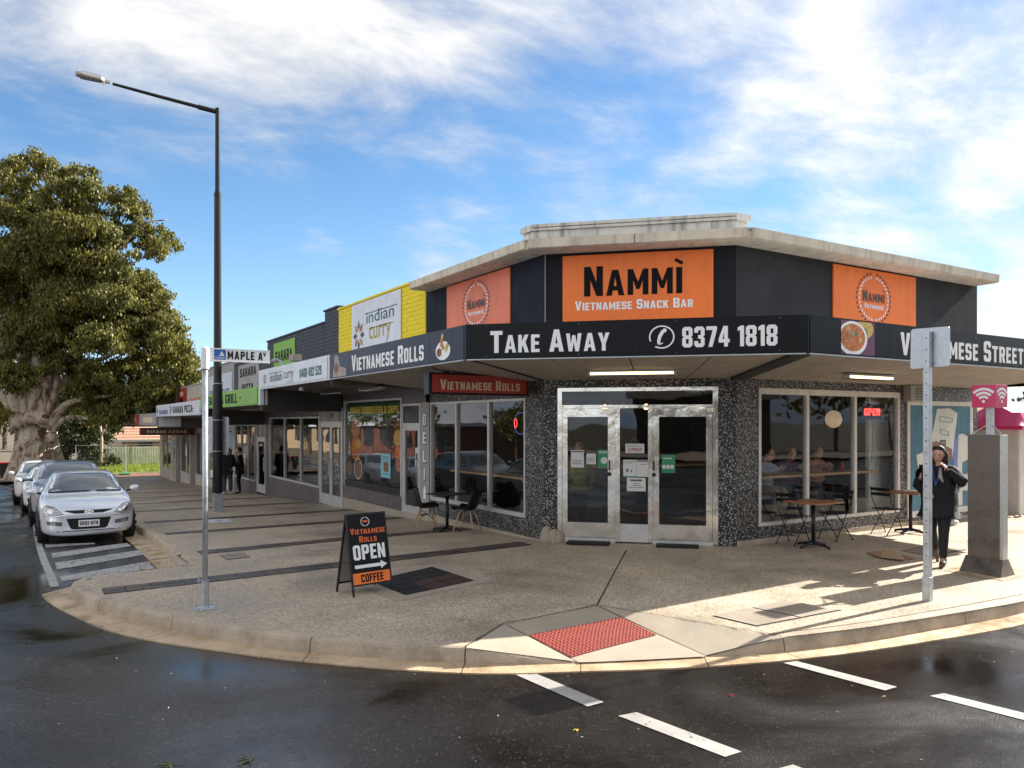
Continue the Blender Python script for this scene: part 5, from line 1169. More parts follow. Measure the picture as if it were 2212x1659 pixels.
S3 = shopfront('grill_shop', 'navy painted brick shop with a green grill sign above the awning', 21.36, 29.16, 4.95, 'purple pebble', 'navy brick paint', [(21.0, 23.05, -.5, 2.42), (23.12, 28.9, .0, 2.2)], soff=2.95)
mb = MB(); mb.box(WL+.001, WL+.2, 21.36, 22.58, 4.95, 5.28); mb.build('raised_parapet', 'navy brick paint', S3)
S4_ = shopfront('pizza_shop', 'grey and navy fronted shop behind the lamp pole', 29.16, 34.7, 4.5, 'purple pebble', 'navy brick paint', [(29.35, 30.75, -.75, 1.95), (31.0, 34.6, -.35, 1.95)], soff=2.4)
S5 = shopfront('massage_shop', 'grey rendered shop with a stepped parapet and a blue-lettered sign', 34.7, 40.35, 4.62, 'sign cream', 'sign grey', [(35.0, 38.6, -.6, 1.7), (38.9, 40.1, -1.1, 1.7)], soff=2.2)
S6 = shopfront('end_shops', 'cream walled shops at the far end of the row beside the grass', 40.35, 57.1, 3.98, 'sign cream', 'sign cream', [(41.0, 43.9, -.8, 1.5), (44.6, 48.6, -.9, 1.5), (49.4, 51.4, -1.55, 1.4), (52.3, 55.8, -.95, 1.3)], soff=1.8)
for t, v0, v1, c, m_ in ((S2, 15.64, 21.36, 5.18, 'yellow paint'), (S3, 22.58, 29.16, 4.95, 'navy brick paint'), (S3, 21.36, 22.6, 5.28, 'navy brick paint'), (S4_, 29.16, 34.7, 4.5, 'sign grey'), (S5, 34.7, 40.35, 4.62, 'sign grey'), (S6, 40.35, 57.1, 3.98, 'sign cream')): ledge(t, v0, v1, c, m_, .05)
mb = MB(); mb.box(WL+.2, 17, 57.0, 57.1, -3, 3.9); mb.build('end_wall', 'sign cream', S6)
mb = MB(); mb.fbox(FLw, -20.98, -15.64, 0, .03, -2, -.10); mb.build('plinth', 'smooth concrete', S2)
# bricks of the painted parapets
bm_ = MB(); bm_.hexa([(0, -.5, -.5), (0, .5, -.5), (.02, .5, -.5), (.02, -.5, -.5), (0, -.5, .5), (0, .5, .5), (.02, .5, .5), (.02, -.5, .5)][::1])
def brick_mesh(mat):
    q = MB(); q.box(-.5, .5, -.5, .5, -.5, .5); return q.build('brick', mat, mesh_only=True)
BM = {'yellow paint': brick_mesh('yellow paint'), 'navy brick paint': brick_mesh('navy brick paint')}
def bricks(t, v0, v1, z0, z1, mat, ch=.105, cl=.40, skip=None):
    nr = int(round((z1-z0)/ch)); ch = (z1-z0)/nr
    for r_ in range(nr):
        v = v0-(cl/2 if r_ % 2 else 0)
        while v < v1-.02:
            a, b = max(v, v0), min(v+cl, v1); v += cl
            if b-a < .05: continue
            zc = z0+ch*(r_+.5)
            if skip and skip[0] < (a+b)/2-.2 and (a+b)/2+.2 < skip[1] and skip[2] < zc < skip[3]: continue
            m4 = Matrix.Translation(-ORG[t.name]) @ Matrix.Translation((WL-.004+random.uniform(-.002, .002), (a+b)/2, zc)) @ Matrix.Diagonal((.02, b-a-.012, ch-.012, 1))
            piece(BM[mat], 'brick', t, m4)
bricks(S2, 15.66, 21.34, 3.38, 5.17, 'yellow paint', skip=(16.92, 20.18, 3.3, 5.1), cl=.38)
bricks(S3, 22.58, 29.14, 3.4, 4.94, 'navy brick paint', skip=(25.5, 28.1, 3.0, 4.7), ch=.11, cl=.42); bricks(S3, 21.38, 22.56, 3.4, 5.26, 'navy brick paint', ch=.11, cl=.42)
# signs on the parapets
t = signboard(FLw, -20.18, -16.92, 3.36, 5.15, 'sign white', 'white board with a petal emblem and teal lettering on the yellow brick parapet', .025, .05)
text('lettering', 'indian', FLw, -19.10, -17.30, 4.55, 4.98-.12, .054, 'letter teal', t, sans=True, bold=.004); text('lettering', 'curry', FLw, -18.9, -17.5, 3.98, 4.44, .054, 'letter ochre', t, sans=True, bold=.004)
text('lettering', 'EXPRESS', FLw, -18.6, -17.8, 3.80, 3.92, .054, 'leaf grey', t, sans=True)
q = MB(); q.fbox(FLw, -19.2, -17.1, .051, .054, 4.80, 4.825); q.build('rule', 'letter teal', t); q = MB(); q.fbox(FLw, -19.0, -17.35, .051, .054, 4.40, 4.425); q.build('rule', 'letter ochre', t)
def flower(F, c, h, r, rs, d, par):
    for k in range(8):
        an = k*math.pi/4; pts = [(c+rs*a*math.cos(an)-rs*b*math.sin(an), h+r*a*math.sin(an)+r*b*math.cos(an)) for a, b in ((.25, 0), (.6, -.2), (1, 0), (.6, .2))]
        q = MB(); q.fpoly(F, pts, d); q.build('petal', ('leaf grey', 'sign red', 'letter teal', 'letter ochre')[k % 4], par)
flower(FLw, -19.65, 4.3, .42, .42, .054, t)
t = signboard(FLw, -28.13, -25.52, 3.0, 4.80, 'sign green', 'bright green board with black lettering on the navy brick parapet', .025, .05)
text('lettering', 'SAHARA', FLw, -27.9, -25.8, 4.12, 4.50, .054, 'letter black', t); text('lettering', '- GRILL -', FLw, -27.9, -25.8, 3.50, 3.85, .054, 'letter black', t)
t = signboard(FLw, -33.7, -30.3, 2.9, 4.35, 'sign grey', 'grey board with black capitals ending in PIZZA beside the lamp pole', .01, .04)
text('lettering', 'SAHARA', FLw, -33.4, -30.7, 3.85, 4.2, .044, 'letter black', t); text('lettering', 'PIZZA', FLw, -33.0, -31.1, 3.25, 3.55, .044, 'letter black', t)
t = signboard(FLw, -40.1, -35.0, 3.0, 4.2, 'sign white', 'pale board with blue lettering partly hidden behind the lamp pole', .01, .04)
text('lettering', 'Thai Massage', FLw, -39.8, -35.4, 3.15, 3.5, .044, 'letter blue', t); text('lettering', 'Classic', FLw, -38.3, -36.8, 3.65, 3.85, .044, 'letter blue', t)
t = signboard(FLw, -49.4, -46.5, 2.9, 3.92, 'sign red', 'square red signboard on the cream parapet of the end shops', .01, .06); q = MB(); q.fbox(FLw, -48.6, -47.4, .061, .064, 3.5, 3.75); q.build('emblem', 'letter cream', t); q = MB(); q.fbox(FLw, -48.5, -47.5, .061, .064, 3.15, 3.35); q.build('emblem', 'letter black', t)
t = signboard(FLw, -45.4, -41.5, 2.8, 3.5, 'sign cream', 'cream board with orange hairdresser lettering on the end shops', .01, .04); text('lettering', 'HAIR DO', FLw, -45.2, -41.8, 3.0, 3.3, .044, 'letter orange', t)
t = signboard(FLw, -56.8, -51.5, 2.9, 3.5, 'sign cream', 'faded cream and yellow board at the far end of the parapet', .01, .04)
q = MB(); q.fbox(FLw, -56.5, -55.6, .041, .044, 3.0, 3.3); q.build('patch', 'food yellow', t); q = MB(); q.fbox(FLw, -53.0, -52.0, .041, .044, 3.0, 3.3); q.build('patch', 'letter yellow', t)
# stepped awnings
def side_awning(name, label, v0, v1, h0, h1, mat, group='stepped awnings along the row of shops', hw=None, nearend=None):
    t = thing(name, label, 'awning', (6.3, (v0+v1)/2, h0), group)
    q = MB(); q.box(5.21, 5.27, v0, v1, h0, h1); q.build('fascia', mat, t)
    q = MB(); q.box(5.27, WL, v0+.01, v1-.01, h0+.30, h0+.32); q.build('deck', 'zinc', t)
    n = max(1, int((v1-v0)/1.4)); e = np.linspace(v0, v1, n+1)
    for k in range(n):
        q = MB(); z0, z1 = h0+.03, h0-.1; a, b = e[k]+.008, e[k+1]-.008
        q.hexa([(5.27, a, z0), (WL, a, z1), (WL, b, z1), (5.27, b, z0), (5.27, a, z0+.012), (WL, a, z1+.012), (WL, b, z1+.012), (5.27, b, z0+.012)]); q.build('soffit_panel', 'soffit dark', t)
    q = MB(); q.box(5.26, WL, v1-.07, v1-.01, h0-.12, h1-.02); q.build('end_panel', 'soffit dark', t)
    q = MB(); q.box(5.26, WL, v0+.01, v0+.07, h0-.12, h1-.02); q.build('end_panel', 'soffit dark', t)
    return t
a2 = side_awning('side_awning', 'white-fronted awning stepping down from the navy sign', 15.45, 21.22, 2.87, 3.38, 'sign white')
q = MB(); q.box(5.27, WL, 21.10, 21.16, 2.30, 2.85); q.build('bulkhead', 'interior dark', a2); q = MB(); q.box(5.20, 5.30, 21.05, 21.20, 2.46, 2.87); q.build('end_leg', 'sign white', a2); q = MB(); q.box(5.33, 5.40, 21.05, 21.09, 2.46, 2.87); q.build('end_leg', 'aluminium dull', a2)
a3 = side_awning('side_awning', 'green-fronted awning behind the street name sign', 21.22, 29.6, 2.47, 2.96, 'sign green')
a4 = side_awning('side_awning', 'pale blue-white awning stepping down behind the street sign pole', 29.6, 41.0, 2.26, 2.80, 'sign white')
a5 = side_awning('side_awning', 'lowest far awning with a red panel at the end of the row', 41.0, 58.6, 1.82, 2.45, 'sign grey')
q = MB(); q.box(5.30, 6.3, 40.88, 40.95, 1.78, 2.24); q.build('bulkhead', 'sign white', a5)
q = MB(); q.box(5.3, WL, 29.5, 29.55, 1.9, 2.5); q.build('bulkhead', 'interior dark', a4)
t = signboard(FLf, -21.0, -15.55, 2.91, 3.34, 'sign white', 'white awning sign with a flower emblem and a teal phone number', .004, .02)
text('lettering', 'indian', FLf, -20.0, -18.9, 3.02, 3.24, .024, 'letter teal', t, sans=True, bold=.01); text('lettering', 'curry', FLf, -18.75, -17.95, 2.97, 3.20, .024, 'leaf grey', t, sans=True, bold=.0); text('lettering', '0468 492 529', FLf, -17.45, -15.9, 3.0, 3.2, .024, 'letter teal', t, bold=.02)
q = MB(); q.fbox(FLf, -20.05, -18.85, .021, .024, 3.225, 3.24); q.build('rule', 'letter teal', t); text('lettering', 'EXPRESS', FLf, -18.5, -17.95, 2.92, 2.97, .024, 'zinc', t); flower(FLf, -20.5, 3.12, .15, .17, .024, t)
t = signboard(FLf, -29.4, -21.35, 2.50, 2.93, 'sign green', 'green awning sign with dark capitals ending in GRILL', .004, .02)
text('lettering', '- SAHARA GRILL -', FLf, -28.6, -23.2, 2.57, 2.86, .024, 'sky tinted render', t)
t = signboard(FLf, -36.5, -29.7, 2.29, 2.77, 'sign white', 'white awning sign with black capitals ending in PIZZA', .004, .02); text('lettering', '-SAHARA PIZZA-', FLf, -36.0, -30.8, 2.38, 2.66, .024, 'letter black', t)
q = MB(); q.fbox(FLf, -36.45, -36.25, .021, .024, 2.35, 2.7); q.build('mark', 'sky tinted render', t)
t = signboard(FLf, -40.9, -36.6, 2.29, 2.77, 'sign white', 'white awning sign with blue lettering and a round blue emblem', .004, .02); text('lettering', 'THAI MASSAGE', FLf, -39.9, -37.2, 2.36, 2.56, .024, 'letter blue', t); disc(FLf, -40.5, 2.52, .16, .13, .024, 'emblem', 'letter blue', t)
t = signboard(FLf, -53.0, -47.9, 1.84, 2.43, 'sign red', 'red awning sign with a pale emblem at the far end', .004, .02); q = MB(); q.fbox(FLf, -51.6, -49.3, .021, .024, 2.02, 2.26); q.build('emblem', 'sign grey', t)
t = signboard(FLf, -47.5, -41.2, 1.84, 2.43, 'sign grey', 'grey awning sign with faded red lettering at the far end', .004, .02); q = MB(); q.fbox(FLf, -46.2, -42.3, .021, .024, 1.98, 2.26); q.build('emblem', 'letter cream', t)
kb = thing('kebab_sign', 'dark maroon hanging sign with pale KEBAB lettering under the far awning', 'sign', (6.4, 43.5, 1.4))
FK = Frame((0, 43.5, 0), (1, 0, 0)); q = MB(); q.fbox(FK, 4.75, 7.40, -.15, 0, 1.33, 1.72); q.build('case', 'bin red', kb)
q = MB(); q.fbox(FK, 4.80, 7.36, .001, .006, 1.36, 1.69); q.build('face', 'red slate', kb); text('lettering', 'HABIBI KEBAB', FK, 5.1, 7.0, 1.44, 1.60, .010, 'letter cream', kb, sans=True, bold=.01)
# fronts
def metal_window(v0, v1, h0, h1, mull, label, mat='aluminium dull'): return window(FLw, -v1, -v0, h0, h1, [-m for m in mull], mat, label, fr=.06, mw=.06)
pw = thing('poster_window', 'dark poster-covered window under a green banner reading INDIAN CURRIES/ FISH & CHIPS', 'window', (WL, 18.9, .3))
bars(FLw, [(-20.9, -20.84, .24, 2.58), (-17.01, -16.95, .24, 2.58)], 'aluminium dull', 'frame', pw); bars(FLw, [(-20.84, -17.01, 2.53, 2.58)], 'aluminium dull', 'frame', pw); bars(FLw, [(-20.84, -17.01, .24, .40)], 'dark metal', 'sill', pw)
q = MB(); q.fpoly(FLw, [(-20.84, .40), (-17.01, .40), (-17.01, 2.53), (-20.84, 2.53)], -.03); q.build('pane', 'window glass', pw)
q = MB(); q.fpoly(FLw, [(-20.8, 2.14), (-17.03, 2.14), (-17.03, 2.50), (-20.8, 2.50)], -.042); q.build('banner', 'banner green', pw)
text('lettering', 'INDIAN CURRIES/FISH & CHIPS', FLw, -20.55, -17.25, 2.22, 2.42, -.038, 'letter yellow', pw, bold=.02)
q = MB(); q.fpoly(FLw, [(-20.82, .42), (-17.02, .42), (-17.02, 2.13), (-20.82, 2.13)], -.055); q.build('poster', 'interior dark', pw)
for cs, h, rs2, rh, m_ in ((-20.15, 1.85, .34, .28, 'food flesh'), (-20.1, 1.30, .36, .36, 'food orange'), (-19.95, 1.42, .22, .12, 'food yellow'), (-19.95, .75, .30, .30, 'letter cream'), (-19.95, .75, .25, .25, 'food brown'), (-17.3, 1.92, .26, .16, 'food brown'), (-17.3, 1.62, .25, .20, 'food yellow'), (-17.25, 1.25, .22, .24, 'food orange'), (-17.25, 1.0, .20, .2, 'food flesh'), (-20.6, .75, .2, .25, 'food brown')):
    disc(FLw, cs, h, rs2, rh, -.046+random.uniform(0, .006), 'printed_dish', m_, pw, 16, cut=(-20.8, -17.04, .43, 2.12))
tq = notice(FLw, -18.30, -17.68, .62, 1.22, 'paper blue', 'pale blue flyer stuck low in the poster window', ((.15, .85, .85, .88, 'print grey'), (.2, .8, .78, .80, 'print grey'), (.3, .78, .25, .65, 'food brown'), (.2, .85, .14, .17, 'print grey')), d=-.02)
# doors
def glazed_door(v0, v1, h0, h1, label, leaves=1, trans=.3, number=False):
    t = thing('shop_door', label, 'door', (WL, (v0+v1)/2, h0))
    bars(FLw, [(-v1, -v1+.06, h0, h1), (-v0-.06, -v0, h0, h1)], 'aluminium dull', 'jamb', t, -.06, .02)
    bars(FLw, [(-v1+.06, -v0-.06, h1-.05, h1), (-v1+.06, -v0-.06, h1-trans-.05, h1-trans)], 'aluminium dull', 'rail', t, -.06, .016)
    q = MB(); q.fpoly(FLw, [(-v1+.06, h1-trans), (-v0-.06, h1-trans), (-v0-.06, h1-.05), (-v1+.06, h1-.05)], -.01); q.build('transom', 'sign grey' if number else 'house window', t)
    w_ = (v1-v0-.12)/leaves; top = h1-trans-.05
    for k in range(leaves):
        a = -v1+.06+k*w_+.005; b = a+w_-.01; dl = MB()
        dl.fbox(FLw, a, a+.09, -.05, .01, h0+.02, top); dl.fbox(FLw, b-.09, b, -.05, .01, h0+.02, top); dl.fbox(FLw, a+.09, b-.09, -.05, .01, top-.12, top); dl.fbox(FLw, a+.09, b-.09, -.05, .01, h0+.02, h0+.34)
        dd = dl.build('door_leaf', 'aluminium dull', t); q = MB(); q.fpoly(FLw, [(a+.09, h0+.34), (b-.09, h0+.34), (b-.09, top-.12), (a+.09, top-.12)], -.02); q.build('pane', 'door glass', dd)
        x = b-.045 if k == 0 else a+.045
        q = MB(); q.tube([FLw.P(x, .03, h0+.85), FLw.P(x, .06, h0+.9), FLw.P(x, .06, h0+1.35), FLw.P(x, .03, h0+1.4)], .014, 6); q.build('handle', 'chrome', dd)
    return t
t = glazed_door(15.90, 16.92, -.27, 2.43, 'narrow glazed shop door between the DELI panel and the poster window', 1, .45)
for k, (a, h, m_) in enumerate(((-16.55, 1.7, 'barrier green'), (-16.2, 1.65, 'teal mat'), (-16.35, 1.2, 'teal mat'), (-16.6, 1.35, 'bin red'))): disc(FLw, a, h, .09, .11, -.3, 'hung_bag', m_, t, 9)
notice(FLw, -16.25, -16.08, 1.0, 1.42, 'paper', 'white notice taped to the narrow glazed door', ((.2, .8, .3, .7, 'print grey'),), d=-.015)
t = glazed_door(21.02, 23.05, -.46, 2.40, 'double glazed metal door with a grey number board over it', 2, .38, True)
text('number', '21', FLw, -22.1, -21.9, 2.14, 2.26, -.006, 'letter black', t)
metal_window(23.12, 28.88, .0, 2.18, [25.05, 26.95], 'three-pane metal window of the grill shop reflecting parked cars')
glazed_door(29.40, 30.72, -.70, 1.93, 'glazed metal door of the grey shop right of the two standing people', 1, .5)
metal_window(31.02, 34.58, -.33, 1.93, [32.2, 33.4], 'three-pane metal window behind the two standing people')
t = metal_window(35.0, 38.6, -.58, 1.68, [36.8], 'two-pane window of the massage shop left of the lamp pole'); q = MB(); q.fpoly(FLw, [(-36.5, .9), (-35.3, .9), (-35.3, 1.55), (-36.5, 1.55)], -.03); q.build('sticker', 'paper blue', t)
glazed_door(38.9, 40.1, -1.1, 1.68, 'glazed door of the massage shop', 1, .4)
metal_window(41.0, 43.9, -.78, 1.48, [42.4], 'window of the end shops nearest the lamp pole', 'sign cream'); metal_window(44.6, 48.6, -.88, 1.48, [46.6], 'wide dark window in the middle of the end shops', 'sign cream'); metal_window(52.3, 55.8, -.93, 1.28, [54.0], 'farthest window of the end shops beside the grass', 'sign cream')
glazed_door(49.4, 51.4, -1.6, 1.4, 'farthest glazed door in the end shops', 2, .3)
for k, v in enumerate((44.25, 49.0)):
    q = MB(); q.box(WL-.22, WL-.02, v-.16, v+.16, -2.5, 1.75); o = q.build('pier', 'sign grey'); tag(o, ('grey pier between windows of the end shops, the one nearer the corner', 'grey pier of the end shops, the one nearer the grass')[k], 'pier', 'piers of the end shops')
# small things along the awnings
fl = thing('floodlight', 'small grey floodlight standing on the white awning edge', 'light', (5.35, 18.9, 3.4), 'floodlights on the awning edge')
q = MB(); q.tube([(5.4, 18.5, 3.36), (5.4, 18.5, 3.50)], .02, 6); q.build('bracket', 'zinc', fl); q = MB(); q.box(5.28, 5.50, 18.3, 18.65, 3.46, 3.62); q.build('housing', 'soffit', fl, bevel=.01)
f2 = thing('floodlight', 'curved grey floodlight beside the green grill board', 'light', (5.4, 20, 3.4), 'floodlights on the awning edge')
q = MB(); q.tube([(5.4, 19.6, 3.38), (5.4, 19.6, 3.5), (5.35, 19.9, 3.6)], .03, 6); q.build('bracket', 'zinc', f2); q = MB(); q.ell((5.35, 20.1, 3.58), (.09, .3, .06), 10, 6); q.build('housing', 'sign grey', f2, smooth=True)
f3 = thing('security_camera', 'small white dome camera under the white awning', 'camera', (5.6, 19.5, 2.8)); q = MB(); q.ell((5.7, 19.0, 2.83), (.07, .1, .06), 10, 6); q.build('dome', 'sign white', f3, smooth=True)
q = MB(); q.tube([(6.4, 21.3+k*.35, 2.44+.012*math.sin(k*2)) for k in range(22)], .035, 6); o = q.build('cable_duct', 'zinc', smooth=True); tag(o, 'grey sagging cable duct under the green awning', 'duct')
q = MB(); q.fbox(FLw, -35.6, -34.9, 0.02, .05, zf(35)+.0, zf(35)+.5); o = q.build('lean_board', 'teal mat'); tag(o, 'pale teal board leaning at the foot of the wall left of the lamp pole', 'board')
# ---------------------------------------------------------------- street furniture
def at_ground(o, u, v, rz=0, dz=0): o.location = (u, v, g(u, v)+dz); o.rotation_euler = (0, 0, rz); return o
t = thing('lamp_pole', 'tall black street lamp pole with a long arm reaching over the road', 'street lamp', (4.37, 22.3, -.47))
x, y, z0 = 4.37, 22.3, -.55
q = MB(); q.prism([(x-.12, y-.12), (x+.12, y-.12), (x+.12, y+.12), (x-.12, y+.12)], z0, z0+.62); q.build('base_cover', 'zinc', t, bevel=.01)
q = MB(); q.tube([(x, y, z0+.6), (x, y, 3.0), (x, y, 3.02), (x, y, 8.3), (x, y, 8.32), (x, y, 10.6)], [.135, .125, .105, .09, .068, .062], 14); q.build('pole', 'dark metal', t, smooth=False)
q = MB(); q.tube([(x, y, 8.2), (x, y, 8.24)], .10, 12); q.build('collar', 'dark metal', t)
q = MB(); q.tube([(x-.02, y, 10.5), (x-.5, y, 10.53)], .065, 10); q.build('arm_sleeve', 'dark metal', t)
q = MB(); q.tube([(x-.3, y, 10.52), (x-1.5, y, 10.6), (1.80, y, 10.68)], [.05, .045, .035], 10); q.build('arm', 'dark metal', t)
q = MB(); hx = 1.74
prof = [(0, .05), (-.12, .06), (-.2, .12), (-.62, .13), (-.72, .10), (-.77, .03)]
vs_1 = []
for dx, w_ in prof:
    for dy, dz in ((-w_, -.03), (-w_, .02), (-w_*.7, .06), (w_*.7, .06), (w_, .02), (w_, -.03)): vs_1.append((hx+dx, y+dy, 10.70+dz-dx*.05))
q.add(vs_1, [(i*6+k, i*6+(k+1) % 6, (i+1)*6+(k+1) % 6, (i+1)*6+k) for i in range(5) for k in range(6)]+[(0, 1, 2, 3, 4, 5)[::-1], tuple(range(30, 36))]); q.build('lamp_head', 'sign grey', t)
for k in range(11): q = MB(); xx = hx-.22-k*.04; q.box(xx-.007, xx+.007, y-.10, y+.10, 10.745-(xx-hx)*.05, 10.80-(xx-hx)*.05); q.build('cooling_fin', 'sign grey', t)
q = MB(); q.box(hx-.66, hx-.22, y-.09, y+.09, 10.668, 10.69); q.build('lens', 'car glass', t); q = MB(); q.tube([(hx-.14, y, 10.68), (hx-.14, y, 10.62)], .035, 8); q.build('sensor', 'letter white', t)
q = MB(); q.tube([(x, y, 3.05), (x, y, 3.07)], .11, 10); q.build('band', 'zinc', t)
for h in (1.2, 2.05): q = MB(); q.tube([(x, y, h), (x, y, h+.02)], .135, 12); q.build('clamp_band', 'zinc', t)
q = MB(); q.box(x-.19, x-.14, y-.1, y-.02, .5, .7); q.build('push_box', 'letter white', t)
ps = thing('parking_sign', 'blank grey back of a square traffic sign strapped to the black lamp pole', 'sign', (x, y-.15, 1.2))
FS = Frame((x, y-.14, 0), (.849, -.528, 0)); q = MB(); q.fprism(FS, [(-.47+a, b) for a, b in ((.03, 1.1), (.91, 1.1), (.94, 1.13), (.94, 2.17), (.91, 2.2), (.03, 2.2), (0, 2.17), (0, 1.13))], -.01, 0)
FS2 = Frame((x, y+.16, 0), (.849, -.528, 0)); q = MB(); q.fprism(FS2, [(-.34+a, b) for a, b in ((.03, 1.15), (.65, 1.15), (.68, 1.18), (.68, 2.12), (.65, 2.15), (.03, 2.15), (0, 2.12), (0, 1.18))], -.01, 0); q.build('plate', 'zinc', ps)

# street name sign
u, v = 1.68, 9.26; zb = g(u, v)
t = thing('street_sign', 'galvanised pole with a white blade reading MAPLE AV', 'street sign', (u, v, zb))
q = MB(); q.tube([(u, v, zb+.01), (u, v, 2.62)], .030, 14); q.build('pole', 'galvanised', t, smooth=True)
q = MB(); q.tube([(u, v, zb+.0), (u, v, zb+.32)], .042, 14); q.box(u-.11, u+.11, v-.11, v+.11, zb+.002, zb+.014); q.build('base_socket', 'galvanised', t)
for a, b in ((-.085, -.085), (.085, -.085), (-.085, .085), (.085, .085)): q = MB(); q.tube([(u+a, v+b, zb+.012), (u+a, v+b, zb+.03)], .011, 6); q.build('bolt', 'zinc', t)
q = MB(); q.tube([(u-.05, v-.01, zb+.33), (u-.085, v-.02, zb+.33)], .012, 6); q.tube([(u-.07, v-.015, zb+.30), (u-.07, v-.015, zb+.40)], .006, 5); q.build('lug', 'zinc', t)
q = MB(); q.tube([(u, v, 2.60), (u, v, 2.82), (u, v, 2.835), (u, v, 2.85)], [.046, .046, .043, .03], 14); q.build('cap', 'letter white', t, smooth=False)
FM = Frame((u, v-.012, 0), (1, 0, 0)); 
q = MB(); q.fprism(FM, [(.045, 2.70), (.72, 2.69), (.715, 2.835), (.045, 2.84)], -.02, 0); q.build('blade', 'letter white', t)
for h in (2.697, 2.838): q = MB(); q.fbox(FM, .05, .72, -.024, .004, h-.006, h+.004); q.build('blade_edge', 'letter white', t)
q = MB(); q.fbox(FM, .095, .222, .001, .003, 2.712, 2.826); q.build('badge', 'sign blue', t); q = MB(); q.fpoly(FM, [(.145, 2.755), (.205, 2.755), (.178, 2.808)], .0045); q.build('triangle', 'letter white', t); q = MB(); q.fpoly(FM, [(.160, 2.770), (.168, 2.768), (.178, 2.756), (.172, 2.782)], .005); q.build('triangle_mark', 'sign blue', t)
text('lettering', 'MARION', FM, .105, .212, 2.720, 2.745, .0045, 'letter white', t, sans=True)
text('lettering', 'MAPLE A', FM, .242, .635, 2.720, 2.815, .004, 'letter black', t, spacing=1.9); text('lettering', 'V', FM, .640, .670, 2.768, 2.815, .0055, 'letter black', t)
# blank sign on the right
u, v = 8.83, 5.08; zb = g(u, v)
t = thing('traffic_sign', 'punched square steel post with the blank back of a square sign on top', 'traffic sign', (u, v, zb))
q = MB(); q.box(u-.045, u+.03, v-.045, v+.045, zb-.02, zb+.28); q.build('socket', 'galvanised', t, bevel=.004); q = MB(); q.box(u-.038, u+.024, v-.038, v+.038, zb, 3.05); q.build('post', 'galvanised', t, bevel=.004)
for k in range(22):
    q = MB(); h = .2+k*.132; F_ = Frame((u-.0385, v, 0), (0, -1, 0)); q.fpoly(F_, [(.008*math.cos(j*.785), h+.009*math.sin(j*.785)) for j in range(8)], .0012); q.build('punched_hole', 'letter black', t)
FT = Frame((u+.03, v, 0), (.03, -1, 0)); c_ = .02
pts = []
for cx, cz, a0 in ((.2, 2.64+.03, -90), (.2, 3.06, 0), (-.19, 3.07, 90), (-.20, 2.66, 180)):
    for k in range(4): an = R(a0+k*30); pts.append((cx+.03*math.cos(an), cz+.03*math.sin(an)))
q = MB(); q.fprism(FT, pts, -.01, -.006); q.build('plate', 'galvanised', t)
for h in (2.70, 2.98): q = MB(); q.fbox(FT, -.05, .05, -.005, .012, h-.012, h+.012); q.build('clamp', 'zinc', t)

# sandwich board
t = thing('sandwich_board', 'black A-frame sandwich board reading VIETNAMESE ROLLS OPEN COFFEE with an arrow', 'sandwich board', (3.55, 9.05, g(3.55, 9.05)))
P0, P1 = Vector((3.28, 8.86, 0)), Vector((3.83, 8.95, 0)); ax = (P1-P0).normalized(); nb_ = Vector((ax.y, -ax.x, 0)); zg = g(3.5, 8.9)
H_ = .97; tilt = .20
upv = (Vector((0, 0, H_))-nb_*tilt).normalized()
FA = Frame((P0.x, P0.y, zg), ax, up=upv); Wd = (P1-P0).length; Ls = math.hypot(H_, tilt)
bars(FA, [(0, .018, 0, Ls), (Wd-.018, Wd, 0, Ls), (.018, Wd-.018, Ls-.02, Ls), (.018, Wd-.018, .115, .135)], 'dark metal', 'frame_bar', t, -.02, .006)
q = MB(); q.fbox(FA, .018, Wd-.018, -.012, 0, .135, Ls-.02); q.build('panel', 'sign black', t)
q = MB(); q.fpoly(FA, [(.022, .137), (Wd-.022, .137), (Wd-.022, .27), (.022, .27)], .002); q.build('orange_strip', 'sign orange', t)
text('lettering', 'COFFEE', FA, .13, .44, .155, .25, .004, 'letter black', t); text('lettering', 'OPEN', FA, .055, .50, .425, .605, .004, 'letter white', t)
text('lettering', 'Vietnamese', FA, .04, .53, .735, .81, .004, 'letter orange', t, caps=True); text('lettering', 'Rolls', FA, .155, .40, .635, .71, .004, 'letter orange', t, caps=True)
q = MB(); q.fpoly(FA, [(.06, .325), (.42, .325), (.42, .295), (.51, .345), (.42, .395), (.42, .365), (.06, .365)], .004); q.build('arrow', 'letter white', t)
laurel(FA, Wd/2-.02, .885, .065, .06, .004, t, s=.20); q = MB(); q.fpoly(FA, [(Wd/2-.055, .875), (Wd/2+.015, .875), (Wd/2+.015, .90), (Wd/2-.055, .90)], .005); q.build('badge', 'letter orange', t)
B0 = P0-nb_*(2*tilt+.03)+ax*.0; upb = (Vector((0, 0, H_))+nb_*(tilt+.02)).normalized(); FB = Frame((B0.x, B0.y, zg-.01), ax, up=upb)
bars(FB, [(0, .018, 0, Ls), (Wd-.018, Wd, 0, Ls), (.018, Wd-.018, Ls-.02, Ls), (.018, Wd-.018, .115, .135)], 'dark metal', 'frame_bar', t, -.006, .02)
q = MB(); q.fbox(FB, .018, Wd-.018, 0, .012, .135, Ls-.02); q.build('back_panel', 'sign grey', t)
for s_ in (.009, Wd-.009): q = MB(); a_ = FA.P(s_, -.01, .40); b_ = FB.P(s_, .01, .40); q.tube([a_, b_], .008, 6); q.build('stay', 'dark metal', t)

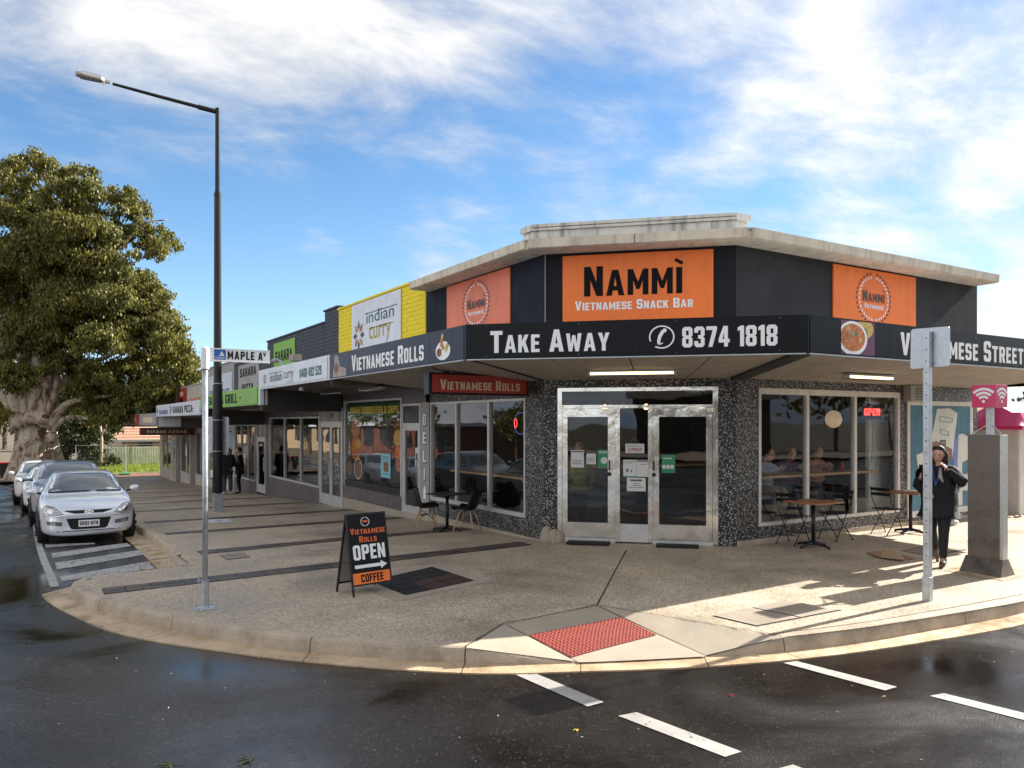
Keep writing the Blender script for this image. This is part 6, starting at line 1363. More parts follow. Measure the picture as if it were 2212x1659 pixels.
# chairs and tables
sc0 = thing('shell_chair', 'x', 'chair')
def shell(s, t_):
    path = [(.23, .425), (.20, .455), (.10, .44), (-.02, .425), (-.12, .43), (-.18, .48), (-.215, .58), (-.245, .72), (-.265, .83)]
    k = t_*(len(path)-1); i = min(int(k), len(path)-2); f = k-i; x = path[i][0]*(1-f)+path[i+1][0]*f; z = path[i][1]*(1-f)+path[i+1][1]*f
    w_ = [.20, .215, .235, .24, .24, .235, .225, .20, .14][i]*(1-f)+[.20, .215, .235, .24, .24, .235, .225, .20, .14][i+1]*f
    a = (s*2-1); up_ = .075*abs(a)**2.5
    return (x+(up_*1.1 if t_ > .55 else 0), w_*a, z+(up_ if t_ < .6 else up_*.2))
q = MB(); q.grid(shell, 12, 20); so = q.build('shell', 'black plastic', sc0, smooth=True); md = so.modifiers.new('solid', 'SOLIDIFY'); md.thickness = .008
for a, b in ((1, 1), (1, -1), (-1, 1), (-1, -1)): q = MB(); q.tube([(.10*a-.01, .09*b, .42), (.22*a-.01, .20*b, .0)], [.016, .010], 8); q.build('leg', 'leg timber', sc0, smooth=True)
for (a, b), (c, e) in (((1, 1), (-1, 1)), ((1, -1), (-1, -1)), ((1, 1), (1, -1)), ((-1, 1), (-1, -1))):
    q = MB(); q.tube([(.11*a-.01, .10*b, .40), (.165*c-.01, .15*e, .19)], .004, 5); q.tube([(.11*c-.01, .10*e, .40), (.165*a-.01, .15*b, .19)], .004, 5); q.build('wire_brace', 'dark metal', sc0)
p = gp(921, 1143); at_ground(sc0, p.x, p.y, math.atan2(-.528, .849)+.25); sc0['label'] = 'black shell chair with timber legs left of the small dark table'; sc0['group'] = 'black shell chairs with timber legs'
p = gp(1008, 1150); c2 = dup(sc0, (p.x, p.y, g(p.x, p.y)), math.atan2(.528, -.849)-.35, 'black shell chair with timber legs right of the small dark table, under the window')
def cafe_table(name, label, top_mat, sz, th, loc, rz=0, zt=.73, grp=None, ang=0):
    t = thing(name, label, 'table', (0, 0, 0), grp)
    q = MB(); q.box(-sz, sz, -sz, sz, zt-th, zt); q.build('table_top', top_mat, t, bevel=.006)
    q = MB(); q.tube([(0, 0, .04), (0, 0, zt-th)], .032, 12); q.build('post', 'dark metal', t, smooth=True)
    for k in range(4):
        a = k*math.pi/2+ang; q = MB(); q.tube([(.02*math.cos(a), .02*math.sin(a), .075), (.30*math.cos(a), .30*math.sin(a), .03)], [.028, .018], 8); q.tube([(.29*math.cos(a), .29*math.sin(a), .03), (.29*math.cos(a), .29*math.sin(a), 0)], .018, 8); q.build('foot', 'dark metal', t)
    at_ground(t, loc[0], loc[1], rz); return t
p = gp(966, 1147); cafe_table('cafe_table', 'small dark cafe table between two black shell chairs', 'black plastic', .30, .02, p, .35, ang=.3)
p = gp(1757, 1182); tb1 = p; cafe_table('cafe_table', 'square timber-topped cafe table in front of the white-framed window', 'table timber', .33, .025, p, 0, .745, 'timber topped cafe tables')
p2 = gp(1967, 1152); cafe_table('cafe_table', 'square timber-topped cafe table in front of the blue mural', 'table timber', .33, .025, p2, 0, .755, 'timber topped cafe tables')
fc = thing('folding_chair', 'x', 'chair')
for s_ in (-1, 1):
    q = MB(); q.tube([(.21, s_*.19, 0), (.0, s_*.19, .40), (-.14, s_*.19, .60), (-.20, s_*.19, .86)], .009, 6); q.build('back_leg_frame', 'dark metal', fc)
    q = MB(); q.tube([(-.22, s_*.165, 0), (.0, s_*.165, .27), (.17, s_*.165, .45)], .009, 6); q.build('cross_leg', 'dark metal', fc)
    q = MB(); q.tube([(-.24, s_*.165, .005), (-.19, s_*.165, .005)], .010, 6); q.build('foot', 'dark metal', fc); q = MB(); q.tube([(.19, s_*.19, .005), (.25, s_*.19, .005)], .010, 6); q.build('foot', 'dark metal', fc)
for k in range(5): q = MB(); q.box(-.17+k*.078, -.17+k*.078+.062, -.19, .19, .452, .468); q.build('seat_slat', 'dark metal', fc)
for h in (.70, .79): q = MB(); xx = -.165-(h-.70)*.22; q.hexa([(xx, -.20, h), (xx+.012, -.20, h), (xx+.012, .20, h), (xx, .20, h), (xx-.015, -.20, h+.055), (xx-.003, -.20, h+.055), (xx-.003, .20, h+.055), (xx-.015, .20, h+.055)]); q.build('back_slat', 'dark metal', fc)
for (a, h) in ((.12, .17), (-.10, .15)): q = MB(); q.tube([(a, -.19, h), (a, .19, h)], .006, 5); q.build('stretcher', 'dark metal', fc)
fc['label'] = 'black folding chair left of the table in front of the white-framed window'; fc['group'] = 'black folding chairs outside'
p = gp(1712, 1174); at_ground(fc, p.x, p.y, .12)
p = gp(1806, 1165); dup(fc, (p.x, p.y, g(p.x, p.y)), math.pi-.1, 'black folding chair right of the table in front of the white-framed window')
p = gp(1916, 1154); dup(fc, (p.x, p.y, g(p.x, p.y)), -.1, 'black folding chair at the table in front of the mural')
o = MB(); o.ell((p2.x-.1, p2.y+.05, g(p2.x, p2.y)+.775), (.05, .03, .02), 8, 5); o.ell((p2.x-.0, p2.y+.02, g(p2.x, p2.y)+.775), (.035, .03, .022), 8, 5); ob = o.build('crumpled_napkin', 'paper', smooth=True); tag(ob, 'crumpled white napkin on the table by the mural', 'napkin')
# cardboard and litter
p = gp(1926, 1203); cbx = thing('flattened_box', 'flattened cardboard box lying on the footpath', 'cardboard box', (p.x, p.y, p.z))
def pg(pts, h, nm, mat, par=None):
    q = MB(); P_ = [gp(a, b) for a, b in pts]; vv = [(a.x, a.y, a.z+h+(k % 2)*.012) for k, a in enumerate(P_)]; q.add(vv+[(a[0], a[1], a[2]-.006) for a in vv], [tuple(range(len(vv))), tuple(range(2*len(vv)-1, len(vv)-1, -1))]+[(i, i+len(vv), (i+1) % len(vv)+len(vv), (i+1) % len(vv)) for i in range(len(vv))]); return q.build(nm, mat, par)
k8 = lambda cx, cy: ((2080+cx/2.5525)/1.302, (1050+cy/2.5525)/1.302)
pg([k8(910, 1292), k8(1010, 1335), k8(1020, 1300), k8(1095, 1283)], .02, 'flap', 'cardboard', cbx); pg([k8(1015, 1333), k8(1182, 1358), k8(1182, 1336), k8(1090, 1283), k8(1020, 1298)], .03, 'panel', 'cardboard light', cbx); pg([k8(1180, 1336), k8(1262, 1338), k8(1165, 1305)], .012, 'flap', 'cardboard', cbx)
p = gp(2060, 1135); q = MB()
for k in range(5): q.ell((p.x+random.uniform(-.07, .07), p.y+random.uniform(-.05, .05), p.z+.04+random.uniform(0, .04)), (.06, .05, .045), 7, 5, Matrix.Rotation(k*1.3, 3, 'X'))
ob = q.build('crumpled_paper', 'paper'); tag(ob, 'crumpled white paper lying by the wall behind the woman', 'litter')
# kiosk
t = thing('wifi_kiosk', 'brown stainless phone kiosk with a pink wifi cube on top', 'kiosk', (11.12, 5.55, -.06))
q = MB(); q.box(11.03, 11.15, 5.37, 5.79, .02, 1.83); q.build('cabinet', 'stainless', t, bevel=.01)
q = MB(); q.box(11.025, 11.155, 5.325, 5.368, 0.02, 1.83); q.build('edge_post', 'stainless light', t, bevel=.004); 
q = MB(); q.hexa([(10.90, 5.29, -.07), (11.28, 5.29, -.07), (11.28, 5.84, -.07), (10.90, 5.84, -.07), (11.02, 5.32, .16), (11.16, 5.32, .16), (11.16, 5.81, .16), (11.02, 5.81, .16)]); q.build('skirt', 'stainless', t)
q = MB(); q.box(11.0285, 11.03, 5.38, 5.78, .72, .724); q.build('panel_seam', 'joint', t)
q = MB(); q.tube([(11.09, 5.52, 1.83), (11.09, 5.52, 2.24)], .052, 4); q.build('mast', 'galvanised', t)
for yy in (5.38, 5.76): q = MB(); q.tube([(11.09, yy, 1.84), (11.09, 5.52, 1.99)], .010, 5); q.build('stay', 'zinc', t)
kc = (10.95, 5.38); q = MB(); q.box(kc[0], kc[0]+.31, kc[1], kc[1]+.31, 2.20, 2.505); q.build('cube', 'pink plastic', t, bevel=.004)
def wifi(F, cs, hb, s, par, d):
    for k, r_ in enumerate((.075, .125, .175)):
        q = MB(); n = 8
        for j in range(n):
            a0, a1 = R(45+90*j/n), R(45+90*(j+1)/n); w2 = .016
            q.fpoly(F, [(cs+(r_-w2)*s*math.cos(a0), hb+(r_-w2)*s*math.sin(a0)), (cs+(r_+w2)*s*math.cos(a0), hb+(r_+w2)*s*math.sin(a0)), (cs+(r_+w2)*s*math.cos(a1), hb+(r_+w2)*s*math.sin(a1)), (cs+(r_-w2)*s*math.cos(a1), hb+(r_-w2)*s*math.sin(a1))], d)
        q.build('wifi_arc', 'letter white', par)
    disc(F, cs, hb+.015, .02*s, .02*s, d, 'wifi_dot', 'letter white', par, 12)
wifi(Frame((kc[0], kc[1]+.155, 0), (0, -1, 0)), 0, 2.265, 1.05, t, .004); wifi(Frame((kc[0]+.155, kc[1], 0), (1, 0, 0)), 0, 2.265, 1.05, t, .004)
# clothing bin
t = thing('donation_bin', 'large white donation bin with a domed pink plastic lid', 'bin', (18.9, 9.1, -.02))
q = MB(); q.box(18.3, 20.0, 8.5, 9.75, -.03, 1.86); q.build('body', 'bin white', t, bevel=.03)
q = MB(); q.box(18.16, 20.14, 8.38, 9.88, 1.84, 1.93); q.build('lid_rim', 'pink plastic', t, bevel=.015)
def lid(a, b):
    e = [(0, 0), (.10, .30), (.22, .30), (.42, .46), (.58, .46), (.78, .30), (.9, .30), (1, 0)]
    k = b*(len(e)-1); i = min(int(k), len(e)-2); f = k-i; yy = e[i][0]*(1-f)+e[i+1][0]*f; zz_ = e[i][1]*(1-f)+e[i+1][1]*f
    s_ = min(1, min(a, 1-a)*7); ins = .10*(1-(1-s_)**2) if False else 0
    return (18.22+1.86*a, 8.44+1.38*yy, 1.92+zz_*s_)
q = MB(); q.grid(lid, 28, 28); q.f = [f[::-1] for f in q.f]; q.build('lid_dome', 'pink plastic', t, smooth=False)
p = gp(2205, 1125); q = MB()
for k in range(40): q.ell((17.6+random.uniform(-.5, 2.8), 8.35+random.uniform(-.1, .12), g(18, 8.3)+.01), (random.uniform(.02, .05), random.uniform(.02, .04), .012), 5, 3)
ob = q.build('leaf_litter', 'leaf litter'); ob['kind'] = 'stuff'

# ---------------------------------------------------------------- people
def skinned(pts, edges, rad, sub=1, root=0):
    me = bpy.data.meshes.new('skin'); me.from_pydata([tuple(p) for p in pts], edges, []); me.update()
    ob = bpy.data.objects.new('skin', me); COL.objects.link(ob); m = ob.modifiers.new('s', 'SKIN'); m.use_smooth_shade = True
    if not me.skin_vertices: me.skin_vertices  # layer comes with the modifier
    for i, r_ in enumerate(rad):
        rr_ = r_ if hasattr(r_, '__len__') else (r_, r_); me.skin_vertices[0].data[i].radius = rr_; me.skin_vertices[0].data[i].use_root = (i == root)
    s_ = ob.modifiers.new('u', 'SUBSURF'); s_.levels = sub; s_.render_levels = sub
    r = bpy.data.meshes.new_from_object(ob.evaluated_get(DG())); bpy.data.objects.remove(ob)
    return [v_.co.copy() for v_ in r.vertices], [tuple(p_.vertices) for p_ in r.polygons]
def skin_mb(mb, J, chains, R_, sub=1, root=None):
    names = list(dict.fromkeys(n for c in chains for n in c)); ix = {n: i for i, n in enumerate(names)}
    ed = list({tuple(sorted((ix[a], ix[b]))) for c in chains for a, b in zip(c, c[1:])})
    v_, f_ = skinned([J[n] for n in names], ed, [R_[n] for n in names], sub, ix[root] if root else 0); mb.add(v_, f_)
def hand(mb, w, d, n, s=1.0, curl=.6):      # palm and five fingers; d points along the hand, n out of the palm
    w = Vector(w); d = Vector(d).normalized(); n = Vector(n).normalized(); sdv = d.cross(n).normalized(); n = sdv.cross(d)
    Rm = Matrix((d, sdv, n)).transposed(); mb.ell(w+d*.04*s, (.048*s, .040*s, .016*s), 10, 6, Rm)
    for k, (o_, L) in enumerate(((-.030, .066), (-.010, .076), (.010, .072), (.029, .056))):
        b = w+d*.075*s+sdv*o_*s; m_ = b+d*L*.45*s+n*L*.12*curl*s; e = m_+(d*(1-curl*.7)+n*curl).normalized()*L*.5*s; mb.tube([b, m_, e], [.0095*s, .009*s, .007*s], 7)
    b = w+d*.02*s+sdv*-.036*s; m_ = b+(d*.6-sdv*.6+n*.4).normalized()*.035*s; e = m_+(d*.8+n*.5).normalized()*.03*s; mb.tube([b, m_, e], [.012*s, .010*s, .008*s], 7)
def head(mb, c, fwd, up, s=1.0):
    c = Vector(c); f = Vector(fwd).normalized(); u_ = Vector(up).normalized(); l = u_.cross(f).normalized(); u_ = f.cross(l); Rm = Matrix((f, l, u_)).transposed()
    P = lambda a, b, h: c+(f*a+l*b+u_*h)*s
    mb.ell(c, (.098*s, .076*s, .112*s), 18, 14, Rm); mb.ell(P(.026, 0, -.062), (.066*s, .054*s, .055*s), 14, 9, Rm); mb.ell(P(.070, 0, -.100), (.020*s, .022*s, .014*s), 8, 6, Rm)
    mb.ell(P(.098, 0, -.022), (.018*s, .013*s, .024*s), 8, 6, Rm)
    for b in (-1, 1): mb.ell(P(-.005, b*.078, -.012), (.018*s, .008*s, .028*s), 8, 6, Rm); mb.ell(P(.078, b*.033, .022), (.02*s, .022*s, .008*s), 8, 6, Rm)
    return P, Rm
def person(label, loc, rz, pose, coat, legs, hair='hair', shoes='boot', scale=1.0, long_hair=False, coat_len=.80, extra=None, look=(1, 0, 0), phone=False, group=None, cw=None):
    t = thing('person', label, 'person', (0, 0, 0), group)
    J = dict(pel=(0, 0, .94), waist=(0, 0, 1.07), chest=(.01, 0, 1.25), neck=(.0, 0, 1.43), nk2=(.02, 0, 1.50), head=(.04, 0, 1.56),
             hl=(0, .09, .90), kl=(.05, .10, .50), al=(.0, .10, .10), tl=(.15, .11, .03), hr=(0, -.09, .90), kr=(.05, -.10, .50), ar=(.0, -.10, .10), tr=(.15, -.11, .03),
             sl=(0, .18, 1.39), el=(-.02, .25, 1.12), wl=(.06, .25, .88), sr=(0, -.18, 1.39), er=(-.02, -.25, 1.12), wr=(.06, -.25, .88))
    J.update(pose); J = {k: Vector(v_) for k, v_ in J.items()}
    RR = dict(pel=(.12, .15), waist=(.10, .13), chest=(.11, .15), neck=.055, nk2=.048, head=.05, hl=.09, kl=.058, al=.038, tl=.03, hr=.09, kr=.058, ar=.038, tr=.03, sl=.055, el=.04, wl=.026, sr=.055, er=.04, wr=.026)
    if cw: RR.update(sl=.035, sr=.035, el=.028, er=.028, chest=(.08, .11), waist=(.08, .1))
    b = MB(); skin_mb(b, J, [('pel', 'waist', 'chest', 'neck', 'nk2', 'head'), ('pel', 'hl', 'kl', 'al', 'tl'), ('pel', 'hr', 'kr', 'ar', 'tr'), ('chest', 'sl', 'el', 'wl'), ('chest', 'sr', 'er', 'wr')], RR, 1, 'pel')
    lk = Vector(look).normalized(); hc = J['head']+Vector((.01, 0, .06)); P, Rm = head(b, hc, lk, (0, 0, 1))
    for w_, e_, sg in (('wl', 'el', 1), ('wr', 'er', -1)):
        d = (J[w_]-J[e_]).normalized(); nn_ = Vector((0, -sg, 0)) if abs(d.y) < .8 else Vector((1, 0, 0)); hand(b, J[w_]+d*.01, d, nn_)
    b.build('body', 'skin', t, smooth=True)
    k = MB(); k.ell(hc+Vector((-.030, 0, .026)), (.098, .088, .108), 16, 12, Rm)
    if long_hair:
        k.ell(hc+Vector((-.065, 0, -.08)), (.065, .11, .15), 14, 10); 
        for sg in (-1, 1): k.ell(hc+Vector((-.045, sg*.088, -.075)), (.042, .036, .125), 10, 8)
        k.ell(hc+Vector((.005, 0, .07)), (.085, .085, .055), 12, 8)
    k.v = [tuple(Vector(p)+Vector((random.uniform(-.004, .004),)*3)) for p in k.v]; k.build('hair', hair, t, smooth=True)
    fm = MB()
    for sg in (-1, 1): fm.ell(P(.084, sg*.031, .008), (.008, .012, .006), 8, 5, Rm); fm.ell(P(.090, sg*.032, .030), (.006, .018, .004), 8, 5, Rm)
    fo = fm; fo.build('eyes', 'eye', t); fm = MB(); fm.ell(P(.088, 0, -.064), (.008, .020, .006), 8, 5, Rm); fm.build('mouth', 'lips', t)
    tr_ = MB(); T2 = dict(RR); T2.update(pel=(.135, .17), hl=.115, kl=.078, al=.052, hr=.115, kr=.078, ar=.052)
    skin_mb(tr_, J, [('pel', 'hl', 'kl', 'al'), ('pel', 'hr', 'kr', 'ar')], T2, 2, 'pel'); tr_.build('trousers', legs, t, smooth=True)
    c_ = MB(); C2 = dict(RR); C2.update(pel=(.155, .195), waist=(.15, .185), chest=(.145, .19), neck=.075, sl=.085, el=.066, wl=.05, sr=.085, er=.066, wr=.05); C2.update(cw or {}); J['hem'] = Vector((J['pel'].x, 0, coat_len)); C2['hem'] = (cw or {}).get('pel', (.165, .205))
    skin_mb(c_, J, [('hem', 'pel', 'waist', 'chest', 'neck'), ('chest', 'sl', 'el', 'wl'), ('chest', 'sr', 'er', 'wr')], C2, 2, 'pel'); c_.v = [tuple(Vector(p)*1.0+Vector((1, 1, 0))*(.012*math.sin(p[2]*31+p[1]*17)+.009*math.sin(p[2]*57-p[0]*41+p[1]*23))) for p in c_.v]; c_.build('coat', coat, t, smooth=True)
    for s_ in 'lr':
        a, to = J['a'+s_], J['t'+s_]; q = MB(); dv = (to-a); dv.z = 0; dv = dv.normalized(); q.tube([a+Vector((0, 0, .03)), a+Vector((0, 0, -.03)), a+dv*.05-Vector((0, 0, .05)), to+dv*.02-Vector((0, 0, .0))], [.045, .048, .046, .030], 10); q.build('shoe', shoes, t, smooth=True)
        if phone: q = MB(); q.tube([a-dv*.035-Vector((0, 0, .02)), a-dv*.04-Vector((0, 0, a.z-.005))], [.028, .02], 8); q.build('heel', shoes, t)
    if phone:
        w_ = J['wl']; q = MB(); Fp = Frame(w_+Vector((.02, -.045, .03)), (.55, .25, -.55)); q.fbox(Fp, -.02, .12, -.006, .006, -.03, .035); q.build('phone', 'black plastic', t, bevel=.003)
        q = MB()
        for sg in (-1, 1): q.tube([(.02, sg*.07, 1.46), (.13, sg*.05, 1.38), (.175, sg*.012, 1.22), (.19, 0, 1.16)], .010, 5)
        q.build('lanyard', 'lanyard', t); q = MB(); q.hexa([(.185, -.045, 1.08), (.190, -.045, 1.08), (.190, .045, 1.09), (.185, .045, 1.09), (.190, -.045, 1.145), (.195, -.045, 1.145), (.195, .045, 1.155), (.190, .045, 1.155)]); q.build('name_card', 'letter white', t)
        q = MB(); q.tube([(.10, .04, 1.42), (.165, .055, 1.30), (.16, .09, 1.22)], [.02, .03, .015], 8); q.build('scarf', 'sign grey', t, smooth=True)
    t.scale = (scale,)*3; t.location = loc; t.rotation_euler = (0, 0, rz); return t
wp = gp(2030, 1220)
person('woman in a black coat and blue lanyard walking with a phone at her ear', (wp.x-.05, wp.y-.02, wp.z+.0), math.atan2(-.26, -.96), dict(kl=(.13, .09, .52), al=(.10, .08, .11), tl=(.24, .09, .03), kr=(.03, -.10, .52), ar=(-.24, -.10, .22), tr=(-.17, -.11, .09), hl=(.01, .09, .9),
       el=(.12, .35, 1.18), wl=(.17, .15, 1.41), er=(.0, -.30, 1.14), wr=(.25, -.10, 1.06), sl=(0, .20, 1.38), sr=(0, -.20, 1.38)), 'coat cloth', 'trouser cloth', long_hair=True, phone=True, scale=.985, coat_len=.74, look=(1, .1, -.38), cw=dict(pel=(.21, .25), waist=(.19, .235), chest=(.17, .22), sl=.095, sr=.095, el=.068, er=.068, wl=.048, wr=.048, neck=.08))
p = gp(497, 1069); person('person in dark jacket and grey trousers seen from behind at the lamp pole', (p.x-.1, p.y, p.z), R(75), dict(wl=(.22, .12, 1.02), wr=(.22, -.12, 1.02)), 'coat cloth', 'grey trousers', shoes='shoe light', scale=1.07, coat_len=.86)
p = gp(518, 1066); person('person in a black jacket and trousers standing in profile beside the shop window', (p.x+.0, p.y, p.z), R(165), dict(wl=(.25, .10, 1.05), wr=(.24, -.10, 1.03)), 'coat cloth', 'trouser cloth', shoes='black plastic', scale=1.06, coat_len=.84)
SEAT = dict(pel=(0, 0, .74), waist=(.02, 0, .88), chest=(.07, 0, 1.06), neck=(.12, 0, 1.22), nk2=(.15, 0, 1.28), head=(.18, 0, 1.33), hl=(.02, .10, .72), kl=(.42, .14, .74), al=(.40, .14, .34), tl=(.54, .15, .27), hr=(.02, -.10, .72), kr=(.42, -.14, .74), ar=(.40, -.14, .34), tr=(.54, -.15, .27),
            sl=(.08, .18, 1.18), el=(.22, .24, 1.06), wl=(.42, .08, 1.14), sr=(.08, -.18, 1.18), er=(.22, -.24, 1.06), wr=(.42, -.08, 1.14))
for (x, y_, a, ct, lg, lb) in ((11.55, 9.93, -80, 'grey shirt', 'khaki', 'diner in pale grey shirt and khaki trousers at the counter\'s left end'), (12.28, 9.98, -95, 'purple cloth', 'jeans', 'diner in a dark purple top and blue jeans in the middle of the window counter'), (13.1, 9.98, -100, 'food flesh', 'trouser cloth', 'diner in a faded pink top at the right end of the window counter')):
    person(lb, (x, y_-.10, .02), R(a), SEAT, ct, lg, scale=1.0, coat_len=.70, look=(1, 0, -.35), group='diners at the window counter')
for x, y_, lb in ((11.55, 9.85, 'left'), (12.28, 9.9, 'middle'), (13.1, 9.9, 'right')):
    t = thing('bar_stool', 'round bar stool under the %s diner at the window counter' % lb, 'stool', (x, y_, 0), 'bar stools at the window counter'); q = MB(); q.tube([(x, y_, .62), (x, y_, .66)], .17, 14); q.build('seat', 'counter timber', t)
    for k in range(4): q = MB(); a = k*math.pi/2+.5; q.tube([(x+.08*math.cos(a), y_+.08*math.sin(a), .62), (x+.18*math.cos(a), y_+.18*math.sin(a), -.02)], .012, 6); q.build('leg', 'dark metal', t)
person('person in a yellow top standing behind the left entrance door', (8.9, 11.9, -.02), R(-120), {}, 'yellow shirt', 'trouser cloth', scale=.96, coat_len=.9)
person('person in dark clothes sitting inside the left-hand window', (8.35, 12.2, -.25), R(175), SEAT, 'grey shirt', 'jeans', coat_len=.70, look=(1, 0, -.3))
# ---------------------------------------------------------------- cars
def loft_car(L, w, H, zb, nose, belt, kind):
    if kind == 'hatch':
        st = [(0, .62, .22, .52, .58, 0), (.05, .78, .15, .60, .66, 0), (.18, .88, .14, .70, .745, 0), (.5, .99, .15, .80, .855, 0), (.9, 1, .19, .88, .94, 0), (1.12, 1, .19, .915, .985, 0),
              (1.32, 1, .19, .93, 1.12, .76), (1.6, 1, .19, .935, 1.28, .70), (1.9, 1, .19, .94, 1.405, .66), (2.3, 1, .19, .945, 1.465, .655), (2.9, 1, .19, .96, 1.465, .65), (3.4, 1, .19, .98, 1.42, .635), (3.75, .99, .2, .98, 1.30, .62), (4.0, .95, .24, .95, 1.06, .66), (4.18, .88, .3, .85, .95, 0), (4.25, .8, .36, .6, .8, 0)]
    else:
        st = [(0, .66, .36, .66, .76, 0), (.05, .80, .28, .78, .86, 0), (.2, .90, .25, .88, .95, 0), (.5, .98, .24, .98, 1.03, 0), (.9, 1, .24, 1.03, 1.09, 0), (1.15, 1, .24, 1.05, 1.13, 0),
              (1.35, 1, .24, 1.06, 1.28, .80), (1.65, 1, .24, 1.06, 1.46, .74), (1.95, 1, .24, 1.07, 1.60, .71), (2.4, 1, .24, 1.07, 1.665, .70), (3.2, 1, .24, 1.08, 1.67, .70), (3.9, 1, .24, 1.09, 1.64, .69), (4.3, .99, .26, 1.09, 1.52, .68), (4.5, .96, .3, 1.06, 1.2, .72), (4.62, .9, .36, .95, 1.1, 0), (4.7, .84, .45, .7, .95, 0)]
    k = L/st[-1][0]; mb = MB(); rows = []
    for (y, ww, zb_, zb2, zt, wr) in st:
        y *= k; W_ = ww*w
        if wr: half = [(0, zb_), (.75*W_, zb_), (.96*W_, zb_+.06), (W_, zb_+.26), (.99*W_, zb2-.16), (.955*W_, zb2-.01), (.90*W_, zb2+.035), ((.90*W_+wr*w/.888*.888)/2 if False else wr*w+.03, zt-.075), (wr*w*.86, zt-.012), (0, zt+.01)]
        else: half = [(0, zb_), (.75*W_, zb_), (.96*W_, zb_+.06), (W_, zb_+.5*(zb2-zb_)*.6), (.99*W_, zb2-.14*(zb2-zb_)/.7), (.95*W_, zb2-.01), (.88*W_, zb2+.03), (.70*W_, zt-.012), (.4*W_, zt+.005), (0, zt+.012)]
        ring = half+[(-a, b) for a, b in half[-2:0:-1]]; row = []
        for a, b in ring:
            yy = y
            if y < .3: yy = y+.16*(abs(a)/w)**2.2*(1 if y < .25 else .5)
            if y > L-.3: yy = y-.12*(abs(a)/w)**2.2
            row.append(len(mb.v)); mb.v.append((a, yy, b))
        rows.append(row)
    n = len(rows[0])
    for r0, r1 in zip(rows, rows[1:]):
        for j in range(n): mb.f.append((r0[j], r0[(j+1) % n], r1[(j+1) % n], r1[j])); mb.m.append(0)
    mb.f += [tuple(rows[0][::-1]), tuple(rows[-1])]; mb.m += [0, 0]
    mb.f = [f[::-1] for f in mb.f]
    ob = mb.build('tmp', 'car silver', smooth=True, sub=2); me = bpy.data.meshes.new_from_object(ob.evaluated_get(DG())); bpy.data.objects.remove(ob)
    me.polygons.foreach_set('use_smooth', [True]*len(me.polygons)); bvh = BVHTree.FromPolygons([v_.co for v_ in me.vertices], [tuple(p_.vertices) for p_ in me.polygons]); return me, bvh
def decal(bvh, pts, axis, name, mat, parent, off=.004, side=1, ring=5, seg=5, thick=0):
    n = len(pts); cx = sum(p[0] for p in pts)/n; cy = sum(p[1] for p in pts)/n; P = []
    for i in range(n):
        a, b = pts[i], pts[(i+1) % n]
        for k in range(seg): P.append((a[0]+(b[0]-a[0])*k/seg, a[1]+(b[1]-a[1])*k/seg))
    def hit(a, b):
        if axis == 'front': o = Vector((a, -3, b)); d = Vector((0, 1, 0))
        elif axis == 'rear': o = Vector((a, 9, b)); d = Vector((0, -1, 0))
        else: o = Vector((side*3, a, b)); d = Vector((-side, 0, 0))
        h = bvh.ray_cast(o, d)
        if h[0] is None: return None
        nr = h[1]; nr = nr if nr.dot(d) < 0 else -nr
        return h[0]+nr*off
    V_ = [hit(cx, cy)]; F_ = []
    for r_ in range(1, ring+1):
        f = r_/ring
        for a, b in P: V_.append(hit(cx+(a-cx)*f, cy+(b-cy)*f))
    last = V_[0] or Vector()
    for i, q in enumerate(V_):
        if q is None: V_[i] = last
        else: last = q
    m_ = len(P)
    for k in range(m_): F_.append((0, 1+k, 1+(k+1) % m_))
    for r_ in range(1, ring):
        for k in range(m_): a = 1+(r_-1)*m_; b = 1+r_*m_; F_.append((a+k, b+k, b+(k+1) % m_, a+(k+1) % m_))
    mb = MB(); mb.add(V_, F_); return mb.build(name, mat, parent, smooth=True)
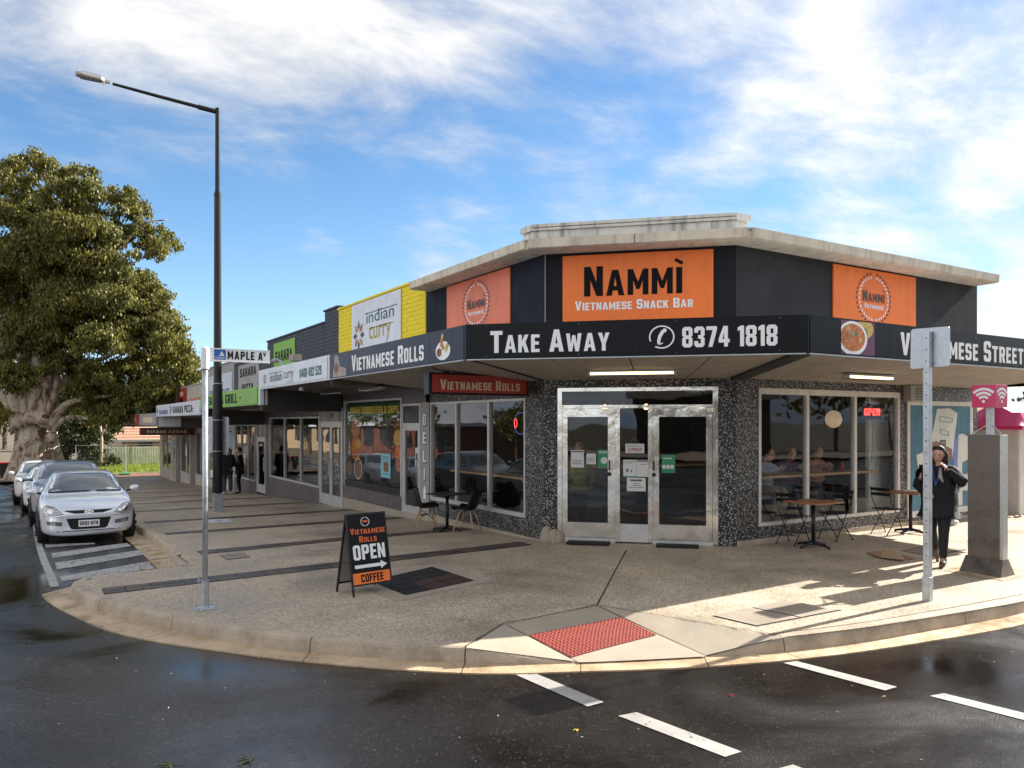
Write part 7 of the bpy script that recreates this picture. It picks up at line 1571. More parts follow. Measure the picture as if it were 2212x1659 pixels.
def car(label, paint, kind, group='cars parked along the kerb', plate='S092-BTK', detail=True, name='parked_car', cat='car'):
    L, w, H = (4.25, .888, 1.48) if kind == 'hatch' else (4.7, .93, 1.70)
    me, bvh = loft_car(L, w, H, 0, 0, 0, kind); t = thing(name, label, cat, (0, 0, 0), group)
    me.materials.clear(); me.materials.append(M[paint]); bo = bpy.data.objects.new('body', me); COL.objects.link(bo); bo.parent = t; ORG[bo.name] = Vector()
    D_ = lambda p, ax, nm, mt, o_=.004, sd_=1, par=t, **k: decal(bvh, p, ax, nm, mt, par, o_, sd_, **k)
    mir = lambda p: [(-a, b) for a, b in p][::-1]
    if kind == 'hatch':
        D_([(-.70, 1.005), (.70, 1.005), (.60, 1.36), (.3, 1.385), (-.3, 1.385), (-.60, 1.36)], 'front', 'windscreen', 'car glass', ring=7)
        D_([(-.69, .985), (.1, .995), (.05, 1.02), (-.68, 1.012)], 'front', 'wiper', 'black plastic', .012); D_([(.2, .995), (.68, .985), (.68, 1.008), (.2, 1.018)], 'front', 'wiper', 'black plastic', .012)
        hl = [(.455, .60), (.62, .575), (.775, .61), (.80, .70), (.74, .765), (.62, .735)]
        for p in (hl, mir(hl)):
            o = D_(p, 'front', 'headlight', 'lamp lens'); c_ = sum(a for a, b in p)/len(p); D_([(c_+.055*math.cos(j*.628), .655+.045*math.sin(j*.628)) for j in range(10)], 'front', 'reflector', 'chrome', .007, par=o); D_([(c_-(.11 if c_ > 0 else -.11)+.035*math.cos(j*.628), .645+.03*math.sin(j*.628)) for j in range(10)], 'front', 'reflector', 'chrome', .007, par=o)
            D_([(a*1.0+(a-c_)*.08, .66+(b-.66)*1.12) for a, b in p], 'front', 'lamp_surround', 'black plastic', .002)
        D_([(-.44, .655), (-.25, .60), (.25, .60), (.44, .655), (.40, .665), (-.40, .665)], 'front', 'grille', 'black rubber', .003); D_([(.085*math.cos(j*.52), .622+.042*math.sin(j*.52)) for j in range(12)], 'front', 'badge', 'chrome', .010)
        D_([(-.055, .60), (-.045, .60), (-.025, .645), (-.035, .645)], 'front', 'badge_mark', 'black plastic', .013, ring=1, seg=1); D_([(.03, .60), (.04, .60), (.055, .645), (.045, .645)], 'front', 'badge_mark', 'black plastic', .013, ring=1, seg=1); D_([(-.035, .618), (.045, .622), (.045, .630), (-.035, .626)], 'front', 'badge_mark', 'black plastic', .0135, ring=1, seg=1)
        D_([(-.40, .505), (-.33, .31), (-.28, .285), (.28, .285), (.33, .31), (.40, .505)], 'front', 'lower_intake', 'black rubber', .003, ring=6)
        for sg in (1, -1):
            fg = [(.47, .36), (.72, .39), (.74, .47), (.47, .44)]; p = fg if sg > 0 else mir(fg); D_(p, 'front', 'fog_recess', 'print grey', .003); D_([(sg*.63+.05*math.cos(j*.628), .41+.032*math.sin(j*.628)) for j in range(10)], 'front', 'fog_light', 'lamp lens', .006)
            cr = [(.45, .525), (.80, .565), (.80, .572), (.45, .533)]; D_(cr if sg > 0 else mir(cr), 'front', 'bumper_seam', 'joint', .003)
        D_([(-.72, .245), (.72, .245), (.70, .265), (-.70, .265)], 'front', 'lip_shadow_gap', 'black rubber', .003)
        pz, pw, ph = .40, .187, .066
        sgl = [[(1.30, .985), (1.62, 1.235), (1.98, 1.345), (2.40, 1.385), (2.42, .985)], [(2.50, .985), (2.48, 1.385), (3.0, 1.385), (3.35, 1.34), (3.42, 1.03), (3.3, 1.0)], [(3.50, 1.06), (3.45, 1.31), (3.68, 1.22), (3.72, 1.10)]]
        wy = (.78, 3.42); wr_ = .315; arch = .37
        D_([(-.58, 1.0), (.58, 1.0), (.54, 1.25), (-.54, 1.25)], 'rear', 'rear_window', 'car glass')
        mz, my = 1.03, 1.38
    else:
        D_([(-.74, 1.15), (.74, 1.15), (.66, 1.54), (.3, 1.57), (-.3, 1.57), (-.66, 1.54)], 'front', 'windscreen', 'car glass', ring=7)
        hl = [(.50, .78), (.66, .76), (.84, .80), (.85, .90), (.78, .93), (.55, .87)]
        for p in (hl, mir(hl)): D_(p, 'front', 'headlight', 'lamp lens')
        D_([(-.42, .88), (-.36, .68), (.36, .68), (.42, .88)], 'front', 'grille', 'black rubber', .003, ring=6); D_([(.06*math.cos(j*.52), .79+.05*math.sin(j*.52)) for j in range(12)], 'front', 'badge', 'chrome', .010)
        D_([(-.5, .56), (-.42, .38), (.42, .38), (.5, .56)], 'front', 'lower_intake', 'black rubber', .003, ring=6); pz, pw, ph = .61, .187, .066
        sgl = [[(1.34, 1.13), (1.66, 1.41), (2.02, 1.53), (2.45, 1.58), (2.47, 1.13)], [(2.55, 1.13), (2.53, 1.58), (3.3, 1.58), (3.42, 1.55), (3.45, 1.15)], [(3.53, 1.16), (3.5, 1.55), (4.05, 1.50), (4.2, 1.25)]]
        wy = (.88, 3.78); wr_ = .355; arch = .42
        D_([(-.62, 1.15), (.62, 1.15), (.58, 1.46), (-.58, 1.46)], 'rear', 'rear_window', 'car glass'); mz, my = 1.19, 1.42
        for sg in (-1, 1): q = MB(); q.tube([(sg*.60, 2.0, 1.66), (sg*.62, 2.15, 1.725), (sg*.62, 3.7, 1.725), (sg*.60, 3.9, 1.66)], .018, 6); q.build('roof_rail', 'black plastic', t, smooth=True)
    hp = bvh.ray_cast(Vector((0, -3, pz)), Vector((0, 1, 0)))[0]; py_ = hp.y-.022
    FPl = Frame((0, py_, 0), (1, 0, 0)); q = MB(); q.fbox(FPl, -pw, pw, -.01, 0, pz-ph, pz+ph); pl = q.build('number_plate', 'letter white', t)
    if detail: text('plate_text', plate, FPl, -pw+.02, pw-.02, pz-.035, pz+.04, .002, 'letter black', pl)
    for sg in (1, -1):
        for p in sgl: D_(p, 'side', 'side_window', 'car glass', .004, sg)
        for s_y in wy:
            D_([(s_y+arch*math.cos(j*.39), wr_+arch*math.sin(j*.39)) for j in range(16)], 'side', 'wheel_arch', 'black rubber', .003, sg, ring=4, seg=1)
            wh = MB(); wh.tube([(sg*(w-.20), s_y, wr_), (sg*(w-.02), s_y, wr_), (sg*(w+.004), s_y, wr_)], [wr_, wr_, wr_-.03], 24); wo = wh.build('wheel', 'tyre', t, smooth=False)
            rm_ = MB(); rm_.tube([(sg*(w-.01), s_y, wr_), (sg*(w+.008), s_y, wr_)], wr_*.66, 20); rm_.build('rim', 'rim', wo)
            for j in range(5): a = j*1.2566; q = MB(); q.tube([(sg*(w+.009), s_y+.07*math.cos(a+.6), wr_+.07*math.sin(a+.6)), (sg*(w+.009), s_y+wr_*.55*math.cos(a+.6), wr_+wr_*.55*math.sin(a+.6))], [.02, .045], 5); q.build('spoke_gap', 'black plastic', wo)
        m_ = MB(); m_.ell((sg*(w+.085), my, mz), (.105, .065, .07), 12, 9); mo = m_.build('mirror', paint, t, smooth=True); q = MB(); q.tube([(sg*(w-.07), my+.02, mz-.05), (sg*(w+.03), my, mz-.035)], .022, 6); q.build('mirror_stalk', 'black plastic', mo)
        D_([(1.36, .90), (1.36, .89), (3.5, .95), (3.5, .96)], 'side', 'door_seam', 'joint', .003, sg, ring=1)
        for yy in (2.46,): D_([(yy-.005, .35), (yy+.005, .35), (yy+.005, .93), (yy-.005, .93)], 'side', 'door_seam', 'joint', .003, sg, ring=1)
        q = MB(); q.box(min(sg*(w-.02), sg*(w+.02)), max(sg*(w-.02), sg*(w+.02)), 2.2, 2.36, .86, .885) if False else None
    return t
def park(o, x, y, rz=0, pitch=None):
    o.location = (x, y, g(x, y)-.165); p = (g(x, y+4)-g(x, y))/4 if pitch is None else pitch
    o.rotation_mode = 'XYZ'; o.rotation_euler = (math.atan(p)*(math.cos(rz)), 0, rz); return o
c1 = car('silver hatchback parked nearest, number plate S092-BTK', 'car silver', 'hatch'); park(c1, 1.02, 17.8)
c2_ = car('blue-grey wagon with black roof rails parked behind the silver hatchback', 'car blue grey', 'suv', plate='XTR-418', detail=False); park(c2_, .93, 23.0)
c3 = car('white car mostly hidden between the blue-grey wagon and the farthest car', 'car white', 'hatch', detail=False); park(c3, .66, 29.0)
c4 = car('farthest white four-wheel drive in the parked row, nearest the gum tree', 'car white', 'suv', detail=False); park(c4, .40, 34.3)
def repaint(root, mat):
    for ch in root.children:
        if ch.name.startswith(('body', 'mirror')) and not ch.name.startswith('mirror_stalk'):
            ch.data = ch.data.copy(); ch.data.materials[0] = M[mat]
k1 = dup(c3, (0, 0, 0), 0, 'white car parked across the road, opposite the corner shop', 'cars parked across the road'); park(k1, -7.8, 12.5, math.pi, 0)
k2 = dup(c4, (0, 0, 0), 0, 'white wagon parked across the road behind the first car', 'cars parked across the road'); park(k2, -7.9, 19.0, math.pi, 0)
k3 = dup(c3, (0, 0, 0), 0, 'dark hatchback parked across the road', 'cars parked across the road'); repaint(k3, 'car dark'); park(k3, -7.8, 25.5, math.pi, 0)
k4 = dup(c4, (0, 0, 0), 0, 'distant white van-like wagon on the road beyond the gum tree', 'far cars'); park(k4, -6.5, 84, .5, 0)
k5 = dup(c3, (0, 0, 0), 0, 'distant pale car on the road beyond the gum tree', 'far cars'); park(k5, -8.6, 96, .3, 0)

# ---------------------------------------------------------------- trees
def leaf_cloud(blobs, density, size, seed, name, mat, parent, hang=.8):
    r_ = np.random.default_rng(seed); C_ = []
    for (c, rad, k) in blobs:
        c = np.array(c); rx_, rz_ = rad; ns = max(8, int(26*rx_*rx_*k)); nl = int(density*rx_*rx_*k/ns)
        d = r_.normal(size=(ns, 3)); d /= np.linalg.norm(d, axis=1)[:, None]; d[:, 2] = np.where(d[:, 2] < -.35, -d[:, 2], d[:, 2])
        sc_ = c+d*np.array([rx_, rx_, rz_])*r_.uniform(.58, 1.04, (ns, 1))
        P_ = np.repeat(sc_, nl, axis=0)+r_.normal(size=(ns*nl, 3))*np.array([.26, .26, .17])*min(1.3, max(.6, rx_*.5)); P_[:, 2] -= np.abs(r_.normal(size=len(P_)))*.12
        C_.append(P_)
    P_ = np.vstack(C_); n = len(P_); yaw = r_.uniform(0, 2*np.pi, n); tl_ = r_.normal(0, .45, n); L = size*r_.uniform(.7, 1.35, n); Wd_ = L*.30
    dn = np.stack([np.sin(tl_)*np.cos(yaw), np.sin(tl_)*np.sin(yaw), -np.cos(tl_)], 1)
    if hang < .5: dn = r_.normal(size=(n, 3)); dn /= np.linalg.norm(dn, axis=1)[:, None]
    y2 = r_.uniform(0, 2*np.pi, n); rnd = np.stack([np.cos(y2), np.sin(y2), r_.uniform(-.4, .4, n)], 1); sd_ = np.cross(dn, rnd); sd_ /= np.linalg.norm(sd_, axis=1)[:, None]+1e-9
    V_ = np.empty((n, 4, 3)); V_[:, 0] = P_; V_[:, 1] = P_+dn*(L*.5)[:, None]+sd_*Wd_[:, None]; V_[:, 2] = P_+dn*L[:, None]; V_[:, 3] = P_+dn*(L*.5)[:, None]-sd_*Wd_[:, None]
    o_ = np.array(ORG.get(parent.name, Vector())) if parent else np.zeros(3); V_ -= o_
    me = bpy.data.meshes.new(name); me.vertices.add(4*n); me.vertices.foreach_set('co', V_.ravel()); me.loops.add(4*n); me.loops.foreach_set('vertex_index', np.arange(4*n, dtype=np.int32)); me.polygons.add(n); me.polygons.foreach_set('loop_start', np.arange(0, 4*n, 4, dtype=np.int32))
    me.update(calc_edges=True); me.materials.append(M[mat]); ob = bpy.data.objects.new(name, me); COL.objects.link(ob); ob.parent = parent; return ob, n
def pxp(x, y, Y): return ray(x, y, Y)
TY = 48.
gt = thing('gum_tree', 'huge spreading gum tree with a pale mottled trunk beyond the parked cars', 'tree', (-.3, 57.5, -1.6))
def limb(pts, r0, r1, name='limb', n=10, wob=.0, mat='bark', Y0=TY):
    P_ = []
    for i, p in enumerate(pts): P_.append(np.array(pxp(p[0], p[1], p[2] if len(p) > 2 else Y0)))
    C = []
    P2 = [2*P_[0]-P_[1]]+P_+[2*P_[-1]-P_[-2]]
    for i in range(1, len(P2)-2):
        for k in range(4):
            s_ = k/4; a, b, c, d = P2[i-1:i+3]; C.append(.5*((2*b)+(-a+c)*s_+(2*a-5*b+4*c-d)*s_**2+(-a+3*b-3*c+d)*s_**3))
    C.append(P2[-2]); m_ = len(C); q = MB(); q.tube(C, [r0+(r1-r0)*(i/(m_-1))**.8 for i in range(m_)], n); return q
tk = MB(); ring = []
zs = [(1036, 80, 55), (1020, 80, 50), (1000, 79, 46), (970, 78, 43), (940, 76, 40), (922, 74, 38), (908, 74, 33)]
NV = 28
for i, (yy, cx, rr_) in enumerate(zs):
    c = pxp(cx, yy, TY); R0 = rr_/1675*TY; row = []
    for k in range(NV):
        a = 2*math.pi*k/NV; r2 = R0*(1+.10*math.sin(3*a+i*.3)+.06*math.sin(7*a-i*.5)+(.10*max(0, math.sin(5*a)) if i < 3 else 0)+random.uniform(-.02, .02)); row.append(len(tk.v)); tk.v.append((c.x+r2*math.cos(a), c.y+r2*math.sin(a)*.8, c.z))
    ring.append(row)
for a, b in zip(ring, ring[1:]):
    for k in range(NV): tk.f.append((a[k], a[(k+1) % NV], b[(k+1) % NV], b[k])); tk.m.append(0)
tk.f.append(tuple(ring[-1])); tk.m.append(0)
tk.build('trunk', 'bark', gt, smooth=True)
for a, b, r_, w_ in ((98, 902, .40, 1), (112, 946, .30, 0)):
    c = pxp(a, b, TY-1.0); q = MB(); q.ell(c, (r_, r_*.9, r_*1.15), 14, 9); q.v = [tuple(Vector(v_)+Vector((random.uniform(-.04, .04),)*3)) for v_ in q.v]; q.build('burl', 'bark', gt, smooth=True)
    if w_: q = MB(); dv = (Vector((0, 0, 0))-Vector((c.x, c.y, 0))).normalized(); q.ell(c+dv*r_*.72+Vector((0, 0, .05)), (r_*.55, r_*.35, r_*.42), 10, 6); q.build('hollow', 'bark dark', gt, smooth=True)
LB = [([(48, 925), (32, 870), (22, 810), (0, 740), (-40, 660)], .62, .22), ([(62, 915), (56, 850), (48, 770), (35, 690), (20, 560), (40, 430)], .50, .10), ([(76, 915), (78, 840), (84, 760), (100, 660), (120, 540), (110, 430), (90, 360)], .52, .09),
      ([(88, 915), (98, 850), (110, 800), (140, 730), (170, 640), (200, 560), (215, 480)], .46, .10), ([(100, 915), (122, 850), (146, 815), (180, 795), (230, 770), (290, 740), (340, 700)], .34, .07), ([(106, 925), (135, 880), (165, 865), (220, 855), (280, 850), (340, 845)], .30, .05),
      ([(40, 905), (20, 870), (0, 850), (-40, 830), (-90, 800)], .42, .16), ([(110, 940), (130, 910), (160, 900), (200, 905), (240, 895)], .22, .05), ([(66, 910), (64, 850), (68, 800), (60, 740)], .36, .16), ([(92, 920), (112, 870), (124, 820), (122, 770)], .30, .12),
      ([(140, 730), (160, 700), (178, 660), (205, 640), (240, 620)], .25, .08), ([(200, 560), (230, 530), (262, 512), (300, 505), (345, 515)], .17, .04), ([(110, 430), (80, 400), (45, 385), (8, 378), (-20, 372)], .13, .03), ([(262, 540), (290, 500), (320, 480), (360, 475)], .10, .03), ([(200, 640), (240, 600), (268, 560), (285, 545)], .14, .05)]
for k, (p, a, b) in enumerate(LB):
    p = [(x, y, TY-.8+.9*math.sin(k*1.9)*(i/len(p))) for i, (x, y) in enumerate(p)]; limb(p, a, b).build('limb', 'bark', gt, smooth=True)
rr = random.Random(11); tw = MB()
BL = [(85, 352, 48), (35, 372, 32), (125, 372, 40), (-10, 385, 40), (170, 405, 42), (215, 430, 40), (130, 425, 40), (60, 440, 38), (268, 450, 36), (300, 470, 38), (325, 505, 34), (368, 522, 18), (290, 520, 30), (255, 495, 26), (345, 545, 10),
      (20, 480, 62), (90, 485, 60), (150, 495, 60), (205, 500, 52), (60, 560, 75), (140, 570, 78), (215, 570, 62), (250, 600, 42), (-20, 560, 70), (0, 640, 75), (80, 650, 80), (165, 650, 78), (235, 655, 62), (285, 660, 45), (320, 672, 48), (350, 705, 46), (372, 745, 42), (388, 790, 34), (300, 730, 66), (230, 735, 70), (150, 735, 72), (60, 735, 68), (-10, 740, 66), (335, 785, 52), (270, 805, 55), (205, 815, 48), (150, 800, 40), (365, 830, 34), (395, 840, 22), (310, 850, 36), (20, 810, 40), (-30, 820, 50), (250, 860, 34), (285, 850, 34), (330, 850, 34), (365, 858, 28), (225, 880, 30), (262, 900, 24), (200, 850, 32), (392, 775, 30), (404, 810, 22), (270, 600, 44), (300, 620, 36), (330, 640, 30), (40, 770, 40), (95, 760, 40), (135, 790, 36), (60, 700, 70), (420, 815, 12), (412, 770, 20), (300, 880, 26), (335, 875, 20), (240, 905, 24), (200, 890, 26), (175, 820, 40), (170, 700, 60), (110, 600, 70), (120, 680, 60), (0, 870, 26), (-20, 900, 30)]
blobs = []
for (x, y, r_) in BL:
    for _ in range(2 if r_ > 45 else 1):
        Y = TY+rr.uniform(-4.5, 3.0)*(1 if r_ > 38 else .4); c = pxp(x+rr.uniform(-8, 8), y+rr.uniform(-6, 6), Y); R0 = r_/1675*TY*(.95 if _ == 0 else .8); blobs.append(((c.x, c.y, c.z), (R0, R0*.72), (1.0 if r_ > 35 else .75)*(.5 if (x > 245 and y < 560) or y < 400 else 1)))
# leafy sprays close around the outline
for (x, y, r_) in BL:
    for _ in range(4):
        a = rr.uniform(0, 2*math.pi); Y = TY+rr.uniform(-3.5, 2); c = pxp(x+math.cos(a)*r_*rr.uniform(.85, 1.12), y+math.sin(a)*r_*rr.uniform(.7, .95), Y); rd = rr.uniform(.25, .6); blobs.append(((c.x, c.y, c.z), (rd, rd*.8), .8))
_, nl_ = leaf_cloud(blobs, 1500, .185, 3, 'crown', 'gum leaves', gt)
t2 = thing('pale_stemmed_tree', 'dense dark tree with a thin pale stem beside the far fence', 'tree', (3.4, 66, -1.6))
limb([(218, 1000, 56), (220, 950, 56), (216, 900, 56), (228, 850, 56)], .10, .05).build('trunk', 'bark', t2, smooth=True); limb([(222, 935, 56), (240, 900, 56), (262, 880, 56)], .06, .02).build('limb', 'bark', t2)
bl = []
for (x, y, r_) in [(150, 880, 40), (190, 870, 45), (235, 885, 35), (160, 930, 42), (195, 925, 38), (170, 975, 36), (205, 985, 30), (235, 1000, 22), (180, 1010, 25), (270, 890, 24), (140, 900, 30), (245, 930, 18), (130, 860, 36), (160, 850, 36), (205, 845, 34), (150, 960, 34), (135, 925, 26), (215, 950, 30), (190, 1000, 26), (285, 905, 18)]:
    c = pxp(x, y, 60+rr.uniform(-2, 2)); R0 = r_/1675*60; bl.append(((c.x, c.y, c.z), (R0, R0*.8), 1.0))
leaf_cloud(bl, 700, .20, 9, 'crown', 'dark leaves', t2, .2)
bgt = sheet([0], [0], lambda a, b: 0) if False else None
for k, (x, y, Y, r_, lb) in enumerate(((10, 905, 110, 60, 'far rounded green tree seen left of the gum trunk'), (-60, 890, 115, 70, 'far green tree at the very left edge'), (150, 915, 105, 50, 'far olive tree seen right of the gum trunk'), (290, 905, 112, 34, 'far tree above the tiled house roof'), (215, 915, 118, 36, 'far low tree behind the fence'))):
    c = pxp(x, y, Y); R0 = r_/1675*Y; tt_ = thing('far_tree', lb, 'tree', (c.x, c.y, -1.7), 'far trees down the street'); q = MB(); q.tube([(c.x, c.y, -1.8), (c.x, c.y, c.z)], [.3, .2], 8); q.build('trunk', 'bark dark', tt_)
    leaf_cloud([((c.x, c.y, c.z), (R0, R0*.8), .5), ((c.x+R0*.7, c.y, c.z-.4*R0), (R0*.7, R0*.5), .5), ((c.x-R0*.7, c.y, c.z-.4*R0), (R0*.7, R0*.5), .5)], 110, .5, 20+k, 'crown', 'dark leaves', tt_, .2)

# ---------------------------------------------------------------- fence, grass, house beyond the row
ft = thing('metal_fence', 'pale corrugated metal fence behind the grass', 'fence', (14, 70.5, -1.6))
for k in range(26):
    x0 = 4.2+k*.80; q = MB(); pts = []
    for j in range(17):
        xx = x0+.79*j/16; pts.append((xx, 70.5+(0 if (j % 4) in (0, 1) else .045)))
    vv = [(a, b, -1.75) for a, b in pts]+[(a, b, -.02) for a, b in pts]; q.add(vv, [(j, j+1, j+18, j+17) for j in range(16)]); q.build('sheet', 'corrugated', ft)
q = MB(); q.box(4.2, 25, 70.44, 70.48, -.06, -.01); q.build('top_rail', 'corrugated', ft)
for k in range(10): q = MB(); q.box(4.6+k*2.4, 4.68+k*2.4, 70.36, 70.42, -1.75, .02); q.build('fence_post', 'zinc', ft)
for k, (x0, x1, y0, lb) in enumerate(((2.6, 5.55, 59.2, 'temporary wire fence panel nearer the parked cars'), (5.65, 8.8, 59.6, 'temporary wire fence panel nearer the end shops'))):
    tf = thing('wire_fence', lb, 'fence', ((x0+x1)/2, y0, -1.6), 'temporary wire fence panels'); zb = g(x0, y0)
    for a in (x0, x1): q = MB(); q.tube([(a, y0, zb+.05), (a, y0, zb+2.1)], .022, 6); q.build('upright', 'zinc', tf)
    for h in (.12, 2.08): q = MB(); q.tube([(x0, y0, zb+h), (x1, y0, zb+h)], .018, 6); q.build('rail', 'zinc', tf)
    q = MB()
    for j in range(1, 20): xx = x0+(x1-x0)*j/20; q.tube([(xx, y0, zb+.12), (xx, y0, zb+2.08)], .003, 3)
    for j in range(1, 7): q.tube([(x0, y0, zb+.12+.28*j), (x1, y0, zb+.12+.28*j)], .003, 3)
    q.build('wire_mesh', 'zinc', tf)['kind'] = 'stuff'
    fb = MB(); fb.box(x1-.35, x1+.30, y0-.15, y0+.15, zb+.0, zb+.15); ob = fb.build('fence_foot', 'barrier green', bevel=.03); tag(ob, ('green plastic foot under the join of the wire fence panels', 'green plastic foot of the wire fence beside the end shops')[k], 'fence foot', 'green fence feet')
# grass tufts
r_ = np.random.default_rng(4); n = 9000; gx = r_.uniform(1.5, 14, n); gy = r_.uniform(61.2, 70.2, n); hgt = r_.uniform(.08, .26, n)*(1+.4*np.sin(gx*2.3)*np.cos(gy*1.7)); a = r_.uniform(0, 2*np.pi, n)
V_ = np.empty((n, 3, 3)); gz0 = np.array([g(x_, y_)+.1 for x_, y_ in zip(gx, gy)]); B_ = np.stack([gx, gy, gz0], 1); s1 = np.stack([np.cos(a), np.sin(a), 0*a], 1)*.03; V_[:, 0] = B_-s1; V_[:, 1] = B_+s1; V_[:, 2] = B_+np.stack([.1*np.sin(a), .1*np.cos(a), hgt], 1)
me = bpy.data.meshes.new('grass'); me.from_pydata(V_.reshape(-1, 3).tolist(), [], [(3*i, 3*i+1, 3*i+2) for i in range(n)]); me.materials.append(M['grass blades']); go = bpy.data.objects.new('grass', me); COL.objects.link(go); go['kind'] = 'stuff'
hs_ = thing('tiled_house', 'low cream house with a terracotta tiled roof behind the metal fence', 'house', (16, 92, -1.7))
q = MB(); q.box(8, 26, 88, 98, -3, .35); q.build('wall', 'cream brick', hs_)
def roofslope(x0, x1, y0, y1, z0, z1, mat, nm='roof'):
    rows = 11; 
    for k in range(rows):
        a, b = k/rows, (k+1)/rows; q = MB(); ins = 2.5
        X0, X1 = x0+ins*a, x1-ins*a; X2, X3 = x0+ins*b, x1-ins*b; Y0, Y1 = y0+(y1-y0)*a, y0+(y1-y0)*b; Z0, Z1 = z0+(z1-z0)*a, z0+(z1-z0)*b
        q.hexa([(X0, Y0, Z0), (X1, Y0, Z0), (X3, Y1, Z1), (X2, Y1, Z1), (X0, Y0, Z0+.12), (X1, Y0, Z0+.12), (X3, Y1, Z1+.04), (X2, Y1, Z1+.04)]); q.build('tile_course', mat if k % 2 else 'terracotta pale', hs_)
roofslope(6.5, 27, 87, 92.5, .15, 1.75, 'terracotta')
q = MB(); q.add([(13, 86.4, .1), (17.5, 86.4, .1), (15.2, 86.4, 1.1), (15.2, 90, 1.1)], [(0, 1, 2), (1, 3, 2), (0, 2, 3)]); q.build('gable', 'cream brick', hs_)
for x0 in (9.5, 12, 19, 22): q = MB(); q.box(x0, x0+1.3, 87.95, 88.05, -1.0, -.1); q.build('window', 'house window', hs_)
q = MB(); q.box(6.5, 27, 86.95, 87.05, .02, .16); q.build('gutter_board', 'zinc', hs_)
for k, (x, y) in enumerate(((-2.25, 60.0), (-1.4, 60.3))):
    b = thing('wheelie_bin', ('dark wheelie bin with a red lid, the one farther from the gum trunk', 'dark wheelie bin with a red lid, the one against the gum trunk')[k], 'bin', (x, y, g(x, y)), 'red lidded wheelie bins'); z_ = g(x, y)
    q = MB(); q.hexa([(x-.22, y-.22, z_), (x+.22, y-.22, z_), (x+.22, y+.22, z_), (x-.22, y+.22, z_), (x-.29, y-.3, z_+.95), (x+.29, y-.3, z_+.95), (x+.29, y+.3, z_+.95), (x-.29, y+.3, z_+.95)]); q.build('body', 'bin dark', b); q = MB(); q.box(x-.31, x+.31, y-.33, y+.32, z_+.95, z_+1.04); q.build('lid', 'bin red', b, bevel=.02)
p = pxp(128, 985, 56); z_ = -1.65; b = thing('meter_box', 'black roofed equipment cabinet behind the parked cars', 'cabinet', (p.x, p.y, z_)); q = MB(); q.box(p.x-.6, p.x+.6, p.y-.3, p.y+.3, z_, z_+1.5); q.build('cabinet', 'dark metal', b)
q = MB(); q.add([(p.x-1.5, p.y-.6, z_+1.9), (p.x+1.3, p.y-.6, z_+1.75), (p.x+1.3, p.y+.6, z_+1.75), (p.x-1.5, p.y+.6, z_+1.9)], [(0, 1, 2, 3)]); q.build('shelter_roof', 'dark metal', b); 
for dx in (-.55, .55): q = MB(); q.tube([(p.x+dx, p.y, z_+1.5), (p.x+dx, p.y, z_+1.85)], .03, 6); q.build('strut', 'dark metal', b)
for k in range(3):
    q = MB(); x0 = 2.5+k*.0; y0 = 57.6+k*1.4; z_ = g(2.5, y0); q.tube([(x0, y0, z_), (x0, y0, z_+1.0), (x0+.1, y0, z_+1.08), (x0+.8, y0, z_+1.08), (x0+.9, y0, z_+1.0), (x0+.9, y0, z_)], .03, 7)
    ob = q.build('bike_hoop', 'dark metal', smooth=True); tag(ob, ('black steel hoop rail nearest the parked cars', 'middle black steel hoop rail of three', 'farthest black steel hoop rail of three')[k], 'hoop rail', 'black hoop rails by the grass')
# stray leaves and twigs on the road
for k, (x, y, m_, lb) in enumerate(((80, 1310, 'dark leaves', 'green leafy twig on the road left of the kerb nose'), (540, 1644, 'dark leaves', 'spray of thin green leaves on the wet road at the bottom edge'), (370, 1654, 'dark leaves', 'small green sprig at the bottom left edge'), (1250, 1578, 'letter yellow', 'pale twig between two painted dashes'), (1085, 1309, 'food orange', 'small orange leaf on the footpath'), (1573, 1503, 'bin red', 'tiny red leaf on the wet road'), (1905, 1490+18, 'leg timber', 'brown curved twig beside the right-hand dash'))):
    p = gp(x, y, 0 if k == 4 else -.17); q = MB(); n_ = 7 if k < 3 else 2; R0 = .10 if k < 3 else .05
    for j in range(n_):
        a = j*.55+random.uniform(-.3, .3)+k; q.tube([(p.x, p.y, p.z+.008), (p.x+R0*.5*math.cos(a), p.y+R0*.5*math.sin(a), p.z+.012), (p.x+R0*math.cos(a+.2), p.y+R0*math.sin(a+.2), p.z+.012)], [.002, .004, .001], 4)
    ob = q.build('fallen_leaf', m_); tag(ob, lb, 'leaf')
rr2 = random.Random(3); q = MB()
for k in range(150):
    u_ = rr2.uniform(-3, 9); v_ = rr2.uniform(2.2, 14)
    zz_ = (g(u_, v_)-.17 if (v_ < kv(u_) if u_ > 1.3 else u_ < .2) else g(u_, v_)+.0)+.006; s_ = rr2.uniform(.006, .016); a = rr2.uniform(0, 3)
    q.add([(u_-s_*math.cos(a), v_-s_*math.sin(a), zz_), (u_+s_*.4, v_, zz_+.004), (u_+s_*math.cos(a), v_+s_*math.sin(a), zz_), (u_-s_*.4, v_, zz_+.003)], [(0, 1, 2, 3)])
ob = q.build('litter_specks', 'mural white'); ob['kind'] = 'stuff'
q = MB()
for k in range(70): u_ = rr2.uniform(1.45, 2.0); v_ = rr2.uniform(12.5, 13.9); q.add([(u_, v_, g(u_, v_)-.13), (u_+rr2.uniform(-.06, .06), v_+rr2.uniform(-.06, .06), g(u_, v_)-.11), (u_+rr2.uniform(-.06, .06), v_+.03, g(u_, v_)-.12)], [(0, 1, 2)])
q.build('leaf_litter', 'cardboard')['kind'] = 'stuff'

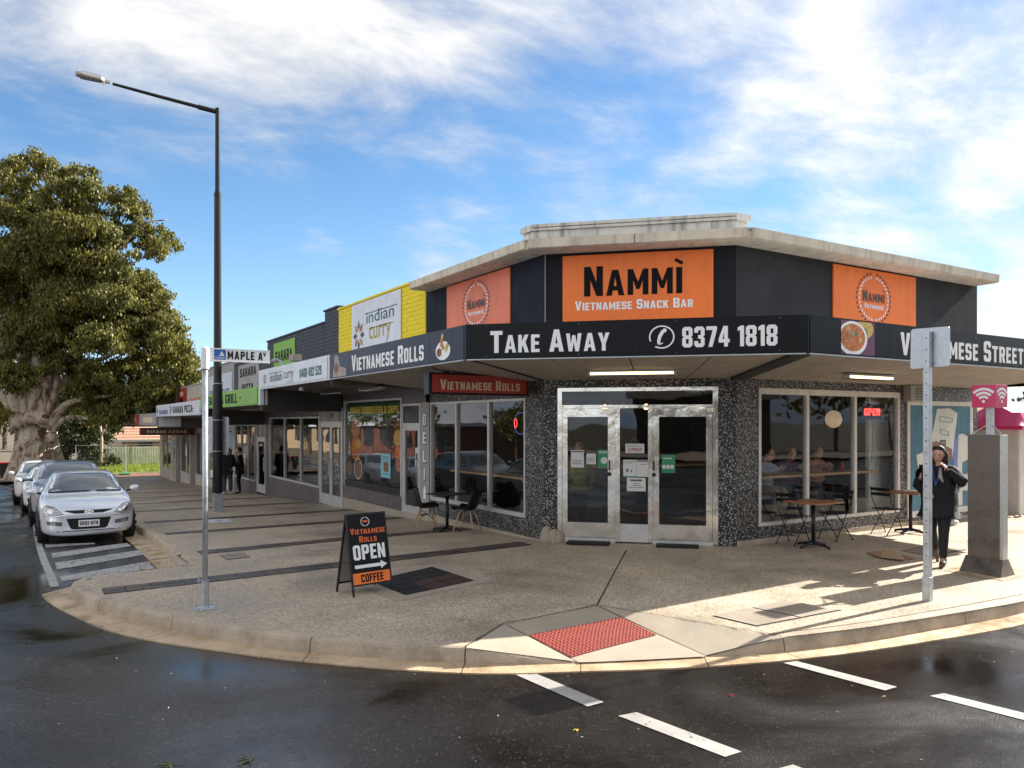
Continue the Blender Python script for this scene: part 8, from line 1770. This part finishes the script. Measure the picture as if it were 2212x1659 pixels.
# ---------------------------------------------------------------- across the roads (seen in the glass)
ob_ = thing('brick_shops', 'long red-brick building with a white fascia across the left-hand street', 'building', (-20, 28, 0))
q = MB(); q.box(-26, -18, 2, 56, -3, 2.3); q.build('wall', 'red brick', ob_); q = MB(); q.box(-26, -17.2, 2, 56, 2.3, 2.62); q.build('fascia', 'sign white', ob_); q = MB(); q.box(-26, -18, 2, 56, 2.62, 3.0); q.build('roof', 'zinc', ob_)
for k in range(9): q = MB(); q.box(-18.0, -17.95, 4+k*5.8, 7.6+k*5.8, .2, 2.3); q.build('window', 'house window', ob_)
for k, (x, y) in enumerate(((-14, 20), (-14.5, 33), (-14, 46))):
    tt_ = thing('street_tree', 'bushy green street tree on the pavement across the road', 'tree', (x, y, g(x, y)), 'street trees across the road'); z_ = g(x, y)
    q = MB(); q.tube([(x, y, z_), (x, y, z_+2.2)], [.14, .09], 8); q.build('trunk', 'bark dark', tt_); leaf_cloud([((x, y, z_+3.2), (1.7, 1.5), .7)], 500, .3, 40+k, 'crown', 'gum leaves', tt_, .2)
for k, (x0, x1, y0, y1, h, m_, lb) in enumerate(((-27, -17, 60, 84, 1.6, 'red brick', 'red-brick house far along the left-hand street'), (-30, -18, 90, 150, 1.4, 'cream brick', 'long cream building far along the left-hand street'))):
    b = thing('street_building', lb, 'building', ((x0+x1)/2, y0, -1.7)); q = MB(); q.box(x0, x1, y0, y1, -3, h); q.build('wall', m_, b); q = MB(); q.box(x0-.6, x1+.6, y0-.6, y1+.6, h, h+.3); q.build('roof', 'sign white', b)
    for j in range(5): q = MB(); q.box(x1, x1+.05, y0+2+j*4.5, y0+4.5+j*4.5, -.6, 1.4); q.build('window', 'house window', b)
for k, (x, y) in enumerate(((-13.5, 62), (-14.5, 74), (-13, 90), (-14, 108))):
    tt_ = thing('street_tree', 'leafy street tree far along the left-hand street', 'tree', (x, y, -1.7), 'street trees farther along'); q = MB(); q.tube([(x, y, -1.8), (x, y, 1.2)], [.18, .1], 8); q.build('trunk', 'bark dark', tt_); leaf_cloud([((x, y, 2.2), (2.4, 2.2), .6)], 260, .4, 80+k, 'crown', 'gum leaves', tt_, .2)
fw = thing('tan_building', 'long tan rendered building across the front street', 'building', (8, -22, 0)); q = MB(); q.box(-25, 44, -30, -19, -1, 3.6); q.build('wall', 'tan wall', fw); q = MB(); q.box(-25, 44, -30, -18.2, 3.6, 4.0); q.build('fascia', 'eave paint', fw)
for k in range(11): q = MB(); q.box(-20+k*6, -17+k*6, -19.0, -18.95, .5, 2.2); q.build('window', 'house window', fw)
k6 = dup(c3, (0, 0, 0), 0, 'white hatchback parked across the front street', 'cars parked across the front street'); park(k6, 9, -9.6, -math.pi/2, 0)
k7 = dup(c4, (0, 0, 0), 0, 'silver wagon parked across the front street', 'cars parked across the front street'); repaint(k7, 'car silver'); park(k7, 16, -9.6, -math.pi/2, 0)
for k, (x, y) in enumerate(((50, -18), (60, -20), (72, -18), (86, -21))):
    tt_ = thing('street_tree', 'leafy street tree across the front street beyond the tan building', 'tree', (x, y, -.2), 'street trees across the front street'); q = MB(); q.tube([(x, y, -.3), (x, y, 2.5)], [.2, .1], 8); q.build('trunk', 'bark dark', tt_); leaf_cloud([((x, y, 3.6), (3.6, 2.8), .4)], 160, .5, 90+k, 'crown', 'gum leaves', tt_, .2)
# a lit house down the right-hand street
hr = thing('distant_house', 'distant house with a pink-red roof just showing above the donation bin', 'house', (62, 33, 0)); c = pxp(2190, 905, 62)
q = MB(); q.box(c.x-6, c.x+8, c.y-4, c.y+6, -1, 2.2); q.build('wall', 'cream brick', hr); q = MB(); q.add([(c.x-7, c.y-5, 2.2), (c.x+9, c.y-5, 2.2), (c.x+9, c.y+7, 2.2), (c.x-7, c.y+7, 2.2), (c.x-2, c.y+1, 3.7), (c.x+4, c.y+1, 3.7)], [(0, 1, 5, 4), (1, 2, 5), (2, 3, 4, 5), (3, 0, 4)]); q.build('roof', 'terracotta', hr)
for k, (x, y, Y, r_) in enumerate(((2240, 880, 75, 40), (2150, 905, 95, 30))):
    c = pxp(x, y, Y); R0 = r_/1675*Y; tt_ = thing('far_tree', ('far tree at the right edge behind the donation bin', 'far tree down the right-hand street')[k], 'tree', (c.x, c.y, -.2), 'far trees down the right-hand street'); q = MB(); q.tube([(c.x, c.y, -.3), (c.x, c.y, c.z)], [.3, .2], 8); q.build('trunk', 'bark dark', tt_); leaf_cloud([((c.x, c.y, c.z), (R0, R0*.8), .5)], 110, .5, 60+k, 'crown', 'dark leaves', tt_, .2)
